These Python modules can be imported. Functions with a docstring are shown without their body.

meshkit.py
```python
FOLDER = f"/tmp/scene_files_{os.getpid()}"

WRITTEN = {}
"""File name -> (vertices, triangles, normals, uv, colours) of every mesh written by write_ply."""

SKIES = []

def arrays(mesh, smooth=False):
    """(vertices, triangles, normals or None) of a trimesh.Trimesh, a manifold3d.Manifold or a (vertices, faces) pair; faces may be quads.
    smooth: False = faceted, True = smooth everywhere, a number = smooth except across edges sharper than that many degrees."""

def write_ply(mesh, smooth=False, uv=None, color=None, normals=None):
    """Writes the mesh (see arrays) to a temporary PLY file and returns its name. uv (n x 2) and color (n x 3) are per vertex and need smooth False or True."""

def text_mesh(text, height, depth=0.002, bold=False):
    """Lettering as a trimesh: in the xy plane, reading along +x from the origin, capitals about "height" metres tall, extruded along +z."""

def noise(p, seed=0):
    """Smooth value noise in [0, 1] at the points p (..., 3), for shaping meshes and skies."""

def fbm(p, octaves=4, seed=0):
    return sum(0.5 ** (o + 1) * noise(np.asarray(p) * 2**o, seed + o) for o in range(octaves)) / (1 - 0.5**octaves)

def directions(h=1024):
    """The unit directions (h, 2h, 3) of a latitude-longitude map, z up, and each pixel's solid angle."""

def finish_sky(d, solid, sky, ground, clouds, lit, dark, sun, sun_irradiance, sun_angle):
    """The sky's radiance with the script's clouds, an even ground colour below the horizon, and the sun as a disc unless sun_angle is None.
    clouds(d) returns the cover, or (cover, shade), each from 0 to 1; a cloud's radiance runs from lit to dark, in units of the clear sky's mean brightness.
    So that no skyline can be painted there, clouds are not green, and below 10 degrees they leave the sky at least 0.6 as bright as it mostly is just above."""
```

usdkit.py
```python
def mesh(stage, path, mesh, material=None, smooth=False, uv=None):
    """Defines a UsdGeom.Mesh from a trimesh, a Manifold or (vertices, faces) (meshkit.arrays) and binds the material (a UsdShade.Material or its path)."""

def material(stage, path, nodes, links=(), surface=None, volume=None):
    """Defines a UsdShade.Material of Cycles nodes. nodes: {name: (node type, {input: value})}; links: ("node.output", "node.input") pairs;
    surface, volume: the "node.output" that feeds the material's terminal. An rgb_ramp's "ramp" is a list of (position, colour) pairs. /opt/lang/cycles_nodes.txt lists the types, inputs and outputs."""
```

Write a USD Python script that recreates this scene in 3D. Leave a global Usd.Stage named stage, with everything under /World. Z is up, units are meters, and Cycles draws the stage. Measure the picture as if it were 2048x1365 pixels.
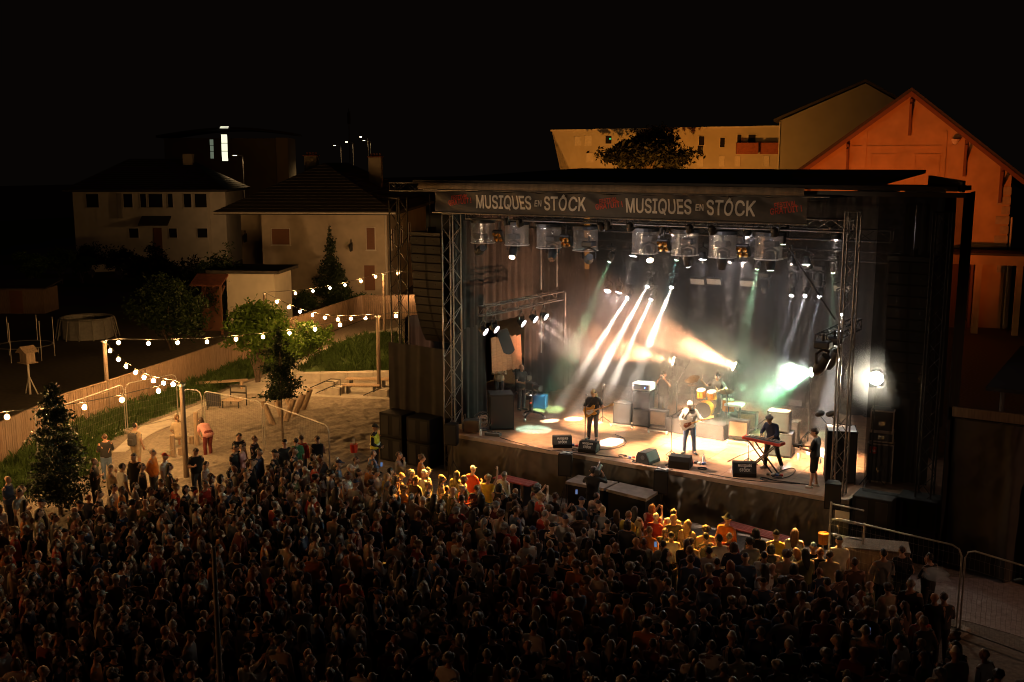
import math, random
import numpy as np, trimesh, manifold3d as m3
import usdkit, meshkit
from pxr import Usd, UsdGeom, UsdLux, UsdShade, Gf, Sdf, Vt

stage = Usd.Stage.CreateInMemory()
UsdGeom.Xform.Define(stage, '/World'); UsdGeom.Scope.Define(stage, '/World/Looks')
PI = math.pi
RN = random.Random(7); NR = np.random.default_rng(7)

# ------------------------------------------------------------------ camera, sky, moon, exposure
CAM_F, CAM_C = 2130.0, np.array([20.59, -28.86, 10.80])     # focal length in photo pixels (photo 2048 wide)
CAM_PITCH, CAM_YAW = math.radians(9.6585), math.radians(32.773)
cam = UsdGeom.Camera.Define(stage, '/World/camera')
cam.AddTranslateOp().Set(Gf.Vec3d(*CAM_C))
cam.AddRotateXYZOp().Set(Gf.Vec3f(90 - math.degrees(CAM_PITCH), 0, math.degrees(CAM_YAW)))
cam.CreateHorizontalApertureAttr(36.0); cam.CreateVerticalApertureAttr(24.0)
cam.CreateFocalLengthAttr(36.0 * CAM_F / 2048.0)
cam.CreateClippingRangeAttr(Gf.Vec2f(0.1, 3000))
cam.CreateExposureAttr(0.0)
SUN_EL, SUN_AZ = math.radians(-12.0), math.radians(-60)
dome = UsdLux.DomeLight.Define(stage, '/World/sky')
dome.GetPrim().SetCustomDataByKey('kind', 'structure')
usdkit.material(stage, '/World/Looks/night_sky', {
    's': ('sky_texture', {'sky_type': 'single_scattering', 'sun_disc': False, 'sun_elevation': SUN_EL, 'sun_rotation': SUN_AZ}),
    'g': ('mix_color', {'blend_type': 'add', 'fac': 1.0, 'b': (0.020, 0.0145, 0.0115)}),
    'b': ('background_shader', {'strength': 0.10})}, [('s.color', 'g.a'), ('g.result', 'b.color')], surface='b.background')
UsdShade.MaterialBindingAPI.Apply(dome.GetPrim()).Bind(UsdShade.Material.Get(stage, '/World/Looks/night_sky'))


def ray(px, py):
    """direction through a photo pixel: used to take real positions off the photograph on known planes"""
    cp, sp, cy, sy = math.cos(CAM_PITCH), math.sin(CAM_PITCH), math.cos(CAM_YAW), math.sin(CAM_YAW)
    f = np.array([-sy * cp, cy * cp, -sp]); r = np.array([cy, sy, 0]); u = np.cross(r, f)
    return r * (px - 1024) / CAM_F - u * (py - 682.5) / CAM_F + f
def onz(px, py, z=0.0):
    d = ray(px, py); return CAM_C + d * ((z - CAM_C[2]) / d[2])
def ony(px, py, y):
    d = ray(px, py); return CAM_C + d * ((y - CAM_C[1]) / d[1])
def onx(px, py, x):
    d = ray(px, py); return CAM_C + d * ((x - CAM_C[0]) / d[0])
def at_dist(px, py, dist):
    return CAM_C + ray(px, py) * dist

# ------------------------------------------------------------------ helpers: names, things, meshes
used = {}
def numbered(parent, name):
    k = (parent, name); n = used.get(k, 0); used[k] = n + 1
    return name if n == 0 else '%s_%03d' % (name, n)
def tag(p, label=None, cat=None, group=None, kind=None):
    p = p.GetPrim() if hasattr(p, 'GetPrim') else p
    for k, v in (('label', label), ('category', cat), ('group', group), ('kind', kind)):
        if v: p.SetCustomDataByKey(k, v)
    return p
def thing(name, label, cat, loc=(0, 0, 0), rotz=0.0, group=None, kind=None):
    x = UsdGeom.Xform.Define(stage, '/World/' + numbered('/World', name))
    x.AddTranslateOp().Set(Gf.Vec3d(*map(float, loc)))
    if rotz: x.AddRotateZOp().Set(math.degrees(rotz))
    return tag(x, label, cat, group, kind)
MATS = {}
def bind(prim, m):
    UsdShade.MaterialBindingAPI.Apply(prim).Bind(MATS[m])
CACHE = {}
def raw_mesh(path, v, f, n=None):
    m = UsdGeom.Mesh.Define(stage, path)
    m.CreatePointsAttr(Vt.Vec3fArray.FromNumpy(np.ascontiguousarray(v, np.float32)))
    m.CreateFaceVertexCountsAttr(Vt.IntArray.FromNumpy(np.full(len(f), 3, np.int32)))
    m.CreateFaceVertexIndicesAttr(Vt.IntArray.FromNumpy(np.ascontiguousarray(f, np.int32).ravel()))
    m.CreateSubdivisionSchemeAttr('none')
    if n is not None:
        m.CreateNormalsAttr(Vt.Vec3fArray.FromNumpy(np.ascontiguousarray(n, np.float32))); m.SetNormalsInterpolation('vertex')
    return m
def obj(name, mb, m, parent=None, label=None, cat=None, group=None, kind=None, smooth=None):
    """one Mesh prim under parent (or /World)"""
    base = str(parent.GetPath()) if parent is not None else '/World'
    if isinstance(mb, MB): mb = mb.mesh()
    v, f, n = meshkit.arrays(mb, smooth if smooth is not None else False)
    p = raw_mesh(base + '/' + numbered(base, name), v, f, n).GetPrim()
    bind(p, m)
    return tag(p, label, cat, group, kind)
def copy_of(src, loc, rotz, label, group=None, name=None):
    """a copy of a thing with its parts, by internal reference"""
    was = src.GetCustomData()
    x = UsdGeom.Xform.Define(stage, '/World/' + numbered('/World', name or src.GetName().rstrip('_0123456789')))
    x.GetPrim().GetReferences().AddInternalReference(src.GetPath())
    x.ClearXformOpOrder()
    x.GetPrim().GetAttribute('xformOp:translate').Set(Gf.Vec3d(*map(float, loc)))
    ops = [x.GetPrim().GetAttribute('xformOp:translate')]
    order = ['xformOp:translate']
    if rotz or x.GetPrim().HasAttribute('xformOp:rotateZ'):
        a = x.GetPrim().CreateAttribute('xformOp:rotateZ', Sdf.ValueTypeNames.Float); a.Set(math.degrees(rotz)); order.append('xformOp:rotateZ')
    x.GetPrim().CreateAttribute('xformOpOrder', Sdf.ValueTypeNames.TokenArray, False, Sdf.VariabilityUniform).Set(order)
    x.GetPrim().SetInstanceable(True)
    return tag(x, label, was.get('category'), group or was.get('group'))

def frame_of(d):
    d = np.asarray(d, float); d = d / (np.linalg.norm(d) + 1e-12)
    a = np.cross(d, [0, 0, 1.0] if abs(d[2]) < .95 else [1.0, 0, 0]); a /= np.linalg.norm(a)
    return a, np.cross(d, a), d
def rotz_m(a):
    c, s = math.cos(a), math.sin(a); return np.array([[c, -s, 0], [s, c, 0], [0, 0, 1.0]])
def rotx_m(a):
    c, s = math.cos(a), math.sin(a); return np.array([[1.0, 0, 0], [0, c, -s], [0, s, c]])
def roty_m(a):
    c, s = math.cos(a), math.sin(a); return np.array([[c, 0, s], [0, 1.0, 0], [-s, 0, c]])
BOXV = np.array([[x, y, z] for x in (-.5, .5) for y in (-.5, .5) for z in (-.5, .5)])
BOXF = np.array([[0, 1, 3], [0, 3, 2], [4, 6, 7], [4, 7, 5], [0, 4, 5], [0, 5, 1], [2, 3, 7], [2, 7, 6], [0, 2, 6], [0, 6, 4], [1, 5, 7], [1, 7, 3]])
ICO = {k: trimesh.creation.icosphere(k, 1.0) for k in (0, 1, 2)}
class MB:
    """collects shapes into one mesh"""
    def __init__(s): s.v, s.f, s.n = [], [], 0
    def add(s, v, f):
        s.v.append(np.asarray(v, float)); s.f.append(np.asarray(f, int) + s.n); s.n += len(v); return s
    def box(s, c, size, R=None, bev=0.0):
        size = np.asarray(size, float)
        if bev > 0:
            o = size / 2; i = o - bev; pts = []
            for sx in (-1, 1):
                for sy in (-1, 1):
                    for sz in (-1, 1):
                        q = np.array([sx, sy, sz])
                        for k in range(3):
                            e = i.copy(); e[k] = o[k]; pts.append(q * e)
            hull = trimesh.convex.convex_hull(np.array(pts)); v, f = np.array(hull.vertices), np.array(hull.faces)
        else: v, f = BOXV * size, BOXF
        if R is not None: v = v @ np.asarray(R).T
        return s.add(v + np.asarray(c, float), f)
    def bb(s, x0, x1, y0, y1, z0, z1, bev=0.0):
        return s.box(((x0 + x1) / 2, (y0 + y1) / 2, (z0 + z1) / 2), (x1 - x0, y1 - y0, z1 - z0), None, bev)
    def cyl(s, p0, p1, r0, r1=None, n=8, cap=True):
        r1 = r0 if r1 is None else r1; p0, p1 = np.asarray(p0, float), np.asarray(p1, float)
        a, b, d = frame_of(p1 - p0); t = np.arange(n) * 2 * PI / n
        ring = np.cos(t)[:, None] * a + np.sin(t)[:, None] * b
        v = np.vstack([p0 + ring * r0, p1 + ring * r1, [p0], [p1]]); i = np.arange(n); j = (i + 1) % n
        f = [np.stack([i, j, n + j], 1), np.stack([i, n + j, n + i], 1)]
        if cap: f += [np.stack([j, i, np.full(n, 2 * n)], 1), np.stack([n + i, n + j, np.full(n, 2 * n + 1)], 1)]
        return s.add(v, np.vstack(f))
    def tube(s, pts, r, n=6):
        p = np.asarray(pts, float); r = np.broadcast_to(r, len(p)); t = np.gradient(p, axis=0)
        t /= np.linalg.norm(t, axis=1, keepdims=True) + 1e-12
        a = np.cross(t, np.where(np.abs(t[:, 2:]) < .9, [0, 0, 1.0], [1.0, 0, 0])); a /= np.linalg.norm(a, axis=1, keepdims=True) + 1e-12
        b = np.cross(t, a); g = np.arange(n) * 2 * PI / n
        v = p[:, None] + r[:, None, None] * (np.cos(g)[None, :, None] * a[:, None] + np.sin(g)[None, :, None] * b[:, None])
        i, j = np.meshgrid(np.arange(len(p) - 1), np.arange(n), indexing='ij'); k = (j + 1) % n
        q = np.stack([i * n + j, i * n + k, (i + 1) * n + k, (i + 1) * n + j], -1).reshape(-1, 4)
        f = np.vstack([q[:, [0, 1, 2]], q[:, [0, 2, 3]]]); m = len(p) * n
        cap0 = [[0, x + 1, x] for x in range(1, n - 1)]; cap1 = [[m - n, m - n + x, m - n + x + 1] for x in range(1, n - 1)]
        return s.add(v.reshape(-1, 3), np.vstack([f, cap0, cap1]))
    def sph(s, c, r, k=1, R=None):
        v = ICO[k].vertices * np.asarray(r, float)
        if R is not None: v = v @ R.T
        return s.add(v + np.asarray(c, float), ICO[k].faces)
    def poly(s, pts2, z0, z1):
        """a prism over a plan polygon"""
        from shapely.geometry import Polygon
        m = trimesh.creation.extrude_polygon(Polygon(pts2), z1 - z0, engine='earcut'); return s.add(m.vertices + [0, 0, z0], m.faces)
    def prism(s, pts3, vec):
        """a planar polygon (convex order) swept along vec"""
        p = np.asarray(pts3, float); n = len(p); v = np.vstack([p, p + np.asarray(vec, float)])
        f = [[0, i + 1, i] for i in range(1, n - 1)] + [[n, n + i, n + i + 1] for i in range(1, n - 1)]
        for i in range(n):
            j = (i + 1) % n; f += [[i, j, n + j], [i, n + j, n + i]]
        m = trimesh.Trimesh(v, f, process=False); trimesh.repair.fix_normals(m); return s.add(m.vertices, m.faces)
    def quad(s, a, b, c, d): return s.add([a, b, c, d], [[0, 1, 2], [0, 2, 3]])
    def grid(s, P):
        P = np.asarray(P, float); nu, nv = P.shape[:2]
        i, j = np.meshgrid(np.arange(nu - 1), np.arange(nv - 1), indexing='ij'); a = (i * nv + j).ravel()
        return s.add(P.reshape(-1, 3), np.vstack([np.stack([a, a + nv, a + nv + 1], 1), np.stack([a, a + nv + 1, a + 1], 1)]))
    def put(s, mesh, R=None, t=(0, 0, 0)):
        v, f = (mesh.mesh() if isinstance(mesh, MB) else (mesh.vertices, mesh.faces))
        v = np.asarray(v, float)
        if R is not None: v = v @ np.asarray(R).T
        return s.add(v + np.asarray(t, float), f)
    def mesh(s): return np.vstack(s.v), np.vstack(s.f)

def lathe(prof, n=16):
    p = np.asarray(prof, float); t = np.arange(n) * 2 * PI / n
    v = np.stack([p[:, None, 0] * np.cos(t), p[:, None, 0] * np.sin(t), np.broadcast_to(p[:, None, 1], (len(p), n))], -1)
    i, j = np.meshgrid(np.arange(len(p) - 1), np.arange(n), indexing='ij'); k = (j + 1) % n
    q = np.stack([i * n + j, i * n + k, (i + 1) * n + k, (i + 1) * n + j], -1).reshape(-1, 4)
    return MB().add(v.reshape(-1, 3), np.vstack([q[:, [0, 1, 2]], q[:, [0, 2, 3]]]))

# ------------------------------------------------------------------ materials
def mat(name, col, rough=.7, var=.25, scale=5.0, bump=0.0, metal=0.0, spec=.5, col2=None, detail=4, stretch=None, rnd=0.0, **kw):
    """principled colour with a noise mottle; stretch scales the object coordinates (grain)"""
    c = np.array(col, float); d = np.array(col2, float) if col2 is not None else c * (1 - var)
    n = {'t': ('texture_coordinate', {}), 'm': ('mapping', {'scale': stretch or (1, 1, 1)}), 'n': ('noise_texture', {'scale': scale, 'detail': detail, 'roughness': .6}),
         'r': ('rgb_ramp', {'ramp': [(.3, tuple(d)), (.7, tuple(np.minimum(c * (1 + var * .6), 1)))]}),
         'p': ('principled_bsdf', {'roughness': rough, 'metallic': metal, 'specular_ior_level': spec, **kw})}
    l = [('t.object', 'm.vector'), ('m.vector', 'n.vector'), ('n.fac', 'r.fac'), ('r.color', 'p.base_color')]
    if bump:
        n['b'] = ('bump', {'strength': bump, 'distance': .02}); l += [('n.fac', 'b.height'), ('b.normal', 'p.normal')]
    MATS[name] = usdkit.material(stage, '/World/Looks/' + name, n, l, surface='p.BSDF'); return name
def emit(name, col, strength):
    MATS[name] = usdkit.material(stage, '/World/Looks/' + name, {'e': ('emission', {'color': col, 'strength': strength})}, surface='e.emission'); return name
def leafmat(name, col, trans=.35):
    c = np.array(col)
    MATS[name] = usdkit.material(stage, '/World/Looks/' + name, {
        'g': ('geometry', {}), 'r': ('rgb_ramp', {'ramp': [(0, tuple(c * .55)), (.5, tuple(c)), (1, tuple(np.minimum(c * 1.5, 1)))]}),
        'p': ('principled_bsdf', {'roughness': .55}), 't': ('translucent_bsdf', {}), 'x': ('mix_closure', {'fac': trans})},
        [('g.random_per_island', 'r.fac'), ('r.color', 'p.base_color'), ('r.color', 't.color'), ('p.BSDF', 'x.closure1'), ('t.BSDF', 'x.closure2')], surface='x.closure'); return name

# ------------------------------------------------------------------ lamps (most in view; some unseen, placed for what they light)
LIGHTS = 0
def spot(pos, target, col, power, half, soft=.15, r=.04):
    """the light of one lantern: a cone of half-angle half degrees"""
    global LIGHTS
    l = UsdLux.SphereLight.Define(stage, '/World/Lamps/beam_%03d' % LIGHTS); LIGHTS += 1
    p, t = np.asarray(pos, float), np.asarray(target, float); a, b, d = frame_of(t - p)
    m = Gf.Matrix4d(1.0); z = -d
    for i, row in enumerate((a, np.cross(z, a), z)): m.SetRow3(i, Gf.Vec3d(*map(float, row)))
    m.SetTranslateOnly(Gf.Vec3d(*map(float, p))); l.AddTransformOp().Set(m)
    l.CreateRadiusAttr(r); l.CreateColorAttr(Gf.Vec3f(*col)); l.CreateIntensityAttr(power); l.CreateNormalizeAttr(True)
    s = UsdLux.ShapingAPI.Apply(l.GetPrim()); s.CreateShapingConeAngleAttr(half); s.CreateShapingConeSoftnessAttr(soft)
    return l
UsdGeom.Scope.Define(stage, '/World/Lamps')
# ------------------------------------------------------------------ materials of the setting
mat('gravel', (.20, .17, .14), .95, .45, 9, .6, detail=8)
mat('sand', (.235, .205, .17), .97, .34, 7, 1.0, detail=10)
mat('concrete', (.42, .39, .35), .85, .22, 3, .25, detail=7)
mat('turf', (.06, .10, .03), .95, .5, 4, .5)
mat('soil', (.06, .05, .035), .95, .4, 5, .4)
mat('fence_wood', (.24, .165, .115), .8, .4, 3, .3, stretch=(12, 12, .8))
mat('pole_wood', (.17, .13, .10), .75, .35, 3, .3, stretch=(9, 9, .6))
mat('log_wood', (.36, .27, .19), .85, .35, 3, .4, stretch=(7, 7, 1))
mat('stucco', (.50, .42, .32), .93, .22, .7, .15, detail=8)
mat('stucco_white', (.62, .58, .50), .93, .12, 1.0, .15, detail=8)
mat('stucco_pale', (.50, .46, .38), .93, .10, .8, .1)
mat('stucco_ochre', (.52, .36, .22), .93, .22, .7, .12, detail=8)
mat('stucco_grey', (.30, .28, .25), .9, .12, .5, .1)
mat('trim_white', (.62, .58, .52), .7, .1)
mat('roof_tile', (.06, .052, .048), .85, .35, 8, .4)
mat('roof_dark', (.05, .045, .042), .8, .3, 3, .3)
mat('shutter', (.20, .09, .05), .7, .2, 4, .1, stretch=(1, 1, 12))
mat('dark_glass', (.02, .02, .025), .12, .1)
mat('iron', (.03, .03, .03), .5, .2)
mat('steel', (.38, .37, .36), .38, .15, 20, metal=.85)
mat('galv', (.45, .44, .42), .5, .2, 12, metal=.7)
mat('bark', (.12, .09, .07), .95, .4, 4, .6, stretch=(6, 6, 1))
mat('brick_red', (.28, .10, .06), .9, .3, 5, .3)
mat('plastic_blue', (.05, .10, .16), .5, .2); mat('pool_side', (.30, .30, .29), .6, .2)
mat('pool_water', (.02, .05, .06), .05, .2)
mat('board_dark', (.05, .055, .07), .6, .2)
leafmat('leaf_fir', (.024, .044, .017), .15); leafmat('leaf_young', (.03, .058, .018)); leafmat('leaf_maple', (.15, .28, .03), .45)
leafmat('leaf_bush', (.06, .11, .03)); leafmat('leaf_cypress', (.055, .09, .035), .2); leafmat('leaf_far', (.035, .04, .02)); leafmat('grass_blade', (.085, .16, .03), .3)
emit('lit_window', (1.0, 1.0, .72), 1.1); emit('lamp_white', (1, .85, .6), 25); emit('green_screen', (.1, 1, .3), .5)
emit('bulb_glow', (1.0, .49, .15), 600.0)

# ------------------------------------------------------------------ ground
def sheet(name, pts, z, m, zb=None, kind='structure'):
    b = MB(); b.poly([(p[0], p[1]) for p in pts], zb if zb is not None else z - .02, z); return obj(name, b, m, kind=kind)
G = lambda *pp: [onz(x, y, 0)[:2] for x, y in pp]
b = MB(); b.bb(-400, 400, -200, 600, -.5, 0); obj('ground', b, 'gravel', kind='structure')
# garden ground beyond the plank fence
FT = [(-60, 866), (0, 846), (131, 788), (206, 766), (281, 741), (420, 695), (453, 681), (574, 640), (724, 592), (832, 591)]
FH = 1.7
FW = [onz(x, y, FH)[:2] for x, y in FT]                      # the fence line in plan
lawn = [tuple(p) for p in FW] + [(-10, 160), (-160, 160), (-160, -40)]
sheet('garden_lawn', lawn, .004, 'soil')
# playground sand with small humps and footprints
sp = G((300, 880), (430, 800), (500, 788), (800, 801), (800, 905), (640, 950), (420, 960), (250, 960))
from shapely.geometry import Polygon, Point
SP = Polygon(sp); x0, y0, x1, y1 = SP.bounds
def sand_grid():
    nx, ny = 190, 190; X, Y = np.meshgrid(np.linspace(x0, x1, nx), np.linspace(y0, y1, ny), indexing='ij')
    import shapely
    pts = shapely.points(X.ravel(), Y.ravel()); inside = shapely.contains(SP, pts); dist = shapely.distance(SP.exterior, pts)
    Z = (.75 * meshkit.fbm(np.stack([X, Y, X * 0], -1) * 3.4, 4, 3) + .5 * meshkit.fbm(np.stack([X, Y, X * 0], -1) * .5, 2, 9)) * .24
    Z = (Z.ravel() * np.clip(dist / .8, 0, 1) * inside + np.where(inside, .012, -.05)).reshape(nx, ny)
    bb = MB(); bb.grid(np.stack([X, Y, Z], -1)); return bb
obj('playground_sand', sand_grid(), 'sand', kind='structure', smooth=True)
# pale concrete path and terrace
path = G((225, 905), (281, 855), (410, 805), (460, 777), (524, 757), (590, 729), (649, 697), (721, 667), (800, 655), (800, 675), (735, 690), (668, 706), (610, 741), (587, 769), (793, 764), (810, 801), (502, 788), (460, 798), (302, 869), (250, 905))
sheet('concrete_path', path, .016, 'concrete', -.05)
pave = [tuple(onz(x, y, 0)[:2]) for x, y in ((1790, 1150), (2100, 1165), (2100, 1292), (1940, 1245), (1830, 1225))]
mat('paving', (.36, .30, .28), .85, .35, 7, .3, detail=8)
sheet('pavement', pave, .012, 'paving', -.05)
# grass banks: a smooth mound each, with blades on it
mounds = [('grass_bank', [(612, 741), (668, 706), (735, 690), (800, 677), (800, 757), (590, 743)], 1.05),
          ('grass_strip', [(0, 880), (150, 838), (300, 790), (440, 742), (520, 715), (560, 690), (600, 672), (660, 660), (640, 695), (590, 722), (520, 752), (455, 774), (405, 800), (276, 850), (215, 885), (180, 950), (0, 1010)], .30)]
blade_pts = []
for nm, pp, h in mounds:
    P = Polygon(G(*pp)).buffer(0); bx = P.bounds; n = 48
    X, Y = np.meshgrid(np.linspace(bx[0], bx[2], n), np.linspace(bx[1], bx[3], n), indexing='ij')
    import shapely
    q = shapely.points(X.ravel(), Y.ravel()); ins = shapely.contains(P, q); dd = shapely.distance(P.exterior, q)
    Z = np.where(ins, .02 + h * (1 - np.exp(-dd / 1.6)) + .10 * meshkit.fbm(np.stack([X.ravel(), Y.ravel(), 0 * X.ravel()], -1) * .9, 3, 5) * np.minimum(dd, 1), -.06).reshape(n, n)
    bb = MB(); bb.grid(np.stack([X, Y, Z], -1)); obj(nm, bb, 'turf', kind='structure', smooth=True)
    cnt = int(P.area * 38); k = 0
    while k < cnt:
        x, y = NR.uniform(bx[0], bx[2]), NR.uniform(bx[1], bx[3])
        if not P.contains(Point(x, y)): continue
        d = P.exterior.distance(Point(x, y)); z = .02 + h * (1 - math.exp(-d / 1.6))
        blade_pts.append((x, y, z)); k += 1
def tuft(h, n, seed):
    r = random.Random(seed); bb = MB()
    for _ in range(n):
        a = r.uniform(0, 2 * PI); x, y = r.gauss(0, .11), r.gauss(0, .11); l = h * r.uniform(.5, 1.1); o = r.uniform(.05, .22); w = .008
        d = np.array([math.cos(a), math.sin(a), 0]); s = np.array([-d[1], d[0], 0]) * w; p = np.array([x, y, 0])
        bb.add([p - s, p + s, p + d * o * .4 + [0, 0, l * .7] + s * .6, p + d * o + [0, 0, l]], [[0, 1, 2], [0, 2, 3]])
    return bb
def instancer(name, protos, mats, pts, rot, scl, idx, kind='stuff', label=None, cat=None):
    pi = UsdGeom.PointInstancer.Define(stage, '/World/' + numbered('/World', name)); tag(pi, label, cat, None, kind)
    for i, (pm, mm) in enumerate(zip(protos, mats)):
        if isinstance(pm, list):
            UsdGeom.Xform.Define(stage, '%s/kind_%d' % (pi.GetPath(), i))
            for j, (v, f, nn, mj) in enumerate(pm): bind(raw_mesh('%s/kind_%d/piece_%d' % (pi.GetPath(), i, j), v, f, nn).GetPrim(), mj)
        else:
            v, f = pm.mesh(); bind(raw_mesh('%s/kind_%d' % (pi.GetPath(), i), v, f).GetPrim(), mm)
        pi.GetPrototypesRel().AddTarget('%s/kind_%d' % (pi.GetPath(), i))
    pi.CreatePositionsAttr(Vt.Vec3fArray.FromNumpy(np.asarray(pts, np.float32)))
    pi.CreateOrientationsAttr([Gf.Quath(math.cos(a / 2), 0, 0, math.sin(a / 2)) for a in rot])
    pi.CreateScalesAttr(Vt.Vec3fArray.FromNumpy(np.repeat(np.asarray(scl, np.float32)[:, None], 3, 1)))
    pi.CreateProtoIndicesAttr(Vt.IntArray.FromNumpy(np.asarray(idx, np.int32)))
    return pi
instancer('grass', [tuft(.34, 16, 1), tuft(.26, 20, 2), tuft(.5, 12, 3)], ['grass_blade'] * 3, blade_pts, NR.uniform(0, 6.28, len(blade_pts)), NR.uniform(.6, 1.25, len(blade_pts)), NR.integers(0, 3, len(blade_pts)), label='dense dark green grass on the banks beside the path', cat='grass')

# ------------------------------------------------------------------ plank fence
t = thing('plank_fence', 'long weathered wooden plank fence running behind the string lights and playground', 'fence')
acc = 0; cnt = 0; rest = MB()
plank_path = []
L = [np.array(p) for p in FW]; total = sum(np.linalg.norm(L[i + 1] - L[i]) for i in range(len(L) - 1))
step = .135; s = 0
for i in range(len(L) - 1):
    a, c = L[i], L[i + 1]; ln = np.linalg.norm(c - a); d = (c - a) / ln; ang = math.atan2(d[1], d[0]); u = 0.0
    rails = MB()
    for z in (.35, 1.35): rails.box(((a[0] + c[0]) / 2 - d[1] * .04, (a[1] + c[1]) / 2 + d[0] * .04, z), (ln, .04, .09), rotz_m(ang))
    rails.box(((a[0] + c[0]) / 2, (a[1] + c[1]) / 2, FH + .02), (ln, .10, .03), rotz_m(ang))
    obj('rail', rails, 'fence_wood', t)
    while u < ln:
        if int(u / 2.2) != int((u - step) / 2.2):
            bb = MB(); p = a + d * u; bb.box((p[0] - d[1] * .09, p[1] + d[0] * .09, .85), (.09, .09, 1.7), rotz_m(ang)); obj('post', bb, 'fence_wood', t)
        p = a + d * (u + step / 2); h = FH - RN.uniform(0, .05); o = RN.uniform(-.008, .008)
        bb = MB(); bb.box((p[0] + d[1] * o, p[1] - d[0] * o, h / 2 + .04), (step - RN.uniform(.008, .022), .022, h - .04), rotz_m(ang + RN.uniform(-.02, .02)))
        if cnt < 290: obj('plank', bb, 'fence_wood', t)
        else: rest.put(bb)
        cnt += 1; u += step
obj('far_planks', rest, 'fence_wood', t, kind='stuff')

# ------------------------------------------------------------------ houses
def frame(px, dist, z=0, turn=0.0):
    """origin below a photo pixel at that viewing depth, x axis across the view (turned by turn)"""
    p = at_dist(px, 320, dist); return np.array([p[0], p[1], z]), CAM_YAW + turn
def window(par, x, z, w, h, y, fm='trim_white', pm='shutter', name='window', sill=True, deep=.05, R=None, pane_label=None):
    """a framed opening on a wall plane y (facing -y); frame > pane, sill"""
    f = MB()
    for q in ((x - w / 2 - .05, x - w / 2, z - .05, z + h + .05), (x + w / 2, x + w / 2 + .05, z - .05, z + h + .05), (x - w / 2, x + w / 2, z + h, z + h + .05), (x - w / 2, x + w / 2, z - .05, z)):
        f.bb(q[0], q[1], y - deep - .02, y + .01, q[2], q[3])
    if R is not None: f.v = [v @ R.T for v in f.v]
    o = obj(name, f, fm, par)
    p = MB(); p.bb(x - w / 2, x + w / 2, y - deep + .02, y + .01, z, z + h)
    if R is not None: p.v = [v @ R.T for v in p.v]
    obj('pane' if pm != 'shutter' else 'shutter', p, pm, o, pane_label)
    if sill:
        p = MB(); p.bb(x - w / 2 - .1, x + w / 2 + .1, y - .12, y + .01, z - .11, z - .053)
        if R is not None: p.v = [v @ R.T for v in p.v]
        obj('sill', p, fm, o)
    return o
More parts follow.
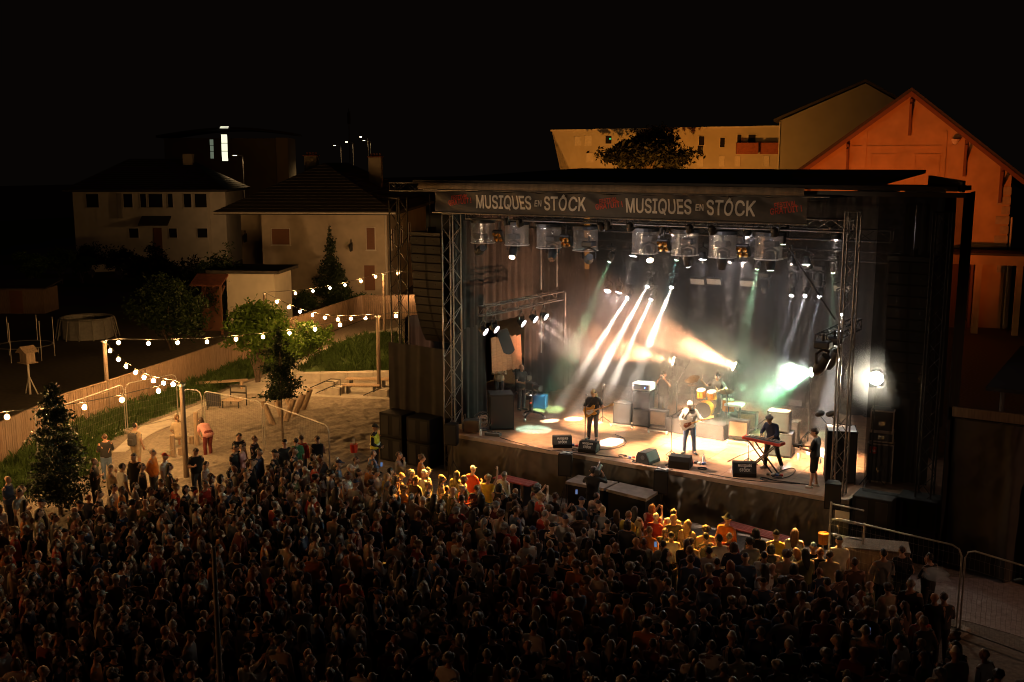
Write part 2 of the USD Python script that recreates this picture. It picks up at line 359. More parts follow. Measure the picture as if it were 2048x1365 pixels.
def hip_roof(b, x0, x1, y0, y1, z, rise, ov=.6, ridge=None):
    x0 -= ov; x1 += ov; y0 -= ov; y1 += ov; w = min(x1 - x0, y1 - y0) / 2
    r0, r1 = ((x0 + w, (y0 + y1) / 2), (x1 - w, (y0 + y1) / 2)) if x1 - x0 > y1 - y0 else (((x0 + x1) / 2, y0 + w), ((x0 + x1) / 2, y1 - w))
    c = [(x0, y0, z), (x1, y0, z), (x1, y1, z), (x0, y1, z)]; A, B = (*r0, z + rise), (*r1, z + rise)
    fs = [(c[0], c[1], B, A), (c[1], c[2], B, B), (c[2], c[3], A, B), (c[3], c[0], A, A)] if x1 - x0 > y1 - y0 else [(c[0], c[1], A, A), (c[1], c[2], B, A), (c[2], c[3], B, B), (c[3], c[0], A, B)]
    for q in fs:
        q = [np.array(p) for p in q]
        # tile courses: each a slightly stepped strip
        n = 16
        for k in range(n):
            t0, t1 = k / n, (k + 1) / n; up = np.array([0, 0, .035])
            p0, p1 = q[0] + (q[3] - q[0]) * t0, q[1] + (q[2] - q[1]) * t0; p2, p3 = q[1] + (q[2] - q[1]) * t1, q[0] + (q[3] - q[0]) * t1
            b.quad(p0 + up, p1 + up, p2, p3); b.quad(p0, p1, p1 + up, p0 + up)
    b.bb(x0, x1, y0, y1, z - .22, z - .02)
    return A, B

# main house
o, a = frame(518, 80, turn=-.06)
hs = thing('beige_house', 'two storey beige stucco house with hipped tile roof behind the plank fence', 'house', o, a)
W, D, EZ = 9.6, 21.0, 6.75
b = MB(); b.bb(0, W, 0, D, 0, EZ); obj('wall', b, 'stucco', hs)
b = MB(); b.bb(-2.6, -.003, 3.2, D, 0, EZ - .02); obj('wall', b, 'stucco', hs)
b = MB(); hip_roof(b, -2.6, W, 0, D, EZ + .2, 3.6, .8)
rf = obj('roof', b, 'roof_tile', hs)
for cx, cy, ch in ((1.0, 9.5, 11.1), (6.4, 9.8, 11.0)):
    b = MB(); b.bb(cx, cx + 1.05, cy, cy + .8, 8.4, ch); c = obj('chimney', b, 'stucco', rf)
    b = MB(); b.bb(cx - .08, cx + 1.13, cy - .08, cy + .88, ch + .003, ch + .1)
    for k in range(4): b.cyl((cx + .18 + k * .24, cy + .4, ch + .1), (cx + .18 + k * .24, cy + .4, ch + .32), .09, n=8)
    obj('chimney_pot', b, 'brick_red', rf)
window(hs, 1.45, 4.45, 1.35, 1.2, 0)
window(hs, 8.35, 4.1, .62, 1.65, 0)
b = MB(); b.bb(7.8, 8.6, -.06, .01, 1.0, 2.9); obj('door', b, 'shutter', hs)
b = MB(); b.cyl((W - .12, -.07, 0), (W - .12, -.07, EZ), .05, n=8); obj('downpipe', b, 'trim_white', hs)
b = MB(); b.cyl((-3.4, -.82, EZ + .12), (W + .8, -.82, EZ + .12), .07, n=6); obj('gutter', b, 'trim_white', hs)
for y in (2.2, 6.3, 10.5):
    R = rotz_m(PI / 2); window(hs, y, 4.0, .9, 1.5, -W - .001, R=R)
def lantern(loc, rz, label):
    t = thing('wall_lantern', label, 'lantern', loc, rz)
    b = MB(); b.tube([(0, 0, .2), (0, -.12, .5), (0, -.32, .72), (0, -.5, .6), (0, -.5, .42)], .022); b.bb(-.05, .05, -.03, .0, -.2, .45)
    b.tube([(0, -.02, .2), (0, -.16, .35), (0, -.28, .34), (0, -.3, .22)], .014); obj('bracket', b, 'iron', t)
    b = MB(); b.put(lathe([(0, .42), (.06, .4), (.17, .25), (.15, .22), (.1, -.15), (.05, -.22), (0, -.25)], 6), t=(0, -.5, 0)); obj('lamp_glass', b, 'iron', t)
Rm = rotz_m(a)
lantern(o + Rm @ np.array([6.9, -.001, 4.2]), a, 'unlit wrought iron lantern on the beige facade beside the dark shutter')
lantern(o + Rm @ np.array([-2.2, 3.18, 4.6]), a, 'unlit scrolled iron lantern at the left end of the beige house')

# annex with flat roof and little tiled porch
o, a = frame(442, 66, turn=-.1)
an = thing('garage_annex', 'small pale annex with flat dark roof in front of the beige house', 'annex', o, a)
b = MB(); b.bb(0, 3.1, 0, 3.5, 0, 3.75); obj('wall', b, 'stucco_white', an)
b = MB(); b.bb(-1.2, 3.5, -.35, 3.9, 3.75, 3.95); obj('roof', b, 'roof_dark', an)
b = MB(); b.prism([(-1.9, -1.3, 3.05), (.15, -1.3, 3.05), (.15, -.003, 3.6), (-1.9, -.003, 3.6)], (0, 0, .1)); obj('porch_roof', b, 'brick_red', an)
b = MB(); b.bb(-.05, .07, -1.2, -1.08, 0, 3.05); b.box((.01, -.8, 2.7), (.1, 1.0, .1), rotx_m(.7)); obj('porch_post', b, 'shutter', an)
b = MB(); b.bb(-1.8, -.5, .3, .4, 0, 2.9); obj('door', b, 'shutter', an)

# white house, left
o, a = frame(140, 108, turn=.02)
wh = thing('white_house', 'dim white house with a row of upper windows behind the dark garden', 'house', o, a)
b = MB(); b.bb(0, 13.6, 0, 9, 0, 7.6); b.bb(13.603, 15.2, 1.2, 9, 0, 7.6); obj('wall', b, 'stucco_white', wh)
b = MB(); hip_roof(b, 0, 15.2, 0, 9, 7.8, 3.1, .7); rf = obj('roof', b, 'roof_dark', wh)
b = MB(); b.bb(10.4, 11.4, 3.4, 4.2, 9.2, 11.4); obj('chimney', b, 'stucco', rf)
for x, w in ((2.0, 1.25), (5.6, .9), (7.15, .6), (8.4, 1.4), (9.9, .5), (11.65, .75), (13.0, 1.2)):
    window(wh, x, 6.0, w, 1.35, 0, 'trim_white', 'dark_glass')
for x, w in ((6.0, .95), (10.0, .8), (13.0, 1.0)): window(wh, x, 2.9, w, .95, 0, 'trim_white', 'dark_glass')
b = MB(); b.bb(8.0, 8.85, -.06, .01, 1.0, 3.9); obj('door', b, 'shutter', wh)
b = MB(); b.prism([(6.9, -1.4, 4.2), (9.9, -1.4, 4.2), (9.9, -.003, 5.0), (6.9, -.003, 5.0)], (0, 0, .12)); obj('canopy', b, 'roof_dark', wh)
b = MB(); b.bb(4.55, 5.0, -.35, -.003, 4.9, 7.4); obj('balcony_screen', b, 'stucco_grey', wh)

# modern building with the lit stair windows
o, a = frame(330, 170, turn=.1)
mb_ = thing('modern_building', 'dark modern building with tall lit stair window far behind the houses', 'building', o, a)
b = MB(); b.bb(0, 17.5, 0, 12, 0, 14.2); obj('wall', b, 'stucco_grey', mb_)
b = MB(); b.bb(17.52, 19.4, -.2, 12, 0, 14.3); obj('stair_wall', b, 'stucco_pale', mb_)
b = MB()
P = [(x, 14.25 + 1.3 * math.sin(PI * (x + 1) / 24)) for x in np.linspace(-1, 20.5, 14)]
for (xa, za), (xb, zb) in zip(P[:-1], P[1:]): b.prism([(xa, -1, za), (xb, -1, zb), (xb, -1, zb + .35), (xa, -1, za + .35)], (0, 13, 0))
obj('roof', b, 'roof_dark', mb_)
def lit(par, x, z, w, h, y, nm='lit_window'):
    o2 = window(par, x, z, w, h, y, 'iron', nm, sill=False)
    q = MB()
    for k in (.36, .66): q.bb(x - w / 2, x + w / 2, y - .07, y - .04, z + h * k, z + h * k + .09)
    obj('glazing_bar', q, 'iron', o2)
lit(mb_, 9.4, 10.6, .95, 4.2, 0); emit('lit_dim', (.7, .85, .6), .16); lit(mb_, 7.4, 11.0, .55, 3.0, 0, 'lit_dim')
b = MB(); b.box((9.6, -.6, 15.9), (1.3, .9, .06), rotx_m(.3)); obj('skylight', b, 'lit_window', mb_)

# apartments with the orange balconies, and the gabled block beside them
o, a = frame(1135, 105, turn=-.10)
ap = thing('apartment_block', 'long yellow lit apartment block with small windows behind the stage roof', 'building', o, a)
top = 13.55
b = MB(); b.prism([(-1.55, 0, top), (20.6, 0, top + .35), (20.6, 0, 0), (1.5, 0, 0), (.25, 0, 9.8)], (0, 10, 0)); obj('wall', b, 'stucco_pale', ap)
b = MB(); b.prism([(-1.7, -.12, top + .003), (20.6, -.12, top + .353), (20.6, -.12, top + .5), (-1.7, -.12, top + .15)], (0, 10.2, 0)); obj('roof_edge', b, 'trim_white', ap)
for x, z, w, h, m_ in ((1.0, 12.2, .55, .8, 'trim_white'), (2.0, 12.2, .6, .9, 'trim_white'), (4.0, 12.35, .6, .75, 'dark_glass'), (4.0, 10.6, .6, .75, 'dark_glass'), (2.2, 10.6, .6, .8, 'trim_white'), (13.0, 12.2, .5, .85, 'dark_glass'), (12.9, 11.35, .55, .8, 'dark_glass'), (15.0, 12.0, .45, .9, 'dark_glass'), (16.6, 12.2, .4, 1.0, 'dark_glass'), (17.8, 12.2, .7, 1.0, 'dark_glass'), (12.9, 10.2, .5, .8, 'trim_white'), (15.0, 10.2, .45, .9, 'trim_white'), (16.5, 10.2, .4, .9, 'trim_white'), (19.2, 10.2, .5, .9, 'trim_white')):
    window(ap, x, z, w, h, 0, 'trim_white', m_, sill=False)
mat('balcony_red', (.32, .09, .05), .7)
for x0_, x1_ in ((16.3, 18.3), (18.6, 20.5)):
    b = MB(); b.bb(x0_, x1_, -1.1, -.003, 11.35, 11.47); b.bb(x0_, x1_, -1.1, -1.05, 11.48, 12.4); b.bb(x0_, x0_ + .05, -1.04, -.003, 11.48, 12.4); obj('balcony', b, 'balcony_red', ap)
b = MB(); b.bb(4.05, 4.25, -.06, -.035, 12.75, 12.9); obj('status_light', b, 'green_screen', ap)
o, a = frame(1556, 98, turn=-.30)
gb = thing('gabled_block', 'unlit beige gabled apartment block left of the orange hall', 'building', o, a)
b = MB(); b.prism([(0, 0, 0), (13, 0, 0), (13, 0, 14.2), (7.3, 0, 17.5), (0, 0, 14.3)], (0, 12, 0)); obj('wall', b, 'stucco_grey', gb)
b = MB()
for p0, p1 in (((-.5, 14.25), (7.3, 17.62)), ((7.3, 17.62), (13.5, 14.1))): b.prism([(p0[0], -.4, p0[1]), (p1[0], -.4, p1[1]), (p1[0], -.4, p1[1] + .22), (p0[0], -.4, p0[1] + .22)], (0, 13, 0))
obj('roof', b, 'roof_dark', gb)
b = MB(); b.cyl((.05, -.1, 5), (.05, -.1, 14.2), .06); obj('downpipe', b, 'trim_white', gb)

# the orange lit hall
o, a = frame(1603, 72, turn=-.37)
hl = thing('orange_hall', 'ochre stucco hall with steep gable glowing orange right of the stage', 'building', o, a)
HW, EH, PH = 13.0, 9.8, 14.9
b = MB(); b.prism([(0, 0, 0), (HW, 0, 0), (HW, 0, EH), (HW / 2 + .25, 0, PH), (0, 0, EH)], (0, 20, 0)); obj('wall', b, 'stucco_ochre', hl)
b = MB(); mx = HW / 2 + .25; k = (PH - EH) / mx
for sx, p0, p1 in ((-1, (-1.4, EH - 1.4 * k + .15), (mx, PH + .15)), (1, (mx, PH + .15), (HW + 1.9, EH - 1.9 * k + .15))):
    b.prism([(p0[0], -1.2, p0[1]), (p1[0], -1.2, p1[1]), (p1[0], -1.2, p1[1] + .3), (p0[0], -1.2, p0[1] + .3)], (0, 22, 0))
rf = obj('roof', b, 'roof_tile', hl)
b = MB()
for p0, p1 in (((-1.4, EH - 1.4 * k), (mx, PH)), ((mx, PH), (HW + 1.9, EH - 1.9 * k))):
    b.prism([(p0[0], -1.24, p0[1] - .12), (p1[0], -1.24, p1[1] - .12), (p1[0], -1.24, p1[1] + .2), (p0[0], -1.24, p0[1] + .2)], (0, .06, 0))
obj('bargeboard', b, 'shutter', rf)
for x in (.6, 3.0, mx, 10.2, HW - .6):                         # roof brackets
    zt = EH + (mx - abs(x - mx)) * k - .25
    b = MB(); b.bb(x - .09, x + .09, -.16, -.003, zt - 2.3, zt); b.bb(x - .08, x + .08, -1.1, -.165, zt - .2, zt - .02)
    b.box((x, -.6, zt - .75), (.13, 1.25, .13), rotx_m(-.85)); obj('bracket', b, 'shutter', hl)
for x in (4.0, 8.9):                                           # pilasters and panels in relief
    b = MB(); b.bb(x - .14, x + .14, -.07, -.003, 6, 13.0 if x < mx else 12.6); obj('pilaster', b, 'stucco_ochre', hl)
b = MB(); b.bb(3.2, 9.9, -.06, -.003, 11.6, 11.72); obj('string_course', b, 'stucco_ochre', hl)
for x in (5.2, 7.9):
    b = MB()
    for q in ((x - .8, x - .68, 8.6, 11.2), (x + .68, x + .8, 8.6, 11.2), (x - .675, x + .675, 11.08, 11.2)): b.bb(q[0], q[1], -.05, -.003, q[2], q[3])
    obj('blind_panel', b, 'stucco_ochre', hl)
for k2 in range(9):
    b = MB(); z = EH - 1.2 - k2 * .62; w = .75 if k2 % 2 else .45
    b.bb(HW - w, HW + .05, -.05, -.003, z, z + .5); obj('quoin', b, 'concrete', hl)
b = MB(); b.cyl((HW + 1.5, -.9, EH - 1.8 * k), (HW + 1.6, .0, EH - 2.6), .06); b.cyl((HW + .2, -.06, 0), (HW + .2, -.06, EH - 2.6), .06); obj('downpipe', b, 'trim_white', hl)
b = MB(); b.put(lathe([(0, -.35), (.12, -.3), (.3, 0), (0, .02)], 10), t=(mx + 2.8, -.32, 12.1)); b.bb(mx + 2.75, mx + 2.85, -.3, -.003, 12.0, 12.1); obj('wall_lamp', b, 'trim_white', hl)
# porch of the hall
o, a = frame(1905, 66, turn=-.37)
pc = thing('orange_porch', 'low orange rendered porch with square openings beside the black stage drape', 'porch', o, a)
b = MB()
b.bb(0, 7.6, 0, .4, 4.35, 4.95); b.bb(0, .35, 0, .4, 0, 4.347); b.bb(1.75, 2.15, 0, .4, 0, 4.347); b.bb(4.1, 4.45, 0, .4, 0, 4.347); b.bb(7.2, 7.6, 0, .4, 0, 4.347)
obj('wall', b, 'stucco_ochre', pc)
b = MB(); b.bb(-.2, 7.8, -.2, 5.0, 4.953, 5.1); obj('roof', b, 'roof_dark', pc)
b = MB(); b.bb(.36, 1.74, 2.2, 2.3, 0, 4.2); obj('door', b, 'shutter', pc)
b = MB(); b.bb(2.2, 4.05, 3.0, 3.1, 0, 4.2); obj('inner_wall', b, 'stucco_pale', pc)

# ------------------------------------------------------------------ street lamps, mast, far lights
def street_lamp(px, top, dist, label, h=None, arm=-.7, lamp=True, k=1.0):
    p = at_dist(px, top, dist); z = p[2]
    t = thing('street_lamp', label, 'street lamp', (p[0], p[1], 0), CAM_YAW, None)
    b = MB(); b.tube([(0, 0, 0), (0, 0, z * .5), (0, 0, z - .25), (arm * .25, 0, z - .04), (arm, 0, z)], [.1, .08, .06, .05, .045], 8); obj('pole', b, 'steel', t)
    b = MB(); b.box((arm - .2, 0, z + .02), (.6, .24, .10), bev=.02); hd = obj('lamp_head', b, 'iron', t)
    b = MB(); b.bb(arm - .42, arm - .02, -.09, .09, z - .05, z - .033); obj('lamp_lens', b, 'lamp_white' if lamp else 'dark_glass', hd)
    if lamp:
        q = np.array([p[0], p[1], 0]) + rotz_m(CAM_YAW) @ np.array([arm - .2, 0, z - .10]); spot(q, q - [0, 0, 5], (1, .62, .26), 260 * k, 74, .6, .06)
street_lamp(486, 310, 120, 'slim street lamp rising behind the beige house roof at its left slope', k=1.2)
street_lamp(682, 291, 190, 'small far street lamp left of the others over the beige roof', arm=-.9)
street_lamp(706, 284, 185, 'far street lamp standing under the thin mast', arm=-.9)
street_lamp(736, 274, 180, 'far street lamp with the brightest head beside the right chimney', arm=-1.0)
street_lamp(741, 281, 200, 'second of two far lamps close together near the right chimney', arm=-1.0)
p = at_dist(697, 217, 150)
t = thing('mast', 'thin unlit mast with antennas rising over the beige house', 'mast', (p[0], p[1], 0))
b = MB(); b.cyl((0, 0, 0), (0, 0, p[2]), .12, .06); obj('pole', b, 'iron', t)
b = MB(); b.bb(-.2, .2, -.1, .1, p[2] - 2.2, p[2] - .6); b.cyl((.25, 0, p[2] - 2), (.25, 0, p[2] - .4), .05); obj('antenna', b, 'iron', t)
# floodlights out of view, placed to light the hall and the apartments
for nm, px, dist, lab, tgt, col, pw in (('unseen_floodlight', 1690, 58, 'unseen floodlight in the yard, placed to light the orange hall', (1745, 262, 72), (1, .165, .017), 1700), ('unseen_floodlight', 1300, 84, 'unseen floodlight placed to light the yellow apartment block', (1330, 300, 105), (1, .34, .04), 3600)):
    p = at_dist(px, 320, dist); q = at_dist(*tgt); t = thing(nm, lab, 'floodlight', (p[0], p[1], 0), CAM_YAW)
    b = MB(); b.cyl((0, 0, 0), (0, 0, 3.0), .06); obj('pole', b, 'iron', t)
    b = MB(); b.box((0, 0, 3.15), (.5, .3, .3), rotx_m(.5)); obj('lamp_head', b, 'iron', t)
    d = q - np.array([p[0], p[1], 3.4]); d /= np.linalg.norm(d); spot(np.array([p[0], p[1], 3.4]) + d * .3, q, col, pw, 56, 1.0, .12)
for px, dist, h, lab, tgt, pw in ((842, 70, 2.2, 'unseen lamp behind the left hanging speakers, placed to light the beige house', (690, 480, 81), 300), (484, 103, 4.4, 'unseen lamp behind the beige house, placed to light the white house', (390, 470, 108), 85)):  # lamps out of view, placed to light the two houses
    p = at_dist(px, 320, dist); t = thing('unseen_lamp', lab, 'lamp', (p[0], p[1], 0)); b = MB(); b.cyl((0, 0, 0), (0, 0, h), .05); obj('post', b, 'iron', t); b = MB(); b.cyl((0, 0, h), (0, 0, h + .2), .1, n=10); obj('lamp_head', b, 'trim_white', t)
    q = np.array([p[0], p[1], h + .35]); spot(q, at_dist(*tgt), (1, .52, .20), pw, 75, .8, .25)
# ------------------------------------------------------------------ poles and string lights
def vplane(px, py, A, B):
    """where the ray through a photo pixel meets the vertical plane through A and B"""
    d = ray(px, py); n = np.array([-(B - A)[1], (B - A)[0], 0.0]); return CAM_C + d * (n @ (A - CAM_C)) / (n @ d)
pole_tops = {}
def lamp_pole(key, px, py, zt, label, m='pole_wood', r=.09):
    p = onz(px, py, zt); pole_tops[key] = p
    t = thing('string_light_pole', label, 'pole', (p[0], p[1], 0))
    b = MB(); b.cyl((0, 0, 0), (0, 0, zt - .12), r * 1.08, r * .92, 12); obj('post', b, m, t, smooth=40)
    b = MB(); b.cyl((0, 0, zt - .12), (0, 0, zt - .03), r * 1.12, n=12); b.cyl((0, 0, zt - .03), (0, 0, zt), r * 1.12, r * .5, 12)
    for k in range(4): b.tube([(r * math.cos(k * PI / 2), r * math.sin(k * PI / 2), zt - .06), (r * 1.9 * math.cos(k * PI / 2), r * 1.9 * math.sin(k * PI / 2), zt - .06)], .018, 5)
    obj('cap', b, 'galv', t)
lamp_pole('a', 208, 680, 3.45, 'round wooden light pole behind the plank fence panels, leftmost of the poles')
lamp_pole('b', 363, 766, 3.35, 'dark light pole nearest the crowd on the left, beside the temporary fence')
lamp_pole('c', 529, 585, 3.5, 'round light pole rising out of the yellow lit bushes')
lamp_pole('d', 767, 546, 4.0, 'farthest light pole, in front of the beige house beside the truss tower')
lamp_pole('e', 755, 630, 3.7, 'light pole standing at the edge of the sand left of the stage')
def light_string(A, B, bulbs, label, ends=True):
    t = thing('string_light', label, 'string light', A)
    pts = [vplane(x, y, A, B) for x, y in bulbs]
    cab = [A] + [p + [0, 0, .17] for p in pts] + ([B] if ends else [])
    b = MB(); b.tube([q - A for q in cab], .012, 4); obj('cable', b, 'iron', t)
    sk = MB()
    for p in pts: sk.cyl(p - A + [0, 0, .06], p - A + [0, 0, .18], .022, n=6)
    obj('sockets', sk, 'iron', t, kind='stuff')
    for p in pts:
        b = MB(); b.sph(p - A, (.075, .075, .085), 1); obj('bulb', b, 'bulb_glow', t)
    return pts
T = pole_tops
light_string(T['a'], T['e'], [(237, 686), (297, 687), (355, 686), (414, 684), (472, 679), (526, 674), (579, 667), (630, 659), (680, 650)], 'long string of glowing bulbs from the leftmost pole to the pole by the stage')
light_string(T['a'], T['b'], [(220, 702), (237, 719), (252, 733), (271, 745), (288, 755), (307, 762), (327, 767), (346, 769)], 'short dense string of bulbs sloping down from the leftmost pole to the dark pole')
light_string(T['c'], T['e'], [(554, 604), (578, 615), (600, 624), (625, 631), (650, 636), (676, 639), (702, 638), (731, 637)], 'sagging string of bulbs over the yellow bushes to the pole by the stage')
light_string(T['c'], T['d'], [(591, 587), (626, 583), (660, 577), (690, 571), (722, 563), (751, 554)], 'highest string of bulbs, in front of the beige house')
off = onz(-700, 930, 3.3)
light_string(T['b'], off, [(317, 782), (244, 800), (169, 815), (94, 826), (14, 834), (-75, 846), (-170, 860), (-280, 877), (-400, 895), (-540, 913)], 'string of bulbs running past the fir tree out of the picture on the left')
w1 = np.array([-4.3, 14.0, 4.2]); light_string(T['d'], w1, [(796, 547)], 'single bulb string end behind the truss tower, upper')
w2 = np.array([-3.3, 12.0, 4.0]); light_string(T['e'], w2, [(792, 632)], 'single bulb string end behind the truss tower, lower')

# ------------------------------------------------------------------ trees and plants
def leaf(b, p, s, r, tilt=1.0):
    n = np.array([r.gauss(0, 1), r.gauss(0, 1), r.gauss(0, 1) * tilt + .6]); a, c, _ = frame_of(n); k = r.uniform(0, 6.28)
    u, w = a * math.cos(k) + c * math.sin(k), -a * math.sin(k) + c * math.cos(k)
    b.v.append(np.array([p - u * s, p - w * s * .45, p + u * s, p + w * s * .45])); b.f.append(np.array([[0, 1, 2], [0, 2, 3]]) + b.n); b.n += 4
def fir(name, loc, h, w, label, seed, leafm='leaf_fir', group=None):
    r = random.Random(seed); t = thing(name, label, 'tree', loc, 0, group); b = MB(); b.cyl((0, 0, 0), (0, 0, h * .97), .07 * h / 4, .012, 8); br = MB(); lf = MB(); z = h * .16
    while z < h * .985:
        k = 1 - (z - h * .16) / (h * .84); n = int(5 + 4 * k)
        for q in range(n):
            a = q * 6.283 / n + r.uniform(-.3, .3) + z * 3; L = (w / 2) * (k ** .8) * r.uniform(.45, 1.25) + .05
            d = np.array([math.cos(a), math.sin(a), -.12 + .5 * (1 - k)]); p1 = np.array([0, 0, z]) + d * L
            br.tube([(0, 0, z), p1 * [.5, .5, 1] + [0, 0, .02], p1], [.015, .009, .004], 3)
            for _ in range(int(14 + 120 * L)):
                u = r.uniform(.12, 1.0); p = np.array([0, 0, z]) + d * L * u + np.array([r.gauss(0, .05), r.gauss(0, .05), r.gauss(-.03, .04)]) * (1 + 1.2 * u * L); leaf(lf, p, r.uniform(.045, .09), r, .5)
        z += h * .052 * r.uniform(.6, 1.4)
    b.put(br); obj('trunk', b, 'bark', t); obj('crown', lf, leafm, t); return t
def crown_tree(name, loc, h, trunk_h, blobs, nleaf, leafm, label, seed, ls=.1, trunk_r=.06, stems=1, cat='tree', group=None, trunk_mat='bark'):
    """trunk, limbs towards each clump of the crown, and leaves spread through the clumps"""
    r = random.Random(seed); t = thing(name, label, cat, loc, 0, group); b = MB(); lf = MB()
    for s in range(stems):
        ox, oy = (r.uniform(-.3, .3), r.uniform(-.3, .3)) if stems > 1 else (0, 0)
        b.tube([(ox * .3, oy * .3, -.05), (ox * .6, oy * .6, trunk_h * .5), (ox, oy, trunk_h)], [trunk_r, trunk_r * .85, trunk_r * .7], 8)
        for c in blobs[s::stems]:
            c0 = np.array(c[0]); b.tube([(ox, oy, trunk_h * .95), (np.array([ox, oy, trunk_h]) + c0) / 2 + [r.uniform(-.1, .1), r.uniform(-.1, .1), 0], c0], [trunk_r * .5, trunk_r * .3, trunk_r * .12], 5)
    tot = sum(np.prod(c[1]) ** .67 for c in blobs)
    for c, rad in blobs:
        n = int(nleaf * np.prod(rad) ** .67 / tot)
        sub = [np.array([r.gauss(0, .45), r.gauss(0, .45), r.gauss(0, .45)]) for _ in range(9)]
        for _ in range(n):
            q = sub[r.randrange(9)] + np.array([r.gauss(0, .26) for _ in range(3)]); leaf(lf, np.array(c) + q * rad, ls * r.uniform(.6, 1.3), r)
    obj('trunk', b, trunk_mat, t); obj('crown', lf, leafm, t); return t
def blob_set(seed, n, c, rad, br):
    r = random.Random(seed); o = []
    for _ in range(n):
        v = np.array([r.gauss(0, 1), r.gauss(0, 1), r.gauss(0, 1)]); v /= np.linalg.norm(v); v *= r.uniform(.35, .9); o.append((np.array(c) + v * rad, np.array(br) * r.uniform(.7, 1.25)))
    return o
p = onz(122, 1030); fir('fir_tree', p, 4.2, 2.15, 'dark bushy fir tree standing in front of the plank fence among the crowd', 3)
p = onz(566, 892)
crown_tree('young_tree', p, 4.6, 1.9, [((0, 0, 2.5), (.62, .62, .38)), ((.05, 0, 2.1), (.75, .75, .24)), ((0, .05, 3.0), (.52, .52, .4)), ((-.05, 0, 3.5), (.42, .42, .4)), ((0, 0, 4.0), (.28, .28, .36)), ((0, 0, 4.35), (.14, .14, .28))], 4200, 'leaf_young', 'young dark leafed tree with thin trunk standing in the playground sand', 5, .07, .045)
p = onz(515, 765)
crown_tree('maple_shrub', p, 4.4, .7, blob_set(11, 22, (-.1, 0, 2.5), (1.9, 1.7, 1.2), (.75, .75, .55)) + [((1.6, .6, 2.2), (.5, .5, .5)), ((.3, .2, 3.7), (.5, .5, .5))], 8500, 'leaf_maple', 'many stemmed yellow green maple under the bulbs at the path', 6, .12, .05, 5)
p = onz(625, 735)
crown_tree('maple_shrub', p, 3, .5, blob_set(12, 10, (0, 0, 1.6), (1.2, 1.1, .8), (.5, .5, .42)), 2600, 'leaf_maple', 'lower yellow green maple bush right of the young tree', 7, .10, .035, 4)
p = onz(345, 700)
crown_tree('garden_bush', p, 4.4, .6, blob_set(21, 22, (0, 0, 2.2), (2.0, 2.0, 1.5), (.8, .8, .75)), 7000, 'leaf_bush', 'large round bush behind the fence right of the pool', 8, .13, .07, 4)
p = onz(440, 655)
crown_tree('garden_bush', p, 5, .8, blob_set(22, 18, (0, 0, 2.9), (1.9, 1.9, 2.0), (.8, .8, .8)), 5200, 'leaf_bush', 'tall dark bush between the round bush and the pale annex', 9, .13, .07, 4)
o, a = frame(655, 77)
def cypress(loc, h, w, seed, label):
    bl = [((0, 0, h * k), (w * .5 * s, w * .5 * s, h * .13)) for k, s in ((.12, .8), (.24, .95), (.36, .95), (.48, .85), (.6, .68), (.72, .5), (.84, .32), (.94, .16))]
    crown_tree('cypress_tree', loc, h, .4, bl, 6500, 'leaf_cypress', label, seed, .11, .1)
cypress((o[0], o[1], .0), 5.4, 2.0, 31, 'narrow cypress against the beige house wall')
o, a = frame(672, 76); cypress((o[0], o[1], .0), 3.2, 1.5, 32, 'small cypress leaning on the taller one by the beige house')
for k, (px, d, w, h, m_, lab) in enumerate(((40, 88, 3.2, 2.6, 'leaf_maple', 'yellow green shrub at the left edge behind the shed'), (105, 92, 3.4, 2.8, 'leaf_maple', 'round yellowish shrub in the dark garden left of the car'), (150, 93, 1.6, 1.9, 'leaf_bush', 'small dark shrub right of the yellowish shrub'))):
    o, a = frame(px, d); crown_tree('garden_shrub', o, h, .3, blob_set(40 + k, 9, (0, 0, h * .55 + .6), (w * .4, w * .4, h * .3), (w * .25, w * .25, h * .22)), 2200, m_, lab, 40 + k, .13, .04, 3)
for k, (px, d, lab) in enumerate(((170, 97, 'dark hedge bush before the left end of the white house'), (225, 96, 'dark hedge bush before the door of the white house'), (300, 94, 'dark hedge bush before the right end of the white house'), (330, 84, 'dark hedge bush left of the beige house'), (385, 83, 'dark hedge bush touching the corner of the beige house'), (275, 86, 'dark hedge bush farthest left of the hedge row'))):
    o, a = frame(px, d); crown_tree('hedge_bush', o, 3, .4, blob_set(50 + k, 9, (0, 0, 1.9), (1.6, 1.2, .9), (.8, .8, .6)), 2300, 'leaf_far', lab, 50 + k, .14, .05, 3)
o, a = frame(600, 73)
for k, (px, lab) in enumerate(((590, 'low dark shrub left of the cypress by the house'), (715, 'low shrub right of the cypress below the lantern'), (845, 'shrub between the truss tower and the hanging speakers'))):
    o, a = frame(px, 73); crown_tree('house_shrub', o, 2, .2, blob_set(60 + k, 7, (0, 0, 1.0), (1.3, .8, .5), (.6, .6, .42)), 1800, 'leaf_bush', lab, 60 + k, .11, .04, 3)
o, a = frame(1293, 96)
crown_tree('plane_tree', o, 14, 9.5, blob_set(71, 30, (0, 0, 11.4), (3.7, 3.4, 1.6), (1.1, 1.1, .8)) + [((0, 0, 12.4), (2.2, 2, .9)), ((-2.6, 0, 11.3), (1.4, 1.2, .8)), ((3, 0, 11.2), (1.4, 1.2, .8))], 11500, 'leaf_far', 'broad dark tree silhouetted against the yellow apartment block', 71, .23, .28)

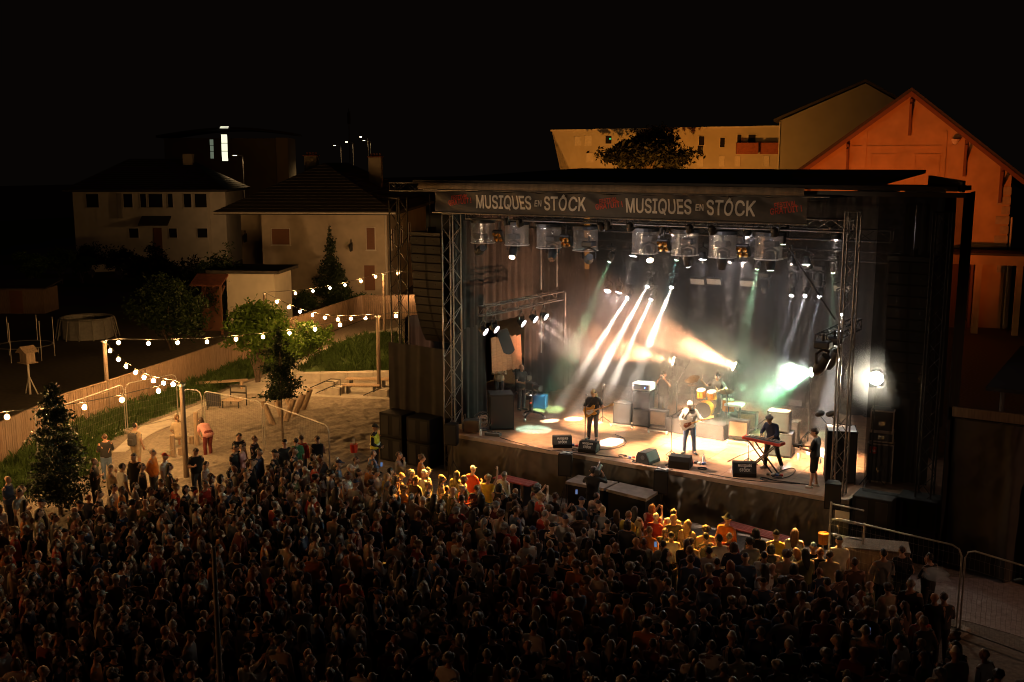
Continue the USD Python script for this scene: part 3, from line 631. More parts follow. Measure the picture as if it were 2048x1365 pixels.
# ------------------------------------------------------------------ garden things
o, a = frame(152, 64)
t = thing('garden_pool', 'round above ground pool with grey frame in the dark garden', 'pool', o, 0)
b = MB(); b.put(lathe([(1.5, 0), (1.52, 1.2), (1.46, 1.2), (1.44, .9)], 14)); obj('liner', b, 'pool_side', t)
b = MB(); b.cyl((0, 0, .5), (0, 0, 1.0), 1.45, n=14); obj('water', b, 'pool_water', t)
b = MB()
for k in range(14):
    q0, q1 = k * 2 * PI / 14, (k + 1) * 2 * PI / 14; b.tube([(1.53 * math.cos(q0), 1.53 * math.sin(q0), 1.22), (1.53 * math.cos(q1), 1.53 * math.sin(q1), 1.22)], .07, 6)
obj('top_rail', b, 'galv', t)
for k in range(14):
    q0 = k * 2 * PI / 14; b = MB(); b.tube([(1.6 * math.cos(q0), 1.6 * math.sin(q0), 1.2), (1.85 * math.cos(q0), 1.85 * math.sin(q0), 0)], .04, 5); obj('leg', b, 'galv', t)
o, a = frame(15, 74)
t = thing('garden_shed', 'low wooden shed at the left edge of the dark garden', 'shed', o, a)
b = MB(); b.bb(-2.2, 1.8, 0, 2.4, 0, 1.75); obj('wall', b, 'fence_wood', t)
b = MB(); b.prism([(-2.5, -.3, 1.77), (2.1, -.3, 1.77), (2.1, 2.7, 2.1), (-2.5, 2.7, 2.1)], (0, 0, .1)); obj('roof', b, 'roof_dark', t)
b = MB(); b.bb(-.6, .3, -.05, -.003, .05, 1.65); obj('door', b, 'shutter', t)
o, a = frame(20, 57)
t = thing('trampoline', 'garden trampoline with thin net poles at the left edge', 'trampoline', o, 0)
b = MB(); b.put(lathe([(1.45, .72), (1.5, .75), (1.45, .78), (1.4, .75), (1.45, .72)], 16)); obj('frame', b, 'galv', t)
b = MB(); b.cyl((0, 0, .73), (0, 0, .75), 1.39, n=16); obj('mat', b, 'board_dark', t)
for k in range(6):
    q0 = k * PI / 3; b = MB(); b.cyl((1.5 * math.cos(q0), 1.5 * math.sin(q0), 0), (1.5 * math.cos(q0), 1.5 * math.sin(q0), 2.2), .025, n=5); obj('net_pole', b, 'galv', t)
p = onz(22, 842)
t = thing('bird_table', 'wooden bird house on a pale tripod post behind the plank fence', 'bird house', (p[0] - 4, p[1] + 3.5, 0))
b = MB(); b.cyl((0, 0, 0), (0, 0, 1.5), .05, n=7); b.tube([(-.35, 0, 0), (0, 0, .9)], .03, 5); b.tube([(.3, .2, 0), (0, 0, .9)], .03, 5); obj('post', b, 'trim_white', t)
b = MB(); b.bb(-.35, .35, -.3, .3, 1.5, 1.54); b.bb(-.26, .26, -.22, .22, 1.54, 2.0); obj('house', b, 'log_wood', t)
b = MB(); b.prism([(-.4, -.35, 2.0), (.4, -.35, 2.0), (0, -.35, 2.3)], (0, .7, 0)); obj('roof', b, 'log_wood', t)
o, a = frame(192, 100)
t = thing('parked_car', 'white hatchback parked in the dark in front of the white house', 'car', o, a + .6)
prof = [(-1.9, .35), (-1.95, .8), (-1.7, 1.0), (-1.2, 1.45), (.5, 1.48), (1.1, 1.0), (1.85, .85), (1.95, .55), (1.9, .3)]
b = MB(); b.prism([(x, -.8, z) for x, z in prof], (0, 1.6, 0)); obj('body', b, 'trim_white', t)
b = MB(); b.prism([(-1.55, -.815, 1.02), (-1.15, -.815, 1.38), (.42, -.815, 1.4), (.95, -.815, 1.02)], (0, .012, 0)); b.prism([(-1.74, -.7, 1.03), (-1.27, -.7, 1.42), (-1.27, .7, 1.42), (-1.74, .7, 1.03)], (-.02, 0, .015)); obj('window', b, 'dark_glass', t)
for x in (-1.25, 1.2):
    for y in (-.82, .66): b = MB(); b.cyl((x, y, .32), (x, y + .16, .32), .32, n=14); obj('wheel', b, 'iron', t)
o, a = frame(240, 99)
for k, dx in enumerate((0, 1.5)):
    t = thing('plant_pot', ('left' if k == 0 else 'right') + ' one of two grey planters by the white house door', 'planter', o + rotz_m(a) @ np.array([dx, 0, 0]))
    b = MB(); b.put(lathe([(.0, 0), (.28, 0), (.4, .75), (.34, .75), (.3, .6), (0, .6)], 10)); obj('pot', b, 'concrete', t)
    b = MB(); [leaf(b, np.array([RN.gauss(0, .2), RN.gauss(0, .2), .8 + RN.random() * .3]), .1, RN) for _ in range(90)]; obj('foliage', b, 'leaf_bush', t)

# low wall, benches, ramps, chair, board, logs, posts
wa, wb = onz(587, 769), onz(800, 764.5)
d = (wb - wa); ln = np.linalg.norm(d); ang = math.atan2(d[1], d[0])
t = thing('low_wall', 'low cast concrete retaining wall below the grass bank', 'wall', wa, ang)
n = 4
for k in range(n): b = MB(); b.bb(k * ln / n + .006, (k + 1) * ln / n - .006, 0, .45, 0, .52, .015); obj('wall_block', b, 'concrete', t)
def bench(px0, px1, py, lab, h=.42, w=.55):
    p0, p1 = onz(px0, py), onz(px1, py + 1); d = p1 - p0; ln = np.linalg.norm(d); a = math.atan2(d[1], d[0])
    t = thing('wooden_bench', lab, 'bench', p0, a)
    for k in range(4): b = MB(); b.bb(0, ln, k * w / 4 + .005, (k + 1) * w / 4 - .008, h - .05, h, .006); obj('slat', b, 'log_wood', t)
    for x in (.25, ln - .25): b = MB(); b.bb(x - .05, x + .05, .05, w - .05, 0, h - .053); obj('leg', b, 'iron', t)
bench(690, 776, 776, 'long dark wooden bench in front of the low concrete wall'); bench(684, 758, 789, 'long wooden bench nearer the sand, in front of the other bench')
def ramp(px, py, lab, rz):
    t = thing('wooden_ramp', lab, 'ramp', onz(px, py), rz)
    b = MB(); b.prism([(-.9, -.3, .02), (-.2, -.3, .35), (.2, -.3, .35), (.2, -.3, .02)], (0, .6, 0)); obj('ramp_board', b, 'concrete', t)
    for y in (-.31, .29): b = MB(); b.tube([(-1.0, y, .04), (-.2, y, .42), (.3, y, .42), (.3, y, .02)], .022, 5); obj('rail', b, 'iron', t)
ramp(664, 778, 'small ramp with bent rails left of the benches', .25); ramp(676, 789, 'second small ramp with bent rails at the near bench', .25); ramp(772, 793, 'small ramp right of the near bench by the pole', .25)
t = thing('big_chair', 'steel framed garden chair with wooden seat on the sand', 'chair', onz(470, 820), CAM_YAW - .25)
for x in (-.38, .38):
    for y in (-.36, .36): b = MB(); b.bb(x - .022, x + .022, y - .022, y + .022, 0, .45 if y < 0 else 1.0); obj('leg', b, 'iron', t)
for k in range(4): b = MB(); b.bb(-.40, .40, -.38 + k * .185, -.38 + k * .185 + .17, .452, .48, .005); obj('seat_slat', b, 'log_wood', t)
for z in (.66, .96): b = MB(); b.bb(-.36, .36, .335, .385, z, z + .07); obj('back_rail', b, 'iron', t)
t = thing('easel_board', 'dark blue display board standing on two legs beside the garden chair', 'board', onz(428, 823), CAM_YAW + .1)
b = MB(); b.box((0, 0, .52), (.62, .03, .62), rotx_m(.1)); obj('panel', b, 'board_dark', t)
for x in (-.26, .26): b = MB(); b.tube([(x, -.06, 0), (x, .03, .8)], .022, 5); obj('leg', b, 'iron', t); b = MB(); b.tube([(x, .3, 0), (x, .05, .75)], .018, 5); obj('leg', b, 'iron', t)
t = thing('timber_seat', 'low timber seat at the path edge behind the display board', 'bench', onz(445, 782), .9)
for k in range(3): b = MB(); b.bb(-1.2, 1.2, k * .15, k * .15 + .14, .38, .43, .005); obj('slat', b, 'log_wood', t)
for x in (-.9, .9): b = MB(); b.bb(x - .07, x + .07, .02, .42, 0, .377); obj('leg', b, 'log_wood', t)
logs = [((549, 857), (526, 803)), ((566, 842), (550, 791)), ((581, 816), (567, 779)), ((568, 851), (587, 798)), ((586, 838), (607, 789)), ((603, 826), (621, 778))]
names = ('leftmost', 'second from the left', 'third from the left, farthest back', 'nearest the young tree trunk, leaning right', 'second from the right', 'rightmost')
for (bx, tx), nm in zip(logs, names):
    p = onz(*bx); dist = (p - CAM_C) @ ray(1024, 682.5); q = at_dist(*tx, dist)
    t = thing('leaning_log', 'thick log tilted in the sand, %s of six' % nm, 'log', p, 0, 'leaning logs in the playground')
    v = (q - p); b = MB(); k = .13; b.tube([-v * .08, v * .33 + [.01, .0, 0], v * .7 + [-.01, .01, 0], v], [k * 1.05, k, k * .97, k * .93], 12); obj('trunk', b, 'log_wood', t, smooth=50)
for k, (bx, ty, lab) in enumerate((((347, 925), 868, 'short wooden post with rope beside the dark light pole'), ((395, 900), 822, 'tall wooden post right of the dark light pole'), ((362, 922), 895, 'low wooden stump beside the dark light pole'), ((383, 895), 873, 'low wooden stump behind the tall wooden post'))):
    p = onz(*bx); q = at_dist(bx[0] - 3, ty, (p - CAM_C) @ ray(1024, 682.5))
    t = thing('wooden_post', lab, 'post', p); b = MB(); b.tube([(0, 0, -.05), (0, 0, q[2] * .5), (0, 0, q[2])], [.095, .09, .088], 10); obj('post', b, 'log_wood', t, smooth=50)
p0 = onz(281, 893, .75); p1 = onz(345, 900, .9)
t = thing('barrier_rope', 'slack rope tied between the fence and the short wooden post', 'rope', p0)
b = MB(); b.tube([(p1 - p0) * k + [0, 0, -.18 * math.sin(k * PI)] for k in np.linspace(0, 1, 9)], .012, 5); obj('rope', b, 'galv', t)

# ------------------------------------------------------------------ temporary mesh fences
mat('fence_wire', (.40, .38, .36), .5, .1, metal=.6)
def heras(A, B, label, h=2.0, bars=True, round_=True, group='temporary fence panels'):
    A, B = np.array([A[0], A[1], 0]), np.array([B[0], B[1], 0]); d = B - A; ln = np.linalg.norm(d)
    t = thing('fence_panel', label, 'fence panel', A, math.atan2(d[1], d[0]), group); r = .021; c = .22 if round_ else .02
    b = MB(); b.tube([(0, 0, .08), (0, 0, h - c), (c * .3, 0, h - c * .3), (c, 0, h), (ln - c, 0, h), (ln - c * .3, 0, h - c * .3), (ln, 0, h - c), (ln, 0, .08)], r, 6); obj('frame', b, 'galv', t)
    b = MB(); b.cyl((0, 0, .15), (ln, 0, .15), r, n=6); obj('bottom_rail', b, 'galv', t)
    b = MB()
    for x in np.arange(.12, ln, .115): b.cyl((x, 0, .15), (x, 0, h), .0017, n=3, cap=False)
    for z in np.arange(.35, h, .26): b.cyl((0, .004, z), (ln, .004, z), .0017, n=3, cap=False)
    obj('mesh_infill', b, 'fence_wire', t, kind='stuff')
    for x in (0, ln): b = MB(); b.box((x, 0, .07), (.22, .62, .13), bev=.02); obj('foot', b, 'concrete', t)
z2 = 2.0
P_ = lambda x, y: onz(x, y, z2)
heras(P_(70, 830), P_(246, 769), 'temporary mesh fence panel behind the fir tree'); heras(P_(250, 768), P_(352, 748), 'temporary mesh fence panel under the dense string of bulbs')
heras(P_(366, 778), P_(402, 782), 'short visible mesh fence panel right of the dark pole'); heras(P_(407, 782), P_(523, 804), 'rounded mesh fence panel in front of the garden chair')
heras(P_(527, 805), P_(657, 852), 'mesh fence panel crossing in front of the leaning logs')
heras(P_(1660, 1042), P_(1924, 1103), 'mesh fence panel with bright top rail at the right end of the stage', 2.1); heras(P_(1931, 1106), P_(2110, 1160), 'rounded mesh fence panel at the right edge', 2.1)
p = at_dist(427, 1095, 18.2)
t = thing('grey_mast', 'slim grey mast rising out of the foreground crowd on the left', 'mast', (p[0], p[1], 0))
b = MB(); b.cyl((0, 0, 0), (0, 0, p[2]), .062, .036, 12); obj('pole', b, 'galv', t, smooth=40)
# ------------------------------------------------------------------ the stage
mat('deck_ply', (.29, .155, .085), .55, .35, 1.6, .08, detail=8, stretch=(1, 3, 1))
mat('deck_edge', (.42, .33, .26), .6, .2); mat('truss_alu', (.22, .21, .20), .4, .2, 10, metal=.8); mat('truss_black', (.05, .05, .05), .45, .2)
mat('molton', (.014, .0125, .0115), .95, .25, 3, .1); mat('backcloth', (.016, .013, .011), .92, .3, 1.2, .1, stretch=(1, 1, .3)); mat('skirt_cloth', (.085, .078, .062), .8, .3, 2, .1)
mat('roof_skin', (.02, .019, .018), .7, .3); mat('roof_strip', (.22, .17, .12), .7, .35, 2.2, .35, stretch=(3, 1, 1)); mat('banner_black', (.055, .047, .042), .62, .2)
mat('wing_fabric', (.02, .018, .016), .85, .35, 2, .2); mat('drape_cloth', (.05, .045, .038), .8, .3, 2, .1); mat('letter_white', (.72, .68, .62), .65, .06); mat('letter_red', (.55, .06, .03), .65, .06)
mat('black_paint', (.025, .024, .024), .5, .2); mat('cabinet', (.010, .0095, .009), .7, .2, 30, .15, spec=.25); mat('grille', (.010, .010, .010), .7, .35, 60, .3); mat('case_black', (.045, .043, .042), .5, .2)
mat('chrome', (.75, .74, .72), .18, .05, metal=1.0); mat('white_plastic', (.7, .68, .64), .45, .06); mat('cloth_dark', (.04, .037, .035), .9, .2)
mat('wood_panel', (.36, .16, .07), .6, .3, 3, .1, stretch=(1, 1, 8)); mat('red_wood', (.34, .045, .025), .55, .35, 3, .2, stretch=(1, 6, 6)); mat('riser_top', (.30, .23, .18), .6, .3, 4, .2)
mat('red_paint', (.55, .04, .02), .35, .1); mat('orange_lacquer', (.75, .27, .02), .2, .15, 2); mat('drum_skin', (.7, .66, .58), .5, .1); mat('brass', (.55, .30, .09), .25, .1, metal=1.0)
mat('tolex', (.022, .02, .018), .8, .3, 60, .2); mat('amp_cloth', (.27, .18, .10), .8, .25, 40); mat('maple_neck', (.62, .38, .16), .35, .15, stretch=(1, 1, 6)); mat('gold_guitar', (.62, .30, .05), .25, .2, 2)
mat('blue_paint', (.03, .07, .22), .4, .1); mat('yellow_paint', (.75, .55, .03), .4, .1); mat('gaffer', (.02, .02, .02), .6, .2)
def glassy(name, k, tint=(1, 1, 1), rough=.08):
    MATS[name] = usdkit.material(stage, '/World/Looks/' + name, {'t': ('transparent_bsdf', {'color': tint}), 'g': ('glossy_bsdf', {'roughness': rough, 'color': (.9, .9, .9)}), 'f': ('fresnel', {'IOR': 1.5}), 'a': ('math', {'math_type': 'add', 'value2': k}),
        'x': ('mix_closure', {})}, [('f.fac', 'a.value1'), ('a.value', 'x.fac'), ('t.transparent', 'x.closure1') if False else ('t.BSDF', 'x.closure1'), ('g.BSDF', 'x.closure2')], surface='x.closure')
MATS['rain_dome'] = usdkit.material(stage, '/World/Looks/rain_dome', {'t': ('transparent_bsdf', {'color': (.94, .93, .92)}), 'd': ('translucent_bsdf', {'color': (.7, .66, .62)}), 'q': ('diffuse_bsdf', {'color': (.7, .66, .62)}), 'dq': ('mix_closure', {'fac': .5}), 'g': ('glossy_bsdf', {'roughness': .12, 'color': (.95, .95, .95), 'distribution': 'ggx'}), 'n': ('noise_texture', {'scale': 9, 'detail': 3}), 'b': ('bump', {'strength': .5, 'distance': .03}), 'a': ('mix_closure', {'fac': .16}), 'x': ('mix_closure', {'fac': .12})},
    [('n.fac', 'b.height'), ('b.normal', 'g.normal'), ('d.BSDF', 'dq.closure1'), ('q.BSDF', 'dq.closure2'), ('t.BSDF', 'a.closure1'), ('dq.closure', 'a.closure2'), ('a.closure', 'x.closure1'), ('g.BSDF', 'x.closure2')], surface='x.closure')
MATS['scrim'] = usdkit.material(stage, '/World/Looks/scrim', {'t': ('transparent_bsdf', {}), 'd': ('diffuse_bsdf', {'color': (.012, .011, .010)}), 'x': ('mix_closure', {'fac': .66})}, [('t.BSDF', 'x.closure1'), ('d.BSDF', 'x.closure2')], surface='x.closure')
emit('lens_white', (1, .92, .95), 60); emit('lens_warm', (1, .72, .42), 160); emit('lens_green', (.75, 1, .75), 60); emit('lens_teal', (.5, .95, 1), 40); emit('lens_star', (1, 1, .82), 400); emit('led_blue', (.1, .3, 1), 8); emit('phone_screen', (.3, .5, 1), .3); emit('led_red', (1, .05, .02), 3)

DZ = 1.5
# deck of plywood stage panels with aluminium edge
t = thing('stage_deck', 'wide stage floor of brown plywood panels raised above the crowd', 'stage')
for i in range(14):
    for j in range(6):
        x0_, y0_ = -.55 + i * .975, .0 + j * 1.75
        b = MB(); b.bb(x0_ + .003, x0_ + .972, y0_ + .003, y0_ + 1.747, DZ - .06 - RN.uniform(0, .002), DZ - RN.uniform(0, .003)); obj('panel', b, 'deck_ply', t)
b = MB(); b.bb(-.57, 13.12, -.035, -.002, DZ - .12, DZ + .012); obj('edge_strip', b, 'deck_edge', t)
b = MB(); b.bb(-.54, 13.08, .08, 10.4, .02, DZ - .065); obj('substructure', b, 'black_paint', t)
b = MB(); b.bb(-4.2, -.56, 2.4, 8.2, DZ - .1, DZ - .004); obj('side_deck', b, 'deck_ply', t)
b = MB(); b.bb(13.1, 16.3, 1.2, 8.0, DZ - .1, DZ - .004); obj('side_deck', b, 'deck_ply', t)

def cloth(name, p0, p1, z0, z1, m, label=None, amp=.06, wl=.45, seed=0, gather=0.0, nu=None, nv=14, parent=None, cat='curtain', swag=0.0, kind=None, group=None, gathers=None):
    """a hanging cloth with folds, from p0 to p1 in plan"""
    p0, p1 = np.array(p0, float), np.array(p1, float); d = p1 - p0; ln = np.linalg.norm(d); d /= ln; nrm = np.array([d[1], -d[0]])
    nu = nu or int(ln / .055) + 2; u = np.linspace(0, ln, nu); v = np.linspace(0, 1, nv); U, V = np.meshgrid(u, v, indexing='ij')
    nz = meshkit.noise(np.stack([U * .9, V * .5, 0 * U + seed], -1), seed); ph = U / wl * 2 * PI + 5 * nz
    o = amp * (.35 + .65 * (1 - V)) * (np.sin(ph) + .4 * np.sin(2.3 * ph + 1)) * (.4 + 1.1 * meshkit.noise(np.stack([U * .5, V * .7, 0 * U + 9], -1), seed + 1))
    if swag: o = o + swag * np.sin(V * 9 + 4 * meshkit.noise(np.stack([U * .7, V * 2, 0 * U], -1), seed + 3)) * .5
    for gx, gw in gathers or ():                                  # radiating folds from a tied point on the top edge
        th = np.arctan2((U - gx), (1 - V) * (z1 - z0) + .05); rr = np.hypot(U - gx, (1 - V) * (z1 - z0))
        o = o + .05 * np.sin(th * 22) * np.clip(rr / .4, 0, 1) * np.exp(-rr / gw)
    P = np.stack([p0[0] + d[0] * U + nrm[0] * o, p0[1] + d[1] * U + nrm[1] * o, z0 + (z1 - z0) * V - .03 * np.abs(np.sin(ph * .25)) * (V > .97)], -1)
    b = MB(); b.grid(P); return obj(name, b, m, parent, label, cat if parent is None else None, group, kind, smooth=True)
cloth('stage_skirt', (-.6, -.09), (13.15, -.09), .02, DZ - .09, 'skirt_cloth', 'long dark cloth hanging in folds along the stage front', .04, .8, 3, gathers=[(.3, 1.0), (2.6, .8), (6.2, .8), (9.8, .8), (11.9, 1.3), (12.9, 1.0)])
cloth('back_curtain', (-.7, 10.2), (13.3, 10.2), DZ, 9.7, 'backcloth', 'tall dark backdrop curtain behind the band', .10, .9, 5, nv=20, gathers=[(10.2, 2.5)])
cloth('side_curtain', (-1.0, 10.1), (-1.0, .9), 4.9, 9.6, 'molton', 'upper black side curtain on the left of the stage above the opening', .09, .55, 7)
cloth('side_curtain', (-1.05, 3.0), (-1.0, .75), DZ, 4.95, 'molton', 'lower black side curtain next to the left truss tower', .07, .5, 8)
cloth('side_curtain', (-1.02, 10.1), (-1.02, 5.6), DZ, 4.95, 'backcloth', 'lower black side curtain at the back left of the stage', .08, .5, 9)
cloth('side_curtain', (13.5, 10.1), (13.6, 5.2), DZ, 9.6, 'molton', 'black side curtain at the back right of the stage', .08, .5, 10)
cloth('wing_cloth', (-4.0, 1.0), (-1.0, .85), .0, 4.25, 'wing_fabric', 'dark cloth wall between the two left truss towers under the hanging speakers', .05, .9, 12)
cloth('wing_cloth', (-4.3, 8.6), (-4.2, 2.2), DZ, 5.0, 'molton', 'dark cloth closing the side stage behind the three stagehands', .05, .6, 14)
cloth('wing_scrim', (13.42, .15), (15.5, .12), 1.0, 10.0, 'scrim', 'black gauze in front of the right hanging speakers', .02, .7, 13)
cloth('wing_cloth', (15.5, .14), (15.62, 1.0), 0, 10.0, 'molton', 'black cloth on the outer right side of the stage tower', .06, .6, 15, nv=10)
cloth('wing_cloth', (13.5, 2.6), (14.6, 2.6), DZ, 10, 'molton', 'black cloth behind the right hanging speakers', .06, .6, 16)
# roof
def W(name, b, m, label, cat, **k): return obj(name, b, m, None, label, cat, **k)
t = thing('stage_roof', 'flat black stage roof with brown fabric front edge above the banner', 'roof')
b = MB(); b.prism([(-1.6, -.5, 10.02), (13.2, -.5, 10.02), (12.3, 10.9, 10.33), (-1.6, 10.9, 10.33)], (0, 0, .12)); b.bb(13.2, 15.45, -.5, 1.4, 10.02, 10.14); obj('roof_skin', b, 'roof_skin', t)
b = MB(); b.prism([(14.6, .2, 10.15), (15.55, -.45, 10.0), (15.55, -.45, 10.28), (14.6, .2, 10.4)], (0, .4, 0)); b.bb(-1.5, 15.6, -.2, .0, 9.86, 9.98); obj('roof_beam', b, 'black_paint', t)
U, V = np.meshgrid(np.linspace(-1.3, 11.65, 120), np.linspace(0, 1, 6), indexing='ij')
o_ = .05 * meshkit.fbm(np.stack([U * 2.2 + V, V * 1.3, U * 0], -1), 3, 4) + .05 * np.sin(V * 3)
b = MB(); b.grid(np.stack([U, -.56 - o_, 9.84 + .22 * V], -1)); obj('front_strip', b, 'roof_strip', t, smooth=True)
b = MB()
for x in (-.2, 5.4, 11.5): b.bb(x - .1, x + .1, .1, 10.3, 9.7, 9.85)
obj('rafter', b, 'truss_black', t)

# banner with its lettering
BX0, BX1, BZ0, BZ1, BY = -.58, 11.74, 9.13, 9.80, -.62
def wrinkle(x, z):
    q = np.stack([x * 1.1 + z * 1.2, z * 1.4, 0 * x], -1); return .14 * (meshkit.fbm(q, 3, 21) - .5) + .035 * np.sin((x * 1.6 + z * 2.6) * 3 + 4 * meshkit.noise(q * .5, 2)) * np.clip((z - BZ0) / .5, 0.2, 1)
tb = thing('festival_banner', 'long black festival banner with pale lettering hung along the roof front', 'banner')
U, V = np.meshgrid(np.linspace(BX0, BX1, 260), np.linspace(BZ0, BZ1, 14), indexing='ij')
b = MB(); b.grid(np.stack([U, BY - wrinkle(U, V), V + .025 * np.sin(U * 5.1) * (V > BZ1 - .06)], -1)); obj('cloth', b, 'banner_black', tb, smooth=True)
b = MB(); b.cyl((BX0 - .1, BY - .02, BZ0 - .03), (BX1 + .05, BY - .02, BZ0 - .03), .028, n=8); obj('bottom_bar', b, 'truss_alu', tb)
b = MB(); b.cyl((BX0 - .5, BY + .02, BZ1 + .03), (BX1 + .6, BY + .02, BZ1 + .03), .022, n=8); obj('top_bar', b, 'truss_alu', tb)
def letters(txt, x, z, h, xs, m, rot=0.0, bold=True, extra=None):
    ms = meshkit.text_mesh(txt, h, .004, bold); v = np.array(ms.vertices); v[:, 0] *= xs; v, f = trimesh.remesh.subdivide_to_size(v, ms.faces, .16, max_iter=6)
    if extra is not None: f = np.vstack([f, extra[1] + len(v)]); v = np.vstack([v, extra[0]])
    w = v[:, 0].max(); c, s = math.cos(rot), math.sin(rot); X = x + v[:, 0] * c - v[:, 1] * s; Z = z + v[:, 0] * s + v[:, 1] * c
    P = np.stack([X, BY - .006 - v[:, 2] - wrinkle(X, Z), Z], 1); b = MB(); b.add(P, f[:, ::-1]); obj('lettering', b, m, tb); return w
bx = lambda px, py=405: ony(px, py, BY)[0]
for xa, xb in ((951, 1172), (1250, 1512)):
    X0, X1 = bx(xa), bx(xb); s = X1 - X0; h = .40; z = 9.285
    def fit(txt, x, w, hh, zz):
        ms = meshkit.text_mesh(txt, hh, .004, True); return letters(txt, x, zz, hh, w / (ms.bounds[1][0]), 'letter_white')
    fit('MUSIQUES', X0, s * .525, h, z); fit('EN', X0 + s * .55, s * .063, h * .45, z + .10); fit('ST', X0 + s * .635, s * .127, h, z); fit('O', X0 + s * .768, s * .07, h, z); fit('CK', X0 + s * .845, s * .155, h, z)
    b = MB(); xo = X0 + s * .805; b.prism([(xo - .015, BY - .05 - wrinkle(np.array([xo]), np.array([z]))[0], z + h + .01), (xo + .05, BY - .05, z + h - .03), (xo + .09, BY - .05, z + h + .05), (xo + .03, BY - .05, z + h + .085)], (0, -.004, 0)); obj('lettering', b, 'letter_white', tb)
for px, w in ((898, .95), (1192, .95), (1541, .95)):
    X0 = bx(px); letters('FESTIVAL', X0 + .10, 9.52, .12, .8, 'letter_red', .13); letters('GRATUIT !', X0, 9.33, .16, .8, 'letter_red', .13)

# ------------------------------------------------------------------ trusses
def truss(p0, p1, label, w=.4, pitch=.45, m='truss_alu', r=.026, name='truss', cat='truss', up=None, group=None):
    p0, p1 = np.array(p0, float), np.array(p1, float); L = p1 - p0; ln = np.linalg.norm(L); d = L / ln
    a = np.array([1.0, 0, 0]) if abs(d[2]) > .9 else np.cross(d, [0, 0, 1.0]); a /= np.linalg.norm(a); c = np.cross(d, a)
    t = thing(name, label, cat, p0, 0, group); cs = [(a * sx + c * sy) * w / 2 for sx, sy in ((-1, -1), (1, -1), (1, 1), (-1, 1))]
    for q in cs: b = MB(); b.cyl(q, q + L, r, n=8); obj('chord', b, m, t, smooth=50)
    n = max(2, int(ln / pitch)); b = MB()
    for i in range(4):
        q0, q1 = cs[i], cs[(i + 1) % 4]
        for k in range(n):
            u0, u1 = L * k / n, L * (k + 1) / n; s, e = (q0, q1) if (k + i) % 2 else (q1, q0); b.cyl(s + u0, e + u1, r * .45, n=4, cap=False)
    for k in (0, n):
        for i in range(4): b.cyl(cs[i] + L * k / n, cs[(i + 1) % 4] + L * k / n, r * .8, n=5)
    obj('lacing', b, m, t); return t
truss((-3.85, 1.5, 0), (-3.85, 1.5, 9.45), 'outer left truss tower holding the left hanging speakers', m='truss_black', name='truss_tower', w=.45)
truss((-.75, .5, .0), (-.75, .5, 9.0), 'inner left truss tower at the front left corner of the stage', name='truss_tower', w=.45)
truss((12.68, .45, DZ), (12.68, .45, 9.42), 'inner right truss tower at the front right corner of the stage', name='truss_tower', w=.34)
truss((14.95, .6, 0), (14.95, .6, 9.45), 'outer right truss tower behind the black gauze', name='truss_tower', m='truss_black', w=.4)
truss((-4.1, 1.5, 9.85), (-.4, 1.0, 9.9), 'short truss arm from the roof to the outer left tower', m='truss_black', w=.28)
truss((-.4, 1.0, 9.0), (12.5, 1.0, 9.0), 'front lighting truss behind the banner carrying the plastic hoods', m='truss_alu', w=.34, pitch=.5)
truss((-.4, 4.0, 8.55), (12.9, 4.0, 8.55), 'middle lighting truss carrying the row of round lamps', m='truss_black', w=.34, pitch=.5)
truss((-.4, 7.6, 7.6), (12.9, 7.6, 7.6), 'rear lighting truss carrying the narrow beam lamps', m='truss_black', w=.34, pitch=.5)
truss((.9, -.1, 5.86), (.9, 5.0, 5.86), 'side truss with five lit lamps at the left of the stage', m='truss_black', w=.3, pitch=.4)
truss((12.1, .0, 5.9), (12.1, 3.6, 5.9), 'side truss at the right of the stage behind the inner tower', m='truss_black', w=.3, pitch=.4)
for px, py0, py1, X, lab in ((1082, 490, 580, .9, 'left hoist tube holding the side truss'), (1114, 478, 574, .9, 'right hoist tube holding the side truss'), (1083, 632, 706, .9, 'loose hanging tube under the right end of the side truss'), (1131, 586, 694, 1.0, 'loose hanging tube right of the side truss'), (1106, 440, 480, .9, 'short hanging tube under the banner')):
    q0, q1 = onx(px, py0, X), onx(px, py1, X); q1[0], q1[1] = q0[0], q0[1]
    t = thing('hoist_tube', lab, 'tube', q1); b = MB(); b.cyl((0, 0, 0), (0, 0, q0[2] - q1[2]), .022, n=6); obj('tube', b, 'galv', t)
def tube_thing(p, q, r, label, m='black_paint', name='cable', cat='cable', sag=0.0, n=6):
    p, q = np.array(p, float), np.array(q, float); t = thing(name, label, cat, p); b = MB(); b.tube([(q - p) * k - np.array([0, 0, sag * math.sin(PI * k)]) for k in np.linspace(0, 1, 9)], r, n); obj(name, b, m, t); return t
tube_thing(ony(1572, 488, 1.0), ony(1670, 640, 1.0), .025, 'black cable hanging diagonally from the front truss to the right side truss')

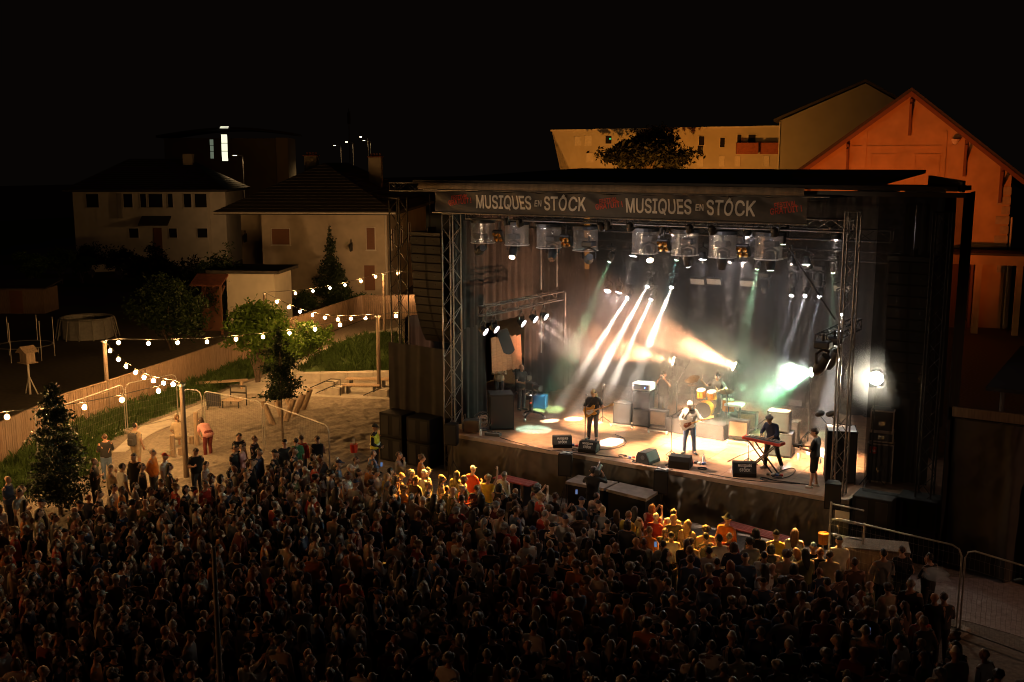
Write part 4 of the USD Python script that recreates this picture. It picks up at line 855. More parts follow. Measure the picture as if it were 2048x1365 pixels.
# ------------------------------------------------------------------ hanging line arrays
def line_array(x0, x1, y, ztop, n, label, name='line_array'):
    t = thing(name, label, 'loudspeakers', ((x0 + x1) / 2, y, ztop)); w = x1 - x0; h = .315; p = np.array([0, 0, 0.0]); ang = math.radians(2)
    b = MB(); b.bb(-w / 2, w / 2, -.05, .75, .02, .14); b.bb(-.05, .05, .1, .6, .14, .32); obj('fly_bar', b, 'black_paint', t)
    b = MB(); b.tube([(0, .3, .3), (0, .3, 1.5)], .02, 6); obj('chain', b, 'chrome', t)
    for k in range(n):
        R = rotx_m(ang); c = p + R @ np.array([0, .28, -h / 2])
        b = MB(); b.put(MB().box((0, 0, 0), (w - .012, .56, h - .012), bev=.02), R, c); o2 = obj('speaker_box', b, 'cabinet', t)
        g = MB()
        for sx in (-1, 1): g.put(MB().box((sx * w * .255, -.284, 0), (w * .44, .012, h - .05)), R, c)
        obj('grille', g, 'grille', o2)
        g = MB()
        for sx in (-1, 1): g.put(MB().sph((sx * w * .26, -.296, .02), (.02, .01, .02), 0), R, c)
        obj('badge', g, 'chrome', o2)
        p = p + R @ np.array([0, 0, -h]); ang += math.radians(.9 if k < 5 else 2.4 if k < 8 else 4.4)
    return t
line_array(-3.35, -1.95, 1.5, 8.1, 13, 'tall curved line of black loudspeakers hanging between the two left towers')
line_array(13.55, 14.75, .9, 8.1, 13, 'curved line of loudspeakers hanging behind the black gauze on the right')
for i, (x, lab) in enumerate(((-3.3, 'left one of the two big bass cabinets under the left hanging speakers'), (-2.05, 'right one of the two big bass cabinets under the left hanging speakers'), (13.8, 'left one of the two stacked bass cabinets right of the stage'), (14.85, 'right one of the two stacked bass cabinets right of the stage'))):
    t = thing('bass_cabinet', lab, 'loudspeaker', (x, .15 if i < 2 else -.35 + .5 * (i - 2), 0))
    for k in range(2): b = MB(); b.box((0, .4, .45 + k * .9), (1.05, .8, .88), bev=.02); o2 = obj('cabinet', b, 'cabinet', t); g = MB(); g.bb(-.42, -.1, -.012, -.002, .1 + k * .9, .8 + k * .9); g.bb(.1, .42, -.012, -.002, .1 + k * .9, .8 + k * .9); obj('grille', g, 'grille', o2)

# ------------------------------------------------------------------ lanterns
def moving_head(lens, tgt, label, lensm='black_glass', size=1.0, group=None, base_up=True, name='moving_light'):
    """base, yoke, head and lens; lens sits at the given point and looks at tgt"""
    lens, tgt = np.array(lens, float), np.array(tgt, float); d = (tgt - lens) / np.linalg.norm(tgt - lens); t = thing(name, label, 'stage light', lens, 0, group); k = size
    piv = -d * .26 * k; a, c, _ = frame_of(d)
    b = MB(); b.cyl(-d * .46 * k, -d * .2 * k, .10 * k, .135 * k, 12); b.cyl(-d * .2 * k, -d * .004, .135 * k, .10 * k, 12); obj('head', b, 'black_paint', t, smooth=40)
    s = np.cross(d, [0, 0, 1.0]); s = s / np.linalg.norm(s) if np.linalg.norm(s) > .05 else np.array([1.0, 0, 0]); up = np.array([0, 0, 1.0])
    b = MB(); b.tube([piv + s * .17 * k, piv + s * .18 * k + up * .22 * k, piv + up * .30 * k, piv - s * .18 * k + up * .22 * k, piv - s * .17 * k], .032 * k, 6); obj('yoke', b, 'black_paint', t)
    b = MB(); b.box(piv + up * .40 * k, (.34 * k, .30 * k, .16 * k), bev=.03 * k); b.cyl(piv + up * .47 * k, piv + up * .62 * k, .03 * k); obj('base', b, 'black_paint', t)
    b = MB(); b.cyl(d * .001, d * .006, .085 * k, n=14); obj('lens', b, lensm, t); return lens + d * .03
mat('black_glass', (.02, .02, .03), .05, .1)
def par(lens, tgt, label, lensm='lens_white', k=1.0, group=None):
    lens, tgt = np.array(lens, float), np.array(tgt, float); d = (tgt - lens) / np.linalg.norm(tgt - lens); t = thing('par_lamp', label, 'stage light', lens, 0, group)
    b = MB(); b.cyl(-d * .22 * k, -d * .12 * k, .07 * k, .11 * k, 14); b.cyl(-d * .12 * k, 0 * d, .11 * k, .125 * k, 14, cap=False); b.cyl(-d * .121 * k, -d * .119 * k, .115 * k, n=14); obj('housing', b, 'black_paint', t, smooth=40)
    s = np.cross(d, [0, 0, 1.0]); s /= np.linalg.norm(s) + 1e-9; piv = -d * .1 * k
    b = MB(); b.tube([piv + s * .13 * k, piv + s * .15 * k + [0, 0, .2 * k], piv + [0, 0, .28 * k], piv - s * .15 * k + [0, 0, .2 * k], piv - s * .13 * k], .014 * k, 5); b.cyl(piv + [0, 0, .27 * k], piv + [0, 0, .4 * k], .025 * k); obj('bracket', b, 'black_paint', t)
    b = MB(); b.cyl(-d * .02 * k, -d * .012 * k, .10 * k, n=16); obj('lens', b, lensm, t); return lens + d * .03
deck = lambda px, py: onz(px, py, DZ)
# eight clear rain hoods with moving lights inside, along the front truss
hood = [(966, 466), (1034, 470), (1098, 475), (1171, 480), (1290, 485), (1370, 488), (1445, 492), (1538, 495)]
look = [(955, 505, 700, 700), (1024, 515, 940, 960), (1103, 520, 1040, 1000), (1176, 522, 1110, 700), (1300, 521, 1390, 1050), (1376, 532, 1378, 890), (1443, 538, 1420, 900), (1541, 540, 1545, 930)]
nth = ('first', 'second', 'third', 'fourth', 'fifth', 'sixth', 'seventh', 'eighth')
for k, ((hx, hy), (lx, ly, tx, ty)) in enumerate(zip(hood, look)):
    c = ony(hx, hy, 1.0); t = thing('rain_hood', 'clear plastic rain hood on the front truss, %s of eight from the left' % nth[k], 'rain hood', c, 0, 'clear rain hoods under the banner')
    n = 20; rr = np.array([.40 + .008 * RN.gauss(0, 1) for _ in range(n)]); g = np.arange(n) * 2 * PI / n
    rows = [(-.34, 1.02), (-.33, 1.0), (-.1, .99), (.12, 1.0), (.33, 1.0), (.36, .9)]; P = np.array([[(rr[i % n] * s * math.cos(g[i % n]), rr[i % n] * s * math.sin(g[i % n]), z) for i in range(n + 1)] for z, s in rows])
    P[..., 2] += .006 * NR.standard_normal(P.shape[:2]); b = MB(); b.grid(P); obj('hood', b, 'rain_dome', t)
    b = MB(); b.put(lathe([(.41, -.345), (.425, -.335), (.41, -.325)], 20)); obj('rim', b, 'white_plastic', t)
    b = MB(); b.cyl((0, 0, .34), (0, 0, .44), .42, n=20); obj('lid', b, 'black_paint', t)
    b = MB()
    for _ in range(26):                                            # chrome flakes added as glints on the crinkled plastic
        a_ = RN.gauss(3.6, .5); z_ = RN.uniform(-.25, .3); leaf(b, np.array([.34 * math.cos(a_), .34 * math.sin(a_), z_]), RN.uniform(.02, .05), RN)
    obj('hood_glints', b, 'chrome', t)
    l = ony(lx, ly, 1.0); z_t = 1.6 if k in (1, 4) else DZ; g_ = onz(tx, ty, z_t)
    moving_head(l, g_, 'moving light hanging out of the %s rain hood from the left' % nth[k], 'lens_teal' if k == 3 else 'lens_warm' if k in (1, 4) else 'lens_white' if k in (5, 7) else 'black_glass', 1.15)
# four-lamp blinders between the hoods
for k, (px, py) in enumerate(((998, 472), (1133, 481), (1328, 490), (1487, 501))):
    c = ony(px, py, .9); t = thing('blinder', 'unlit four lamp blinder between rain hoods, %s from the left' % nth[k], 'stage light', c, -.1, 'unlit blinders on the front truss'); R = rotx_m(.5)
    b = MB(); b.put(MB().box((0, 0, 0), (.40, .12, .40), bev=.02), R); b.cyl((0, 0, .2), (0, 0, .45), .03); obj('housing', b, 'black_paint', t)
    for sx in (-.09, .09):
        for sz in (-.09, .09): b = MB(); m_ = lathe([(0, .0), (.05, .01), (.085, .05), (.088, .045)], 12); b.put(m_, R @ rotx_m(PI / 2), R @ np.array([sx, -.062, sz])); obj('reflector', b, 'brass', t)
# round lamps on the middle truss: photo position, target, power
WARM = (1, .74, .56)
wash = [(1266, 513, 1180, 880), (1322, 468, 1230, 850), (1345, 467, 1260, 860), (1405, 520, 1370, 900), (1460, 523, 1440, 880), (1486, 525, 1470, 900), (1495, 473, 1480, 920), (1518, 470, 1500, 850), (1583, 527, 1560, 900), (1612, 530, 1590, 930), (1672, 478, 1640, 930), (1215, 583, 1140, 850), (1237, 586, 1170, 830)]
for k, (px, py, tx, ty) in enumerate(wash):
    y = 4.0 if py > 500 else 2.6
    if py > 570: y = 6.5
    p = ony(px, py, y); q = par(p, deck(tx, ty), 'lit round lamp above the stage, at the %s place along the upper rows' % ('first second third fourth fifth sixth seventh eighth ninth tenth eleventh twelfth thirteenth'.split()[k]), k=1.15)
    spot(q, deck(tx, ty), WARM, 420 if py < 570 else 200, 10, .7, .06)
# narrow beams of the rear truss
WHITE = (1, .85, .70); beams = [((1255, 596), (1100, 842), WHITE, 20000, 2.6, 'lens_white'), ((1295, 573), (1148, 838), WHITE, 28000, 3.0, 'lens_white'), ((1302, 600), (1190, 846), WHITE, 20000, 2.6, 'lens_white'), ((1343, 575), (1222, 884), WHITE, 28000, 3.0, 'lens_white'),
    ((1583, 592), (1510, 900), (.9, .93, 1), 1200, 3.0, 'lens_white'), ((1610, 592), (1490, 940), (.95, .95, 1), 3500, 3.2, 'lens_white'), ((1639, 594), (1560, 930), (.9, .93, 1), 1600, 3.0, 'lens_white'), ((1684, 630), (1640, 905), (1, .95, .9), 8000, 5.0, 'lens_white')]
for k, (l, g_, c, pw, half, lm) in enumerate(beams):
    q = moving_head(ony(*l, 7.6), deck(*g_), 'small moving light on the rear truss throwing a thin white beam, %s from the left' % nth[k], lm, .8); spot(q, deck(*g_), c, pw, half, .25, .045)
cols = [((1177, 523), (1120, 700), 1.0, (.28, .75, .85), 4500, 5.5), ((1219, 523), (1150, 690), 4.0, (.35, .95, .5), 4000, 5.5), ((1353, 520), (1300, 720), 4.0, (.3, .8, .7), 1800, 6), ((1566, 488), (1552, 640), 1.6, (.5, 1, .55), 3500, 6.5), ((1514, 538), (1490, 660), 5.0, (.5, 1, .55), 3000, 6.0), ((1666, 545), (1664, 640), 5.0, (.5, 1, .6), 1400, 5.0)]
for k, (l, g_, y, c, pw, half) in enumerate(cols):
    p = ony(*l, y); tg = ony(*g_, y + .5)
    if k == 0: q = p + (tg - p) / np.linalg.norm(tg - p) * .05
    else: q = moving_head(p, tg, 'small moving light throwing a green beam, %s from the left' % nth[k - 1], 'lens_green', .75)
    spot(q, tg, c, pw, half, .3, .05)
for k, (px, py) in enumerate(((1530, 588), (1586, 575), (1612, 572), (1637, 575), (1684, 608))):
    moving_head(ony(px, py, 7.2), ony(px, py + 60, 7.0), 'dark unlit moving light on the rear truss, %s from the left' % nth[k], 'black_glass', 1.0, 'unlit moving lights at the rear right')
for k, (px, py) in enumerate(((1396, 562), (1429, 562), (1496, 566), (1684, 576))):
    c = ony(px, py, 9.0); t = thing('strip_light', 'unlit wide panel lamp under the rear roof, %s from the left' % nth[k], 'stage light', c, 0, 'unlit panel lamps at the rear'); b = MB(); b.box((0, 0, 0), (.62, .12, .3), rotx_m(.4), bev=.015); obj('housing', b, 'black_paint', t); b = MB(); b.box((0, -.075, -.03), (.55, .01, .22), rotx_m(.4)); obj('panel', b, 'white_plastic', t)
# five lamps of the left side truss
for k, (px, py) in enumerate(((972, 665), (994, 660), (1048, 648), (1072, 640), (1093, 635))):
    p = onx(px, py, 1.0); tg = np.array([6.2, p[1] + .4, 2.3]); q = par(p, tg, 'lit lamp under the left side truss, %s from the left' % nth[k], k=1.2); spot(q, tg, (1, .72, .54), 2600, 9, .6, .07)
for k, (px, py) in enumerate(((1632, 745), (1655, 735))):
    moving_head(onx(px, py, 12.1), onx(px - 20, py + 30, 11.8), 'dark moving light under the right side truss, %s from the left' % nth[k], 'black_glass', 1.3)
# dark fabric hood hung under the left side truss, and the brown panel behind it
c = onx(1000, 685, .7); t = thing('fabric_scoop', 'curved dark cloth hanging below the left side truss', 'cloth', c)
U, V = np.meshgrid(np.linspace(-.45, .45, 14), np.linspace(0, 1, 8), indexing='ij'); b = MB(); b.grid(np.stack([.25 * V + .1 * np.cos(U * 2), U * .8 + .1 * V, .45 - V * (.85 - .3 * (U / .75) ** 2)], -1)); obj('cloth', b, 'molton', t, smooth=True)
c = onx(1013, 703, -.75); t = thing('striped_screen', 'brown striped wooden screen hanging in the left side opening', 'screen', c)
for k in range(6): b = MB(); b.box((0, (k - 2.5) * .34, -.03 * k), (.03, .33, 1.3), rotx_m(.06)); obj('board', b, 'wood_panel', t)
# unseen front lamps behind the banner, placed to light the band, and the two warm pools on the crowd
for k, (px, py, pw) in enumerate(((1187, 850, 2600), (1290, 905, 1900), (1377, 888, 6000), (1470, 915, 2600), (1545, 900, 2600), (1640, 930, 2600), (1080, 880, 900), (1402, 840, 3000))):
    tg = deck(px, py) + [0, 0, .8]; p = np.array([tg[0] - .6, -.2, 8.75]); q = par(p, tg, 'unseen front lamp behind the banner placed to light the band, %s from the left' % nth[k], 'lens_white', 1.0, 'unseen front lamps behind the banner'); spot(q, tg, (1, .64, .36), pw * 3.6, 11, .8, .08)
for (lx, ly), (gx, gy), c, pw, half in (((1024, 515), (890, 952), (1, .47, .055), 7500, 11), ((1300, 521), (1375, 1052), (1, .47, .055), 4200, 8), ((1541, 540), (1600, 1082), (1, .54, .12), 1900, 9)):
    g_ = onz(gx, gy, 1.5); p = ony(lx, ly, .6); d = (g_ - p) / np.linalg.norm(g_ - p); spot(p + d * .12, g_, c, pw * 4.2, half, 1.0, .06)
# lamps standing on the stage
def floor_lamp(p, tgt, label, lensm, c, pw, half, k=1.0, r=.09):
    p, tgt = np.array(p, float), np.array(tgt, float); d = (tgt - p) / np.linalg.norm(tgt - p); t = thing('stand_lamp', label, 'stage light', (p[0], p[1], DZ)); h = p[2] - DZ; o = np.array([0, 0, h])
    b = MB(); b.cyl((0, 0, 0), (0, 0, h - .18), .022, n=8)
    for q in range(3): b.tube([(0, 0, .35), (.42 * math.cos(q * 2.1), .42 * math.sin(q * 2.1), 0)], .016, 5)
    obj('stand', b, 'black_paint', t)
    b = MB(); b.cyl(o - d * .36 * k, o - d * .015, .15 * k, .17 * k, 14, cap=False); b.cyl(o - d * .37 * k, o - d * .36 * k, .15 * k, n=14); obj('housing', b, 'black_paint', t, smooth=40)
    b = MB(); b.cyl(o - d * .02, o - d * .012, .15 * k, n=18); obj('lens', b, lensm, t); spot(p + d * .03, tgt, c, pw, half, .6, r); return t
floor_lamp(ony(1346, 722, 8.2), ony(1200, 690, 7.0), 'warm lamp on a stand behind the drums, left of two', 'lens_warm', (1, .42, .20), 3000, 16)
floor_lamp(ony(1468, 733, 7.6), ony(1290, 655, 6.4), 'warm lamp on a tall stand right of the drummer', 'lens_warm', (1, .42, .20), 5200, 16)
floor_lamp(ony(1622, 745, 5.6), ony(1560, 752, 5.0), 'greenish white lamp on a stand at the right with a dense smoke puff before it', 'lens_green', (.74, 1, .70), 1200, 36)
floor_lamp(ony(1752, 757, 2.0), CAM_C + [-2, 0, -3], 'dazzling white lamp on a stand at the right edge facing the crowd', 'lens_star', (1, .66, .28), 75, 65, 1.25, .15)

spot(ony(1616, 748, 5.5), ony(1490, 815, 5.6), (.16, .75, .34), 900, 26, .8, .06)     # unseen source without a lamp body, placed to tint the smoke green
# ------------------------------------------------------------------ stage smoke
MATS['smoke'] = usdkit.material(stage, '/World/Looks/smoke', {'t': ('geometry', {}), 'n': ('noise_texture', {'scale': .42, 'detail': 4.0, 'roughness': .55, 'distortion': .6}), 'r': ('map_range', {'from_min': .44, 'from_max': .72, 'to_min': .014, 'to_max': .055, 'clamp': True}), 'v': ('principled_volume', {'color': (.95, .93, .92), 'anisotropy': .25})},
    [('t.position', 'n.vector'), ('n.fac', 'r.value'), ('r.result', 'v.density')], volume='v.volume')
b = MB(); b.bb(-.5, 12.4, 2.4, 10.0, DZ + .05, 9.3); obj('stage_smoke', b, 'smoke', None, kind='stuff')
def puff(c, rad, dens, seed, ns=0.0):
    m_ = trimesh.creation.icosphere(3, 1.0); v = m_.vertices * (1 + .35 * (meshkit.fbm(m_.vertices * 1.7 + seed, 3, seed) - .5))[:, None] * np.array(rad); nm = 'smoke_puff_%d' % seed
    MATS[nm] = usdkit.material(stage, '/World/Looks/' + nm, {'g': ('geometry', {}), 'd': ('vector_math', {'math_type': 'distance', 'vector2': tuple(map(float, c))}), 'r': ('map_range', {'from_min': 0, 'from_max': min(rad), 'to_min': dens, 'to_max': 0.0, 'clamp': True}), 'q': ('math', {'math_type': 'power', 'value2': 1.7}), 'n': ('noise_texture', {'scale': ns or 1.0, 'detail': 4.0, 'distortion': .8}), 'nr': ('map_range', {'from_min': .38, 'from_max': .62, 'to_min': .25, 'to_max': 1.8, 'clamp': True}), 'm': ('math', {'math_type': 'multiply'}), 'v': ('principled_volume', {'color': (.95, .95, .93), 'anisotropy': .2})}, [('g.position', 'd.vector1'), ('d.value', 'r.value'), ('r.result', 'q.value1'), ('q.value', 'v.density')] if not ns else [('g.position', 'd.vector1'), ('d.value', 'r.value'), ('r.result', 'q.value1'), ('g.position', 'n.vector'), ('n.fac', 'nr.value'), ('q.value', 'm.value1'), ('nr.result', 'm.value2'), ('m.value', 'v.density')], volume='v.volume'); b = MB(); b.add(v + np.array(c), m_.faces); obj('smoke_puff', b, nm, None, kind='stuff')
puff(ony(1590, 748, 5.3), (.85, .7, .72), 1.3, 2)
puff(ony(1270, 680, 7.2), (4.2, 3.4, 3.4), .55, 5, .6)
puff(ony(1420, 700, 7.0), (1.8, 1.6, 1.6), .7, 6, 1.1)
puff(ony(1540, 790, 6.0), (1.7, 1.4, 1.4), .9, 7, 1.0)
puff(ony(1752, 757, 1.3), (1.2, 1.1, 1.2), .6, 4)  # added puff, stands in for the glare round the dazzling lamp

# two spots out of view behind the audience, placed to light band and banner
for k, (x, y, z, tx, tz, pw, half) in enumerate(((-6.0, -30.0, 7.5, 3.2, 5.6, 3600, 11), (-4.6, -30.5, 7.5, 9.0, 5.6, 3600, 11))):
    t = thing('unseen_front_spot', 'unseen spot behind the audience, placed to light band and banner, %s one' % ('left', 'right')[k], 'stage light', (x, y, 0)); p = V3_(x, y, z) if False else np.array([x, y, z]); tg = np.array([tx, 0, tz]); d = (tg - p) / np.linalg.norm(tg - p)
    b = MB(); b.cyl((0, 0, 0), (0, 0, z - .1), .04); obj('pole', b, 'black_paint', t); b = MB(); b.cyl(np.array([0, 0, z]) - d * .6, np.array([0, 0, z]) - d * .02, .12, n=14); obj('housing', b, 'black_paint', t); spot(p + d * .05, tg, (1, .68, .42), pw * .5, half, .6, .08)
t = thing('street_lamp', 'unseen lamp past the right edge, placed to light pavement and drape', 'street lamp', (27.4, -3.2, 0)); b = MB(); b.tube([(0, 0, 0), (0, 0, 5.2), (-.3, .3, 5.6), (-.9, .9, 5.7)], .06, 8); obj('pole', b, 'steel', t); b = MB(); b.box((-1.0, 1.0, 5.72), (.5, .3, .1)); obj('lamp_head', b, 'iron', t); spot((26.4, -2.2, 5.6), (18.8, .0, 1.2), (1, .46, .24), 150, 46, .6, .06)  # lamp out of view, placed to light the pavement and the drape

t = thing('street_lamp', 'unseen lamp behind the audience on the left, placed to warm the crowd', 'street lamp', (-14.0, -33.0, 0)); b = MB(); b.tube([(0, 0, 0), (0, 0, 6.2), (.2, .2, 6.7), (.8, .8, 6.9)], .06, 8); obj('pole', b, 'steel', t); b = MB(); b.box((1.0, 1.0, 6.92), (.5, .3, .1)); obj('lamp_head', b, 'iron', t); spot((-13.0, -32.0, 6.8), (3, -14, 1), (1, .34, .10), 420, 25, .8, .1)  # lamp out of view, placed for warm light on the crowd
# ------------------------------------------------------------------ people
mat('skin_a', (.52, .30, .20), .55, .08, 6); mat('skin_b', (.42, .23, .15), .55, .08, 6); mat('skin_c', (.22, .11, .07), .55, .08, 6)
SKINS = ['skin_a', 'skin_a', 'skin_b', 'skin_b', 'skin_c']
CLOTHS = {'black': (.022, .021, .021), 'charcoal': (.06, .058, .06), 'navy': (.03, .04, .09), 'grey': (.24, .24, .24), 'white': (.70, .68, .64), 'beige': (.42, .34, .24), 'red': (.50, .05, .03), 'burgundy': (.16, .03, .03),
          'orange': (.62, .22, .04), 'yellow': (.68, .47, .05), 'green': (.05, .18, .08), 'teal': (.04, .24, .26), 'blue': (.08, .15, .35), 'denim': (.10, .15, .25), 'brown': (.14, .08, .05), 'olive': (.13, .13, .05), 'pink': (.6, .3, .3)}
for k_, v_ in CLOTHS.items(): mat('cloth_' + k_, v_, .88, .18, 9, .25)
HAIRS = {'black': (.012, .010, .009), 'brown': (.06, .033, .02), 'light brown': (.16, .09, .045), 'blond': (.34, .22, .10), 'grey': (.20, .19, .18), 'white': (.50, .48, .45), 'red': (.26, .09, .03)}
for k_, v_ in HAIRS.items(): mat('hair_' + k_.replace(' ', '_'), v_, .6, .35, 40, .5, stretch=(1, 1, .3))
mat('shoe_dark', (.03, .028, .026), .6, .1); mat('shoe_white', (.62, .6, .56), .6, .1); mat('eye_dark', (.02, .015, .012), .2, .0); mat('lip', (.36, .13, .10), .5, .05)

V3 = lambda *a: np.array(a, float)
def joints(pose=None, **kw):
    """a standing figure 1.75 m tall, facing +y; x to its right. pose values override joints"""
    J = dict(hip=V3(0, 0, .94), waist=V3(0, .005, 1.10), chest=V3(0, -.005, 1.30), neck=V3(0, -.015, 1.475), head=V3(0, .02, 1.625),
             shR=V3(.175, -.02, 1.405), shL=V3(-.175, -.02, 1.405), elR=V3(.235, -.045, 1.12), elL=V3(-.235, -.045, 1.12), wrR=V3(.245, .06, .885), wrL=V3(-.245, .06, .885),
             hiR=V3(.09, 0, .90), hiL=V3(-.09, 0, .90), knR=V3(.10, .02, .49), knL=V3(-.10, .02, .49), anR=V3(.11, -.02, .085), anL=V3(-.11, -.02, .085), toR=V3(.135, .15, .03), toL=V3(-.135, .15, .03),
             hdR=None, hdL=None, look=V3(0, 1, 0), g=1.0, curl=.5)
    J.update(pose or {}); J.update(kw)
    for s in 'RL':
        if J['hd' + s] is None: d = J['wr' + s] - J['el' + s]; J['hd' + s] = d / np.linalg.norm(d)
    return J
SPH = {}; LOD = [0]
def ball(r, n=8):
    if LOD[0]: n = 4 if n <= 5 else 6 if n < 10 else 8
    k = (round(r, 4), n)
    if k not in SPH: SPH[k] = m3.Manifold.sphere(r, n)
    return SPH[k]
def bone(a, ra, b, rb, n=8):
    return m3.Manifold.batch_hull([ball(ra, n).translate(list(map(float, a))), ball(rb, n).translate(list(map(float, b)))])
def hull(*ps):
    return m3.Manifold.batch_hull([ball(r, n).translate(list(map(float, p))) for p, r, n in ps])
def fuse(parts, res, it=8, lam=.5):
    m = m3.Manifold.batch_boolean(parts, m3.OpType.Add); m = m.simplify(.004) if LOD[0] else m.refine_to_length(res); q = m.to_mesh()
    t = trimesh.Trimesh(q.vert_properties[:, :3], q.tri_verts, process=True); trimesh.smoothing.filter_taubin(t, lam, .53, it); return t
def torso(J, e, g):
    """shirt or body trunk, e = extra thickness"""
    h, w, c = J['hip'], J['waist'], J['chest']; sx = (J['shR'] - J['shL']) / 2; sx = sx / np.linalg.norm(sx); hx = (J['hiR'] - J['hiL']); hx = hx / np.linalg.norm(hx)
    belly = J.get('belly', 0.0)
    return [hull((h + hx * .085, .105 * g + e, 8), (h - hx * .085, .105 * g + e, 8), (w + sx * .07 + [0, belly * .3, 0], .10 * g + e + belly * .3, 8), (w - sx * .07 + [0, belly * .3, 0], .10 * g + e + belly * .3, 8)),
            hull((w + sx * .07, .10 * g + e + belly * .2, 8), (w - sx * .07, .10 * g + e + belly * .2, 8), (c + sx * .095, .105 * g + e, 8), (c - sx * .095, .105 * g + e, 8)),
            hull((c + sx * .095, .105 * g + e, 8), (c - sx * .095, .105 * g + e, 8), (J['shR'], .058 * g + e, 8), (J['shL'], .058 * g + e, 8), (J['neck'] - [0, 0, .05], .06 + e, 8))]
def hand(J, s, det):
    w, d = J['wr' + s], J['hd' + s]; d = d / np.linalg.norm(d); x = (1 if s == 'R' else -1)
    up = J.get('palm' + s, V3(-x, .2, .1)); n = up - d * (up @ d); n = n / (np.linalg.norm(n) + 1e-9); side = np.cross(d, n); ps = []
    k = w + d * .085; c = J['curl' + s] if 'curl' + s in J else J['curl']
    ps.append(hull((w + d * .01, .024, 6), (k + side * .026, .016, 6), (k - side * .026, .016, 6)))
    for i, (o, L) in enumerate(((.032, .068), (.011, .078), (-.011, .072), (-.031, .056))):
        a = k + side * o; m = a + (d * math.cos(c * .8) + n * math.sin(c * .8)) * L * .55; t = m + (d * math.cos(c * 2.0) + n * math.sin(c * 2.0)) * L * .5
        ps.append(bone(a, .0105, m, .0095, 5))
        if det: ps.append(bone(m, .0095, t, .0075, 5))
    a = w + d * .03 + side * .025; m = a + (d * .6 + side * .75 + n * .25) * .045; t = m + (d * .85 + side * .25 + n * .4) * .035; ps += [bone(a, .014, m, .011, 5), bone(m, .011, t, .008, 5)]
    return ps
def head_parts(J, det):
    c = J['head']; f = J['look'] / np.linalg.norm(J['look']); u = J.get('headup', V3(0, 0, 1)); r = np.cross(f, u); r /= np.linalg.norm(r); u = np.cross(r, f); P = lambda x, y, z: c + r * x + f * y + u * z
    ps = [hull((P(0, -.025, .035), .088, 10), (P(0, .02, .03), .080, 10), (P(0, .035, -.03), .066, 10), (P(0, .052, -.085), .030, 8), (P(.03, .01, -.05), .048, 8), (P(-.03, .01, -.05), .048, 8)),
          hull((P(0, .088, .012), .010, 6), (P(0, .112, -.028), .013, 6), (P(0, .085, -.032), .017, 6)), bone(J['neck'] - [0, 0, .03], .058, c + f * -.01 - u * .07, .052, 8)]
    for x in (-1, 1): ps.append(hull((P(.082 * x, -.01, .02), .012, 5), (P(.095 * x, -.02, .005), .014, 5), (P(.080 * x, -.005, -.03), .010, 5)))
    return ps, P
def body_mesh(J, res=.05, det=False):
    g = J['g']; ps = torso(J, 0, g); hp, P = head_parts(J, det); ps += hp
    for s in 'RL':
        ps += [bone(J['sh' + s], .052 * g, J['el' + s], .040 * g), bone(J['el' + s], .040 * g, J['wr' + s], .027 * g), bone(J['hi' + s], .085 * g, J['kn' + s], .055 * g), bone(J['kn' + s], .054 * g, J['an' + s], .037),
               hull((J['an' + s], .038, 7), (J['an' + s] + (J['an' + s] - J['to' + s]) * [.25, .25, 0] - [0, 0, .05], .032, 7), (J['to' + s], .030, 7))] + hand(J, s, det)
        calf = (J['kn' + s] * .68 + J['an' + s] * .32); ps.append(bone(calf + [0, -.012, 0], .052 * g, J['kn' + s] * .3 + J['an' + s] * .7, .04))
    return fuse(ps, res, 6), P
def shirt_mesh(J, res=.05, sleeve=.55, e=.016, long_=0.0):
    g = J['g']; ps = torso(J, e, g); hx = (J['hiR'] - J['hiL']); hx = hx / np.linalg.norm(hx); dn = (J['hip'] - J['waist']); dn = dn / np.linalg.norm(dn)
    ps.append(hull((J['waist'] + hx * .07, .10 * g + e, 8), (J['waist'] - hx * .07, .10 * g + e, 8), (J['hip'] + hx * .088 - dn * .0, .112 * g + e + .008, 8), (J['hip'] - hx * .088 - dn * .0, .112 * g + e + .008, 8)))
    for s in 'RL':
        if sleeve > 0:
            k = min(sleeve, 1.0); q = J['sh' + s] + (J['el' + s] - J['sh' + s]) * k; ps.append(bone(J['sh' + s], .058 * g + e, q, (.050 if sleeve <= 1 else .044) * g + e))
        if sleeve > 1: q2 = J['el' + s] + (J['wr' + s] - J['el' + s]) * (sleeve - 1); ps.append(bone(J['el' + s], .044 * g + e, q2, .034 * g + e * .7))
    if long_: ps.append(hull((J['hip'] + [.07, 0, 0], .12 * g, 8), (J['hip'] - [.07, 0, 0], .12 * g, 8), (J['hip'] + [.08, 0, -long_], .13 * g, 8), (J['hip'] + [-.08, 0, -long_], .13 * g, 8)))
    t = fuse(ps, res, 5)
    n = meshkit.fbm(t.vertices * [9, 9, 4], 3, int(sleeve * 10) + 3) - .5; t.vertices += t.vertex_normals * (n * .022)[:, None]; return t
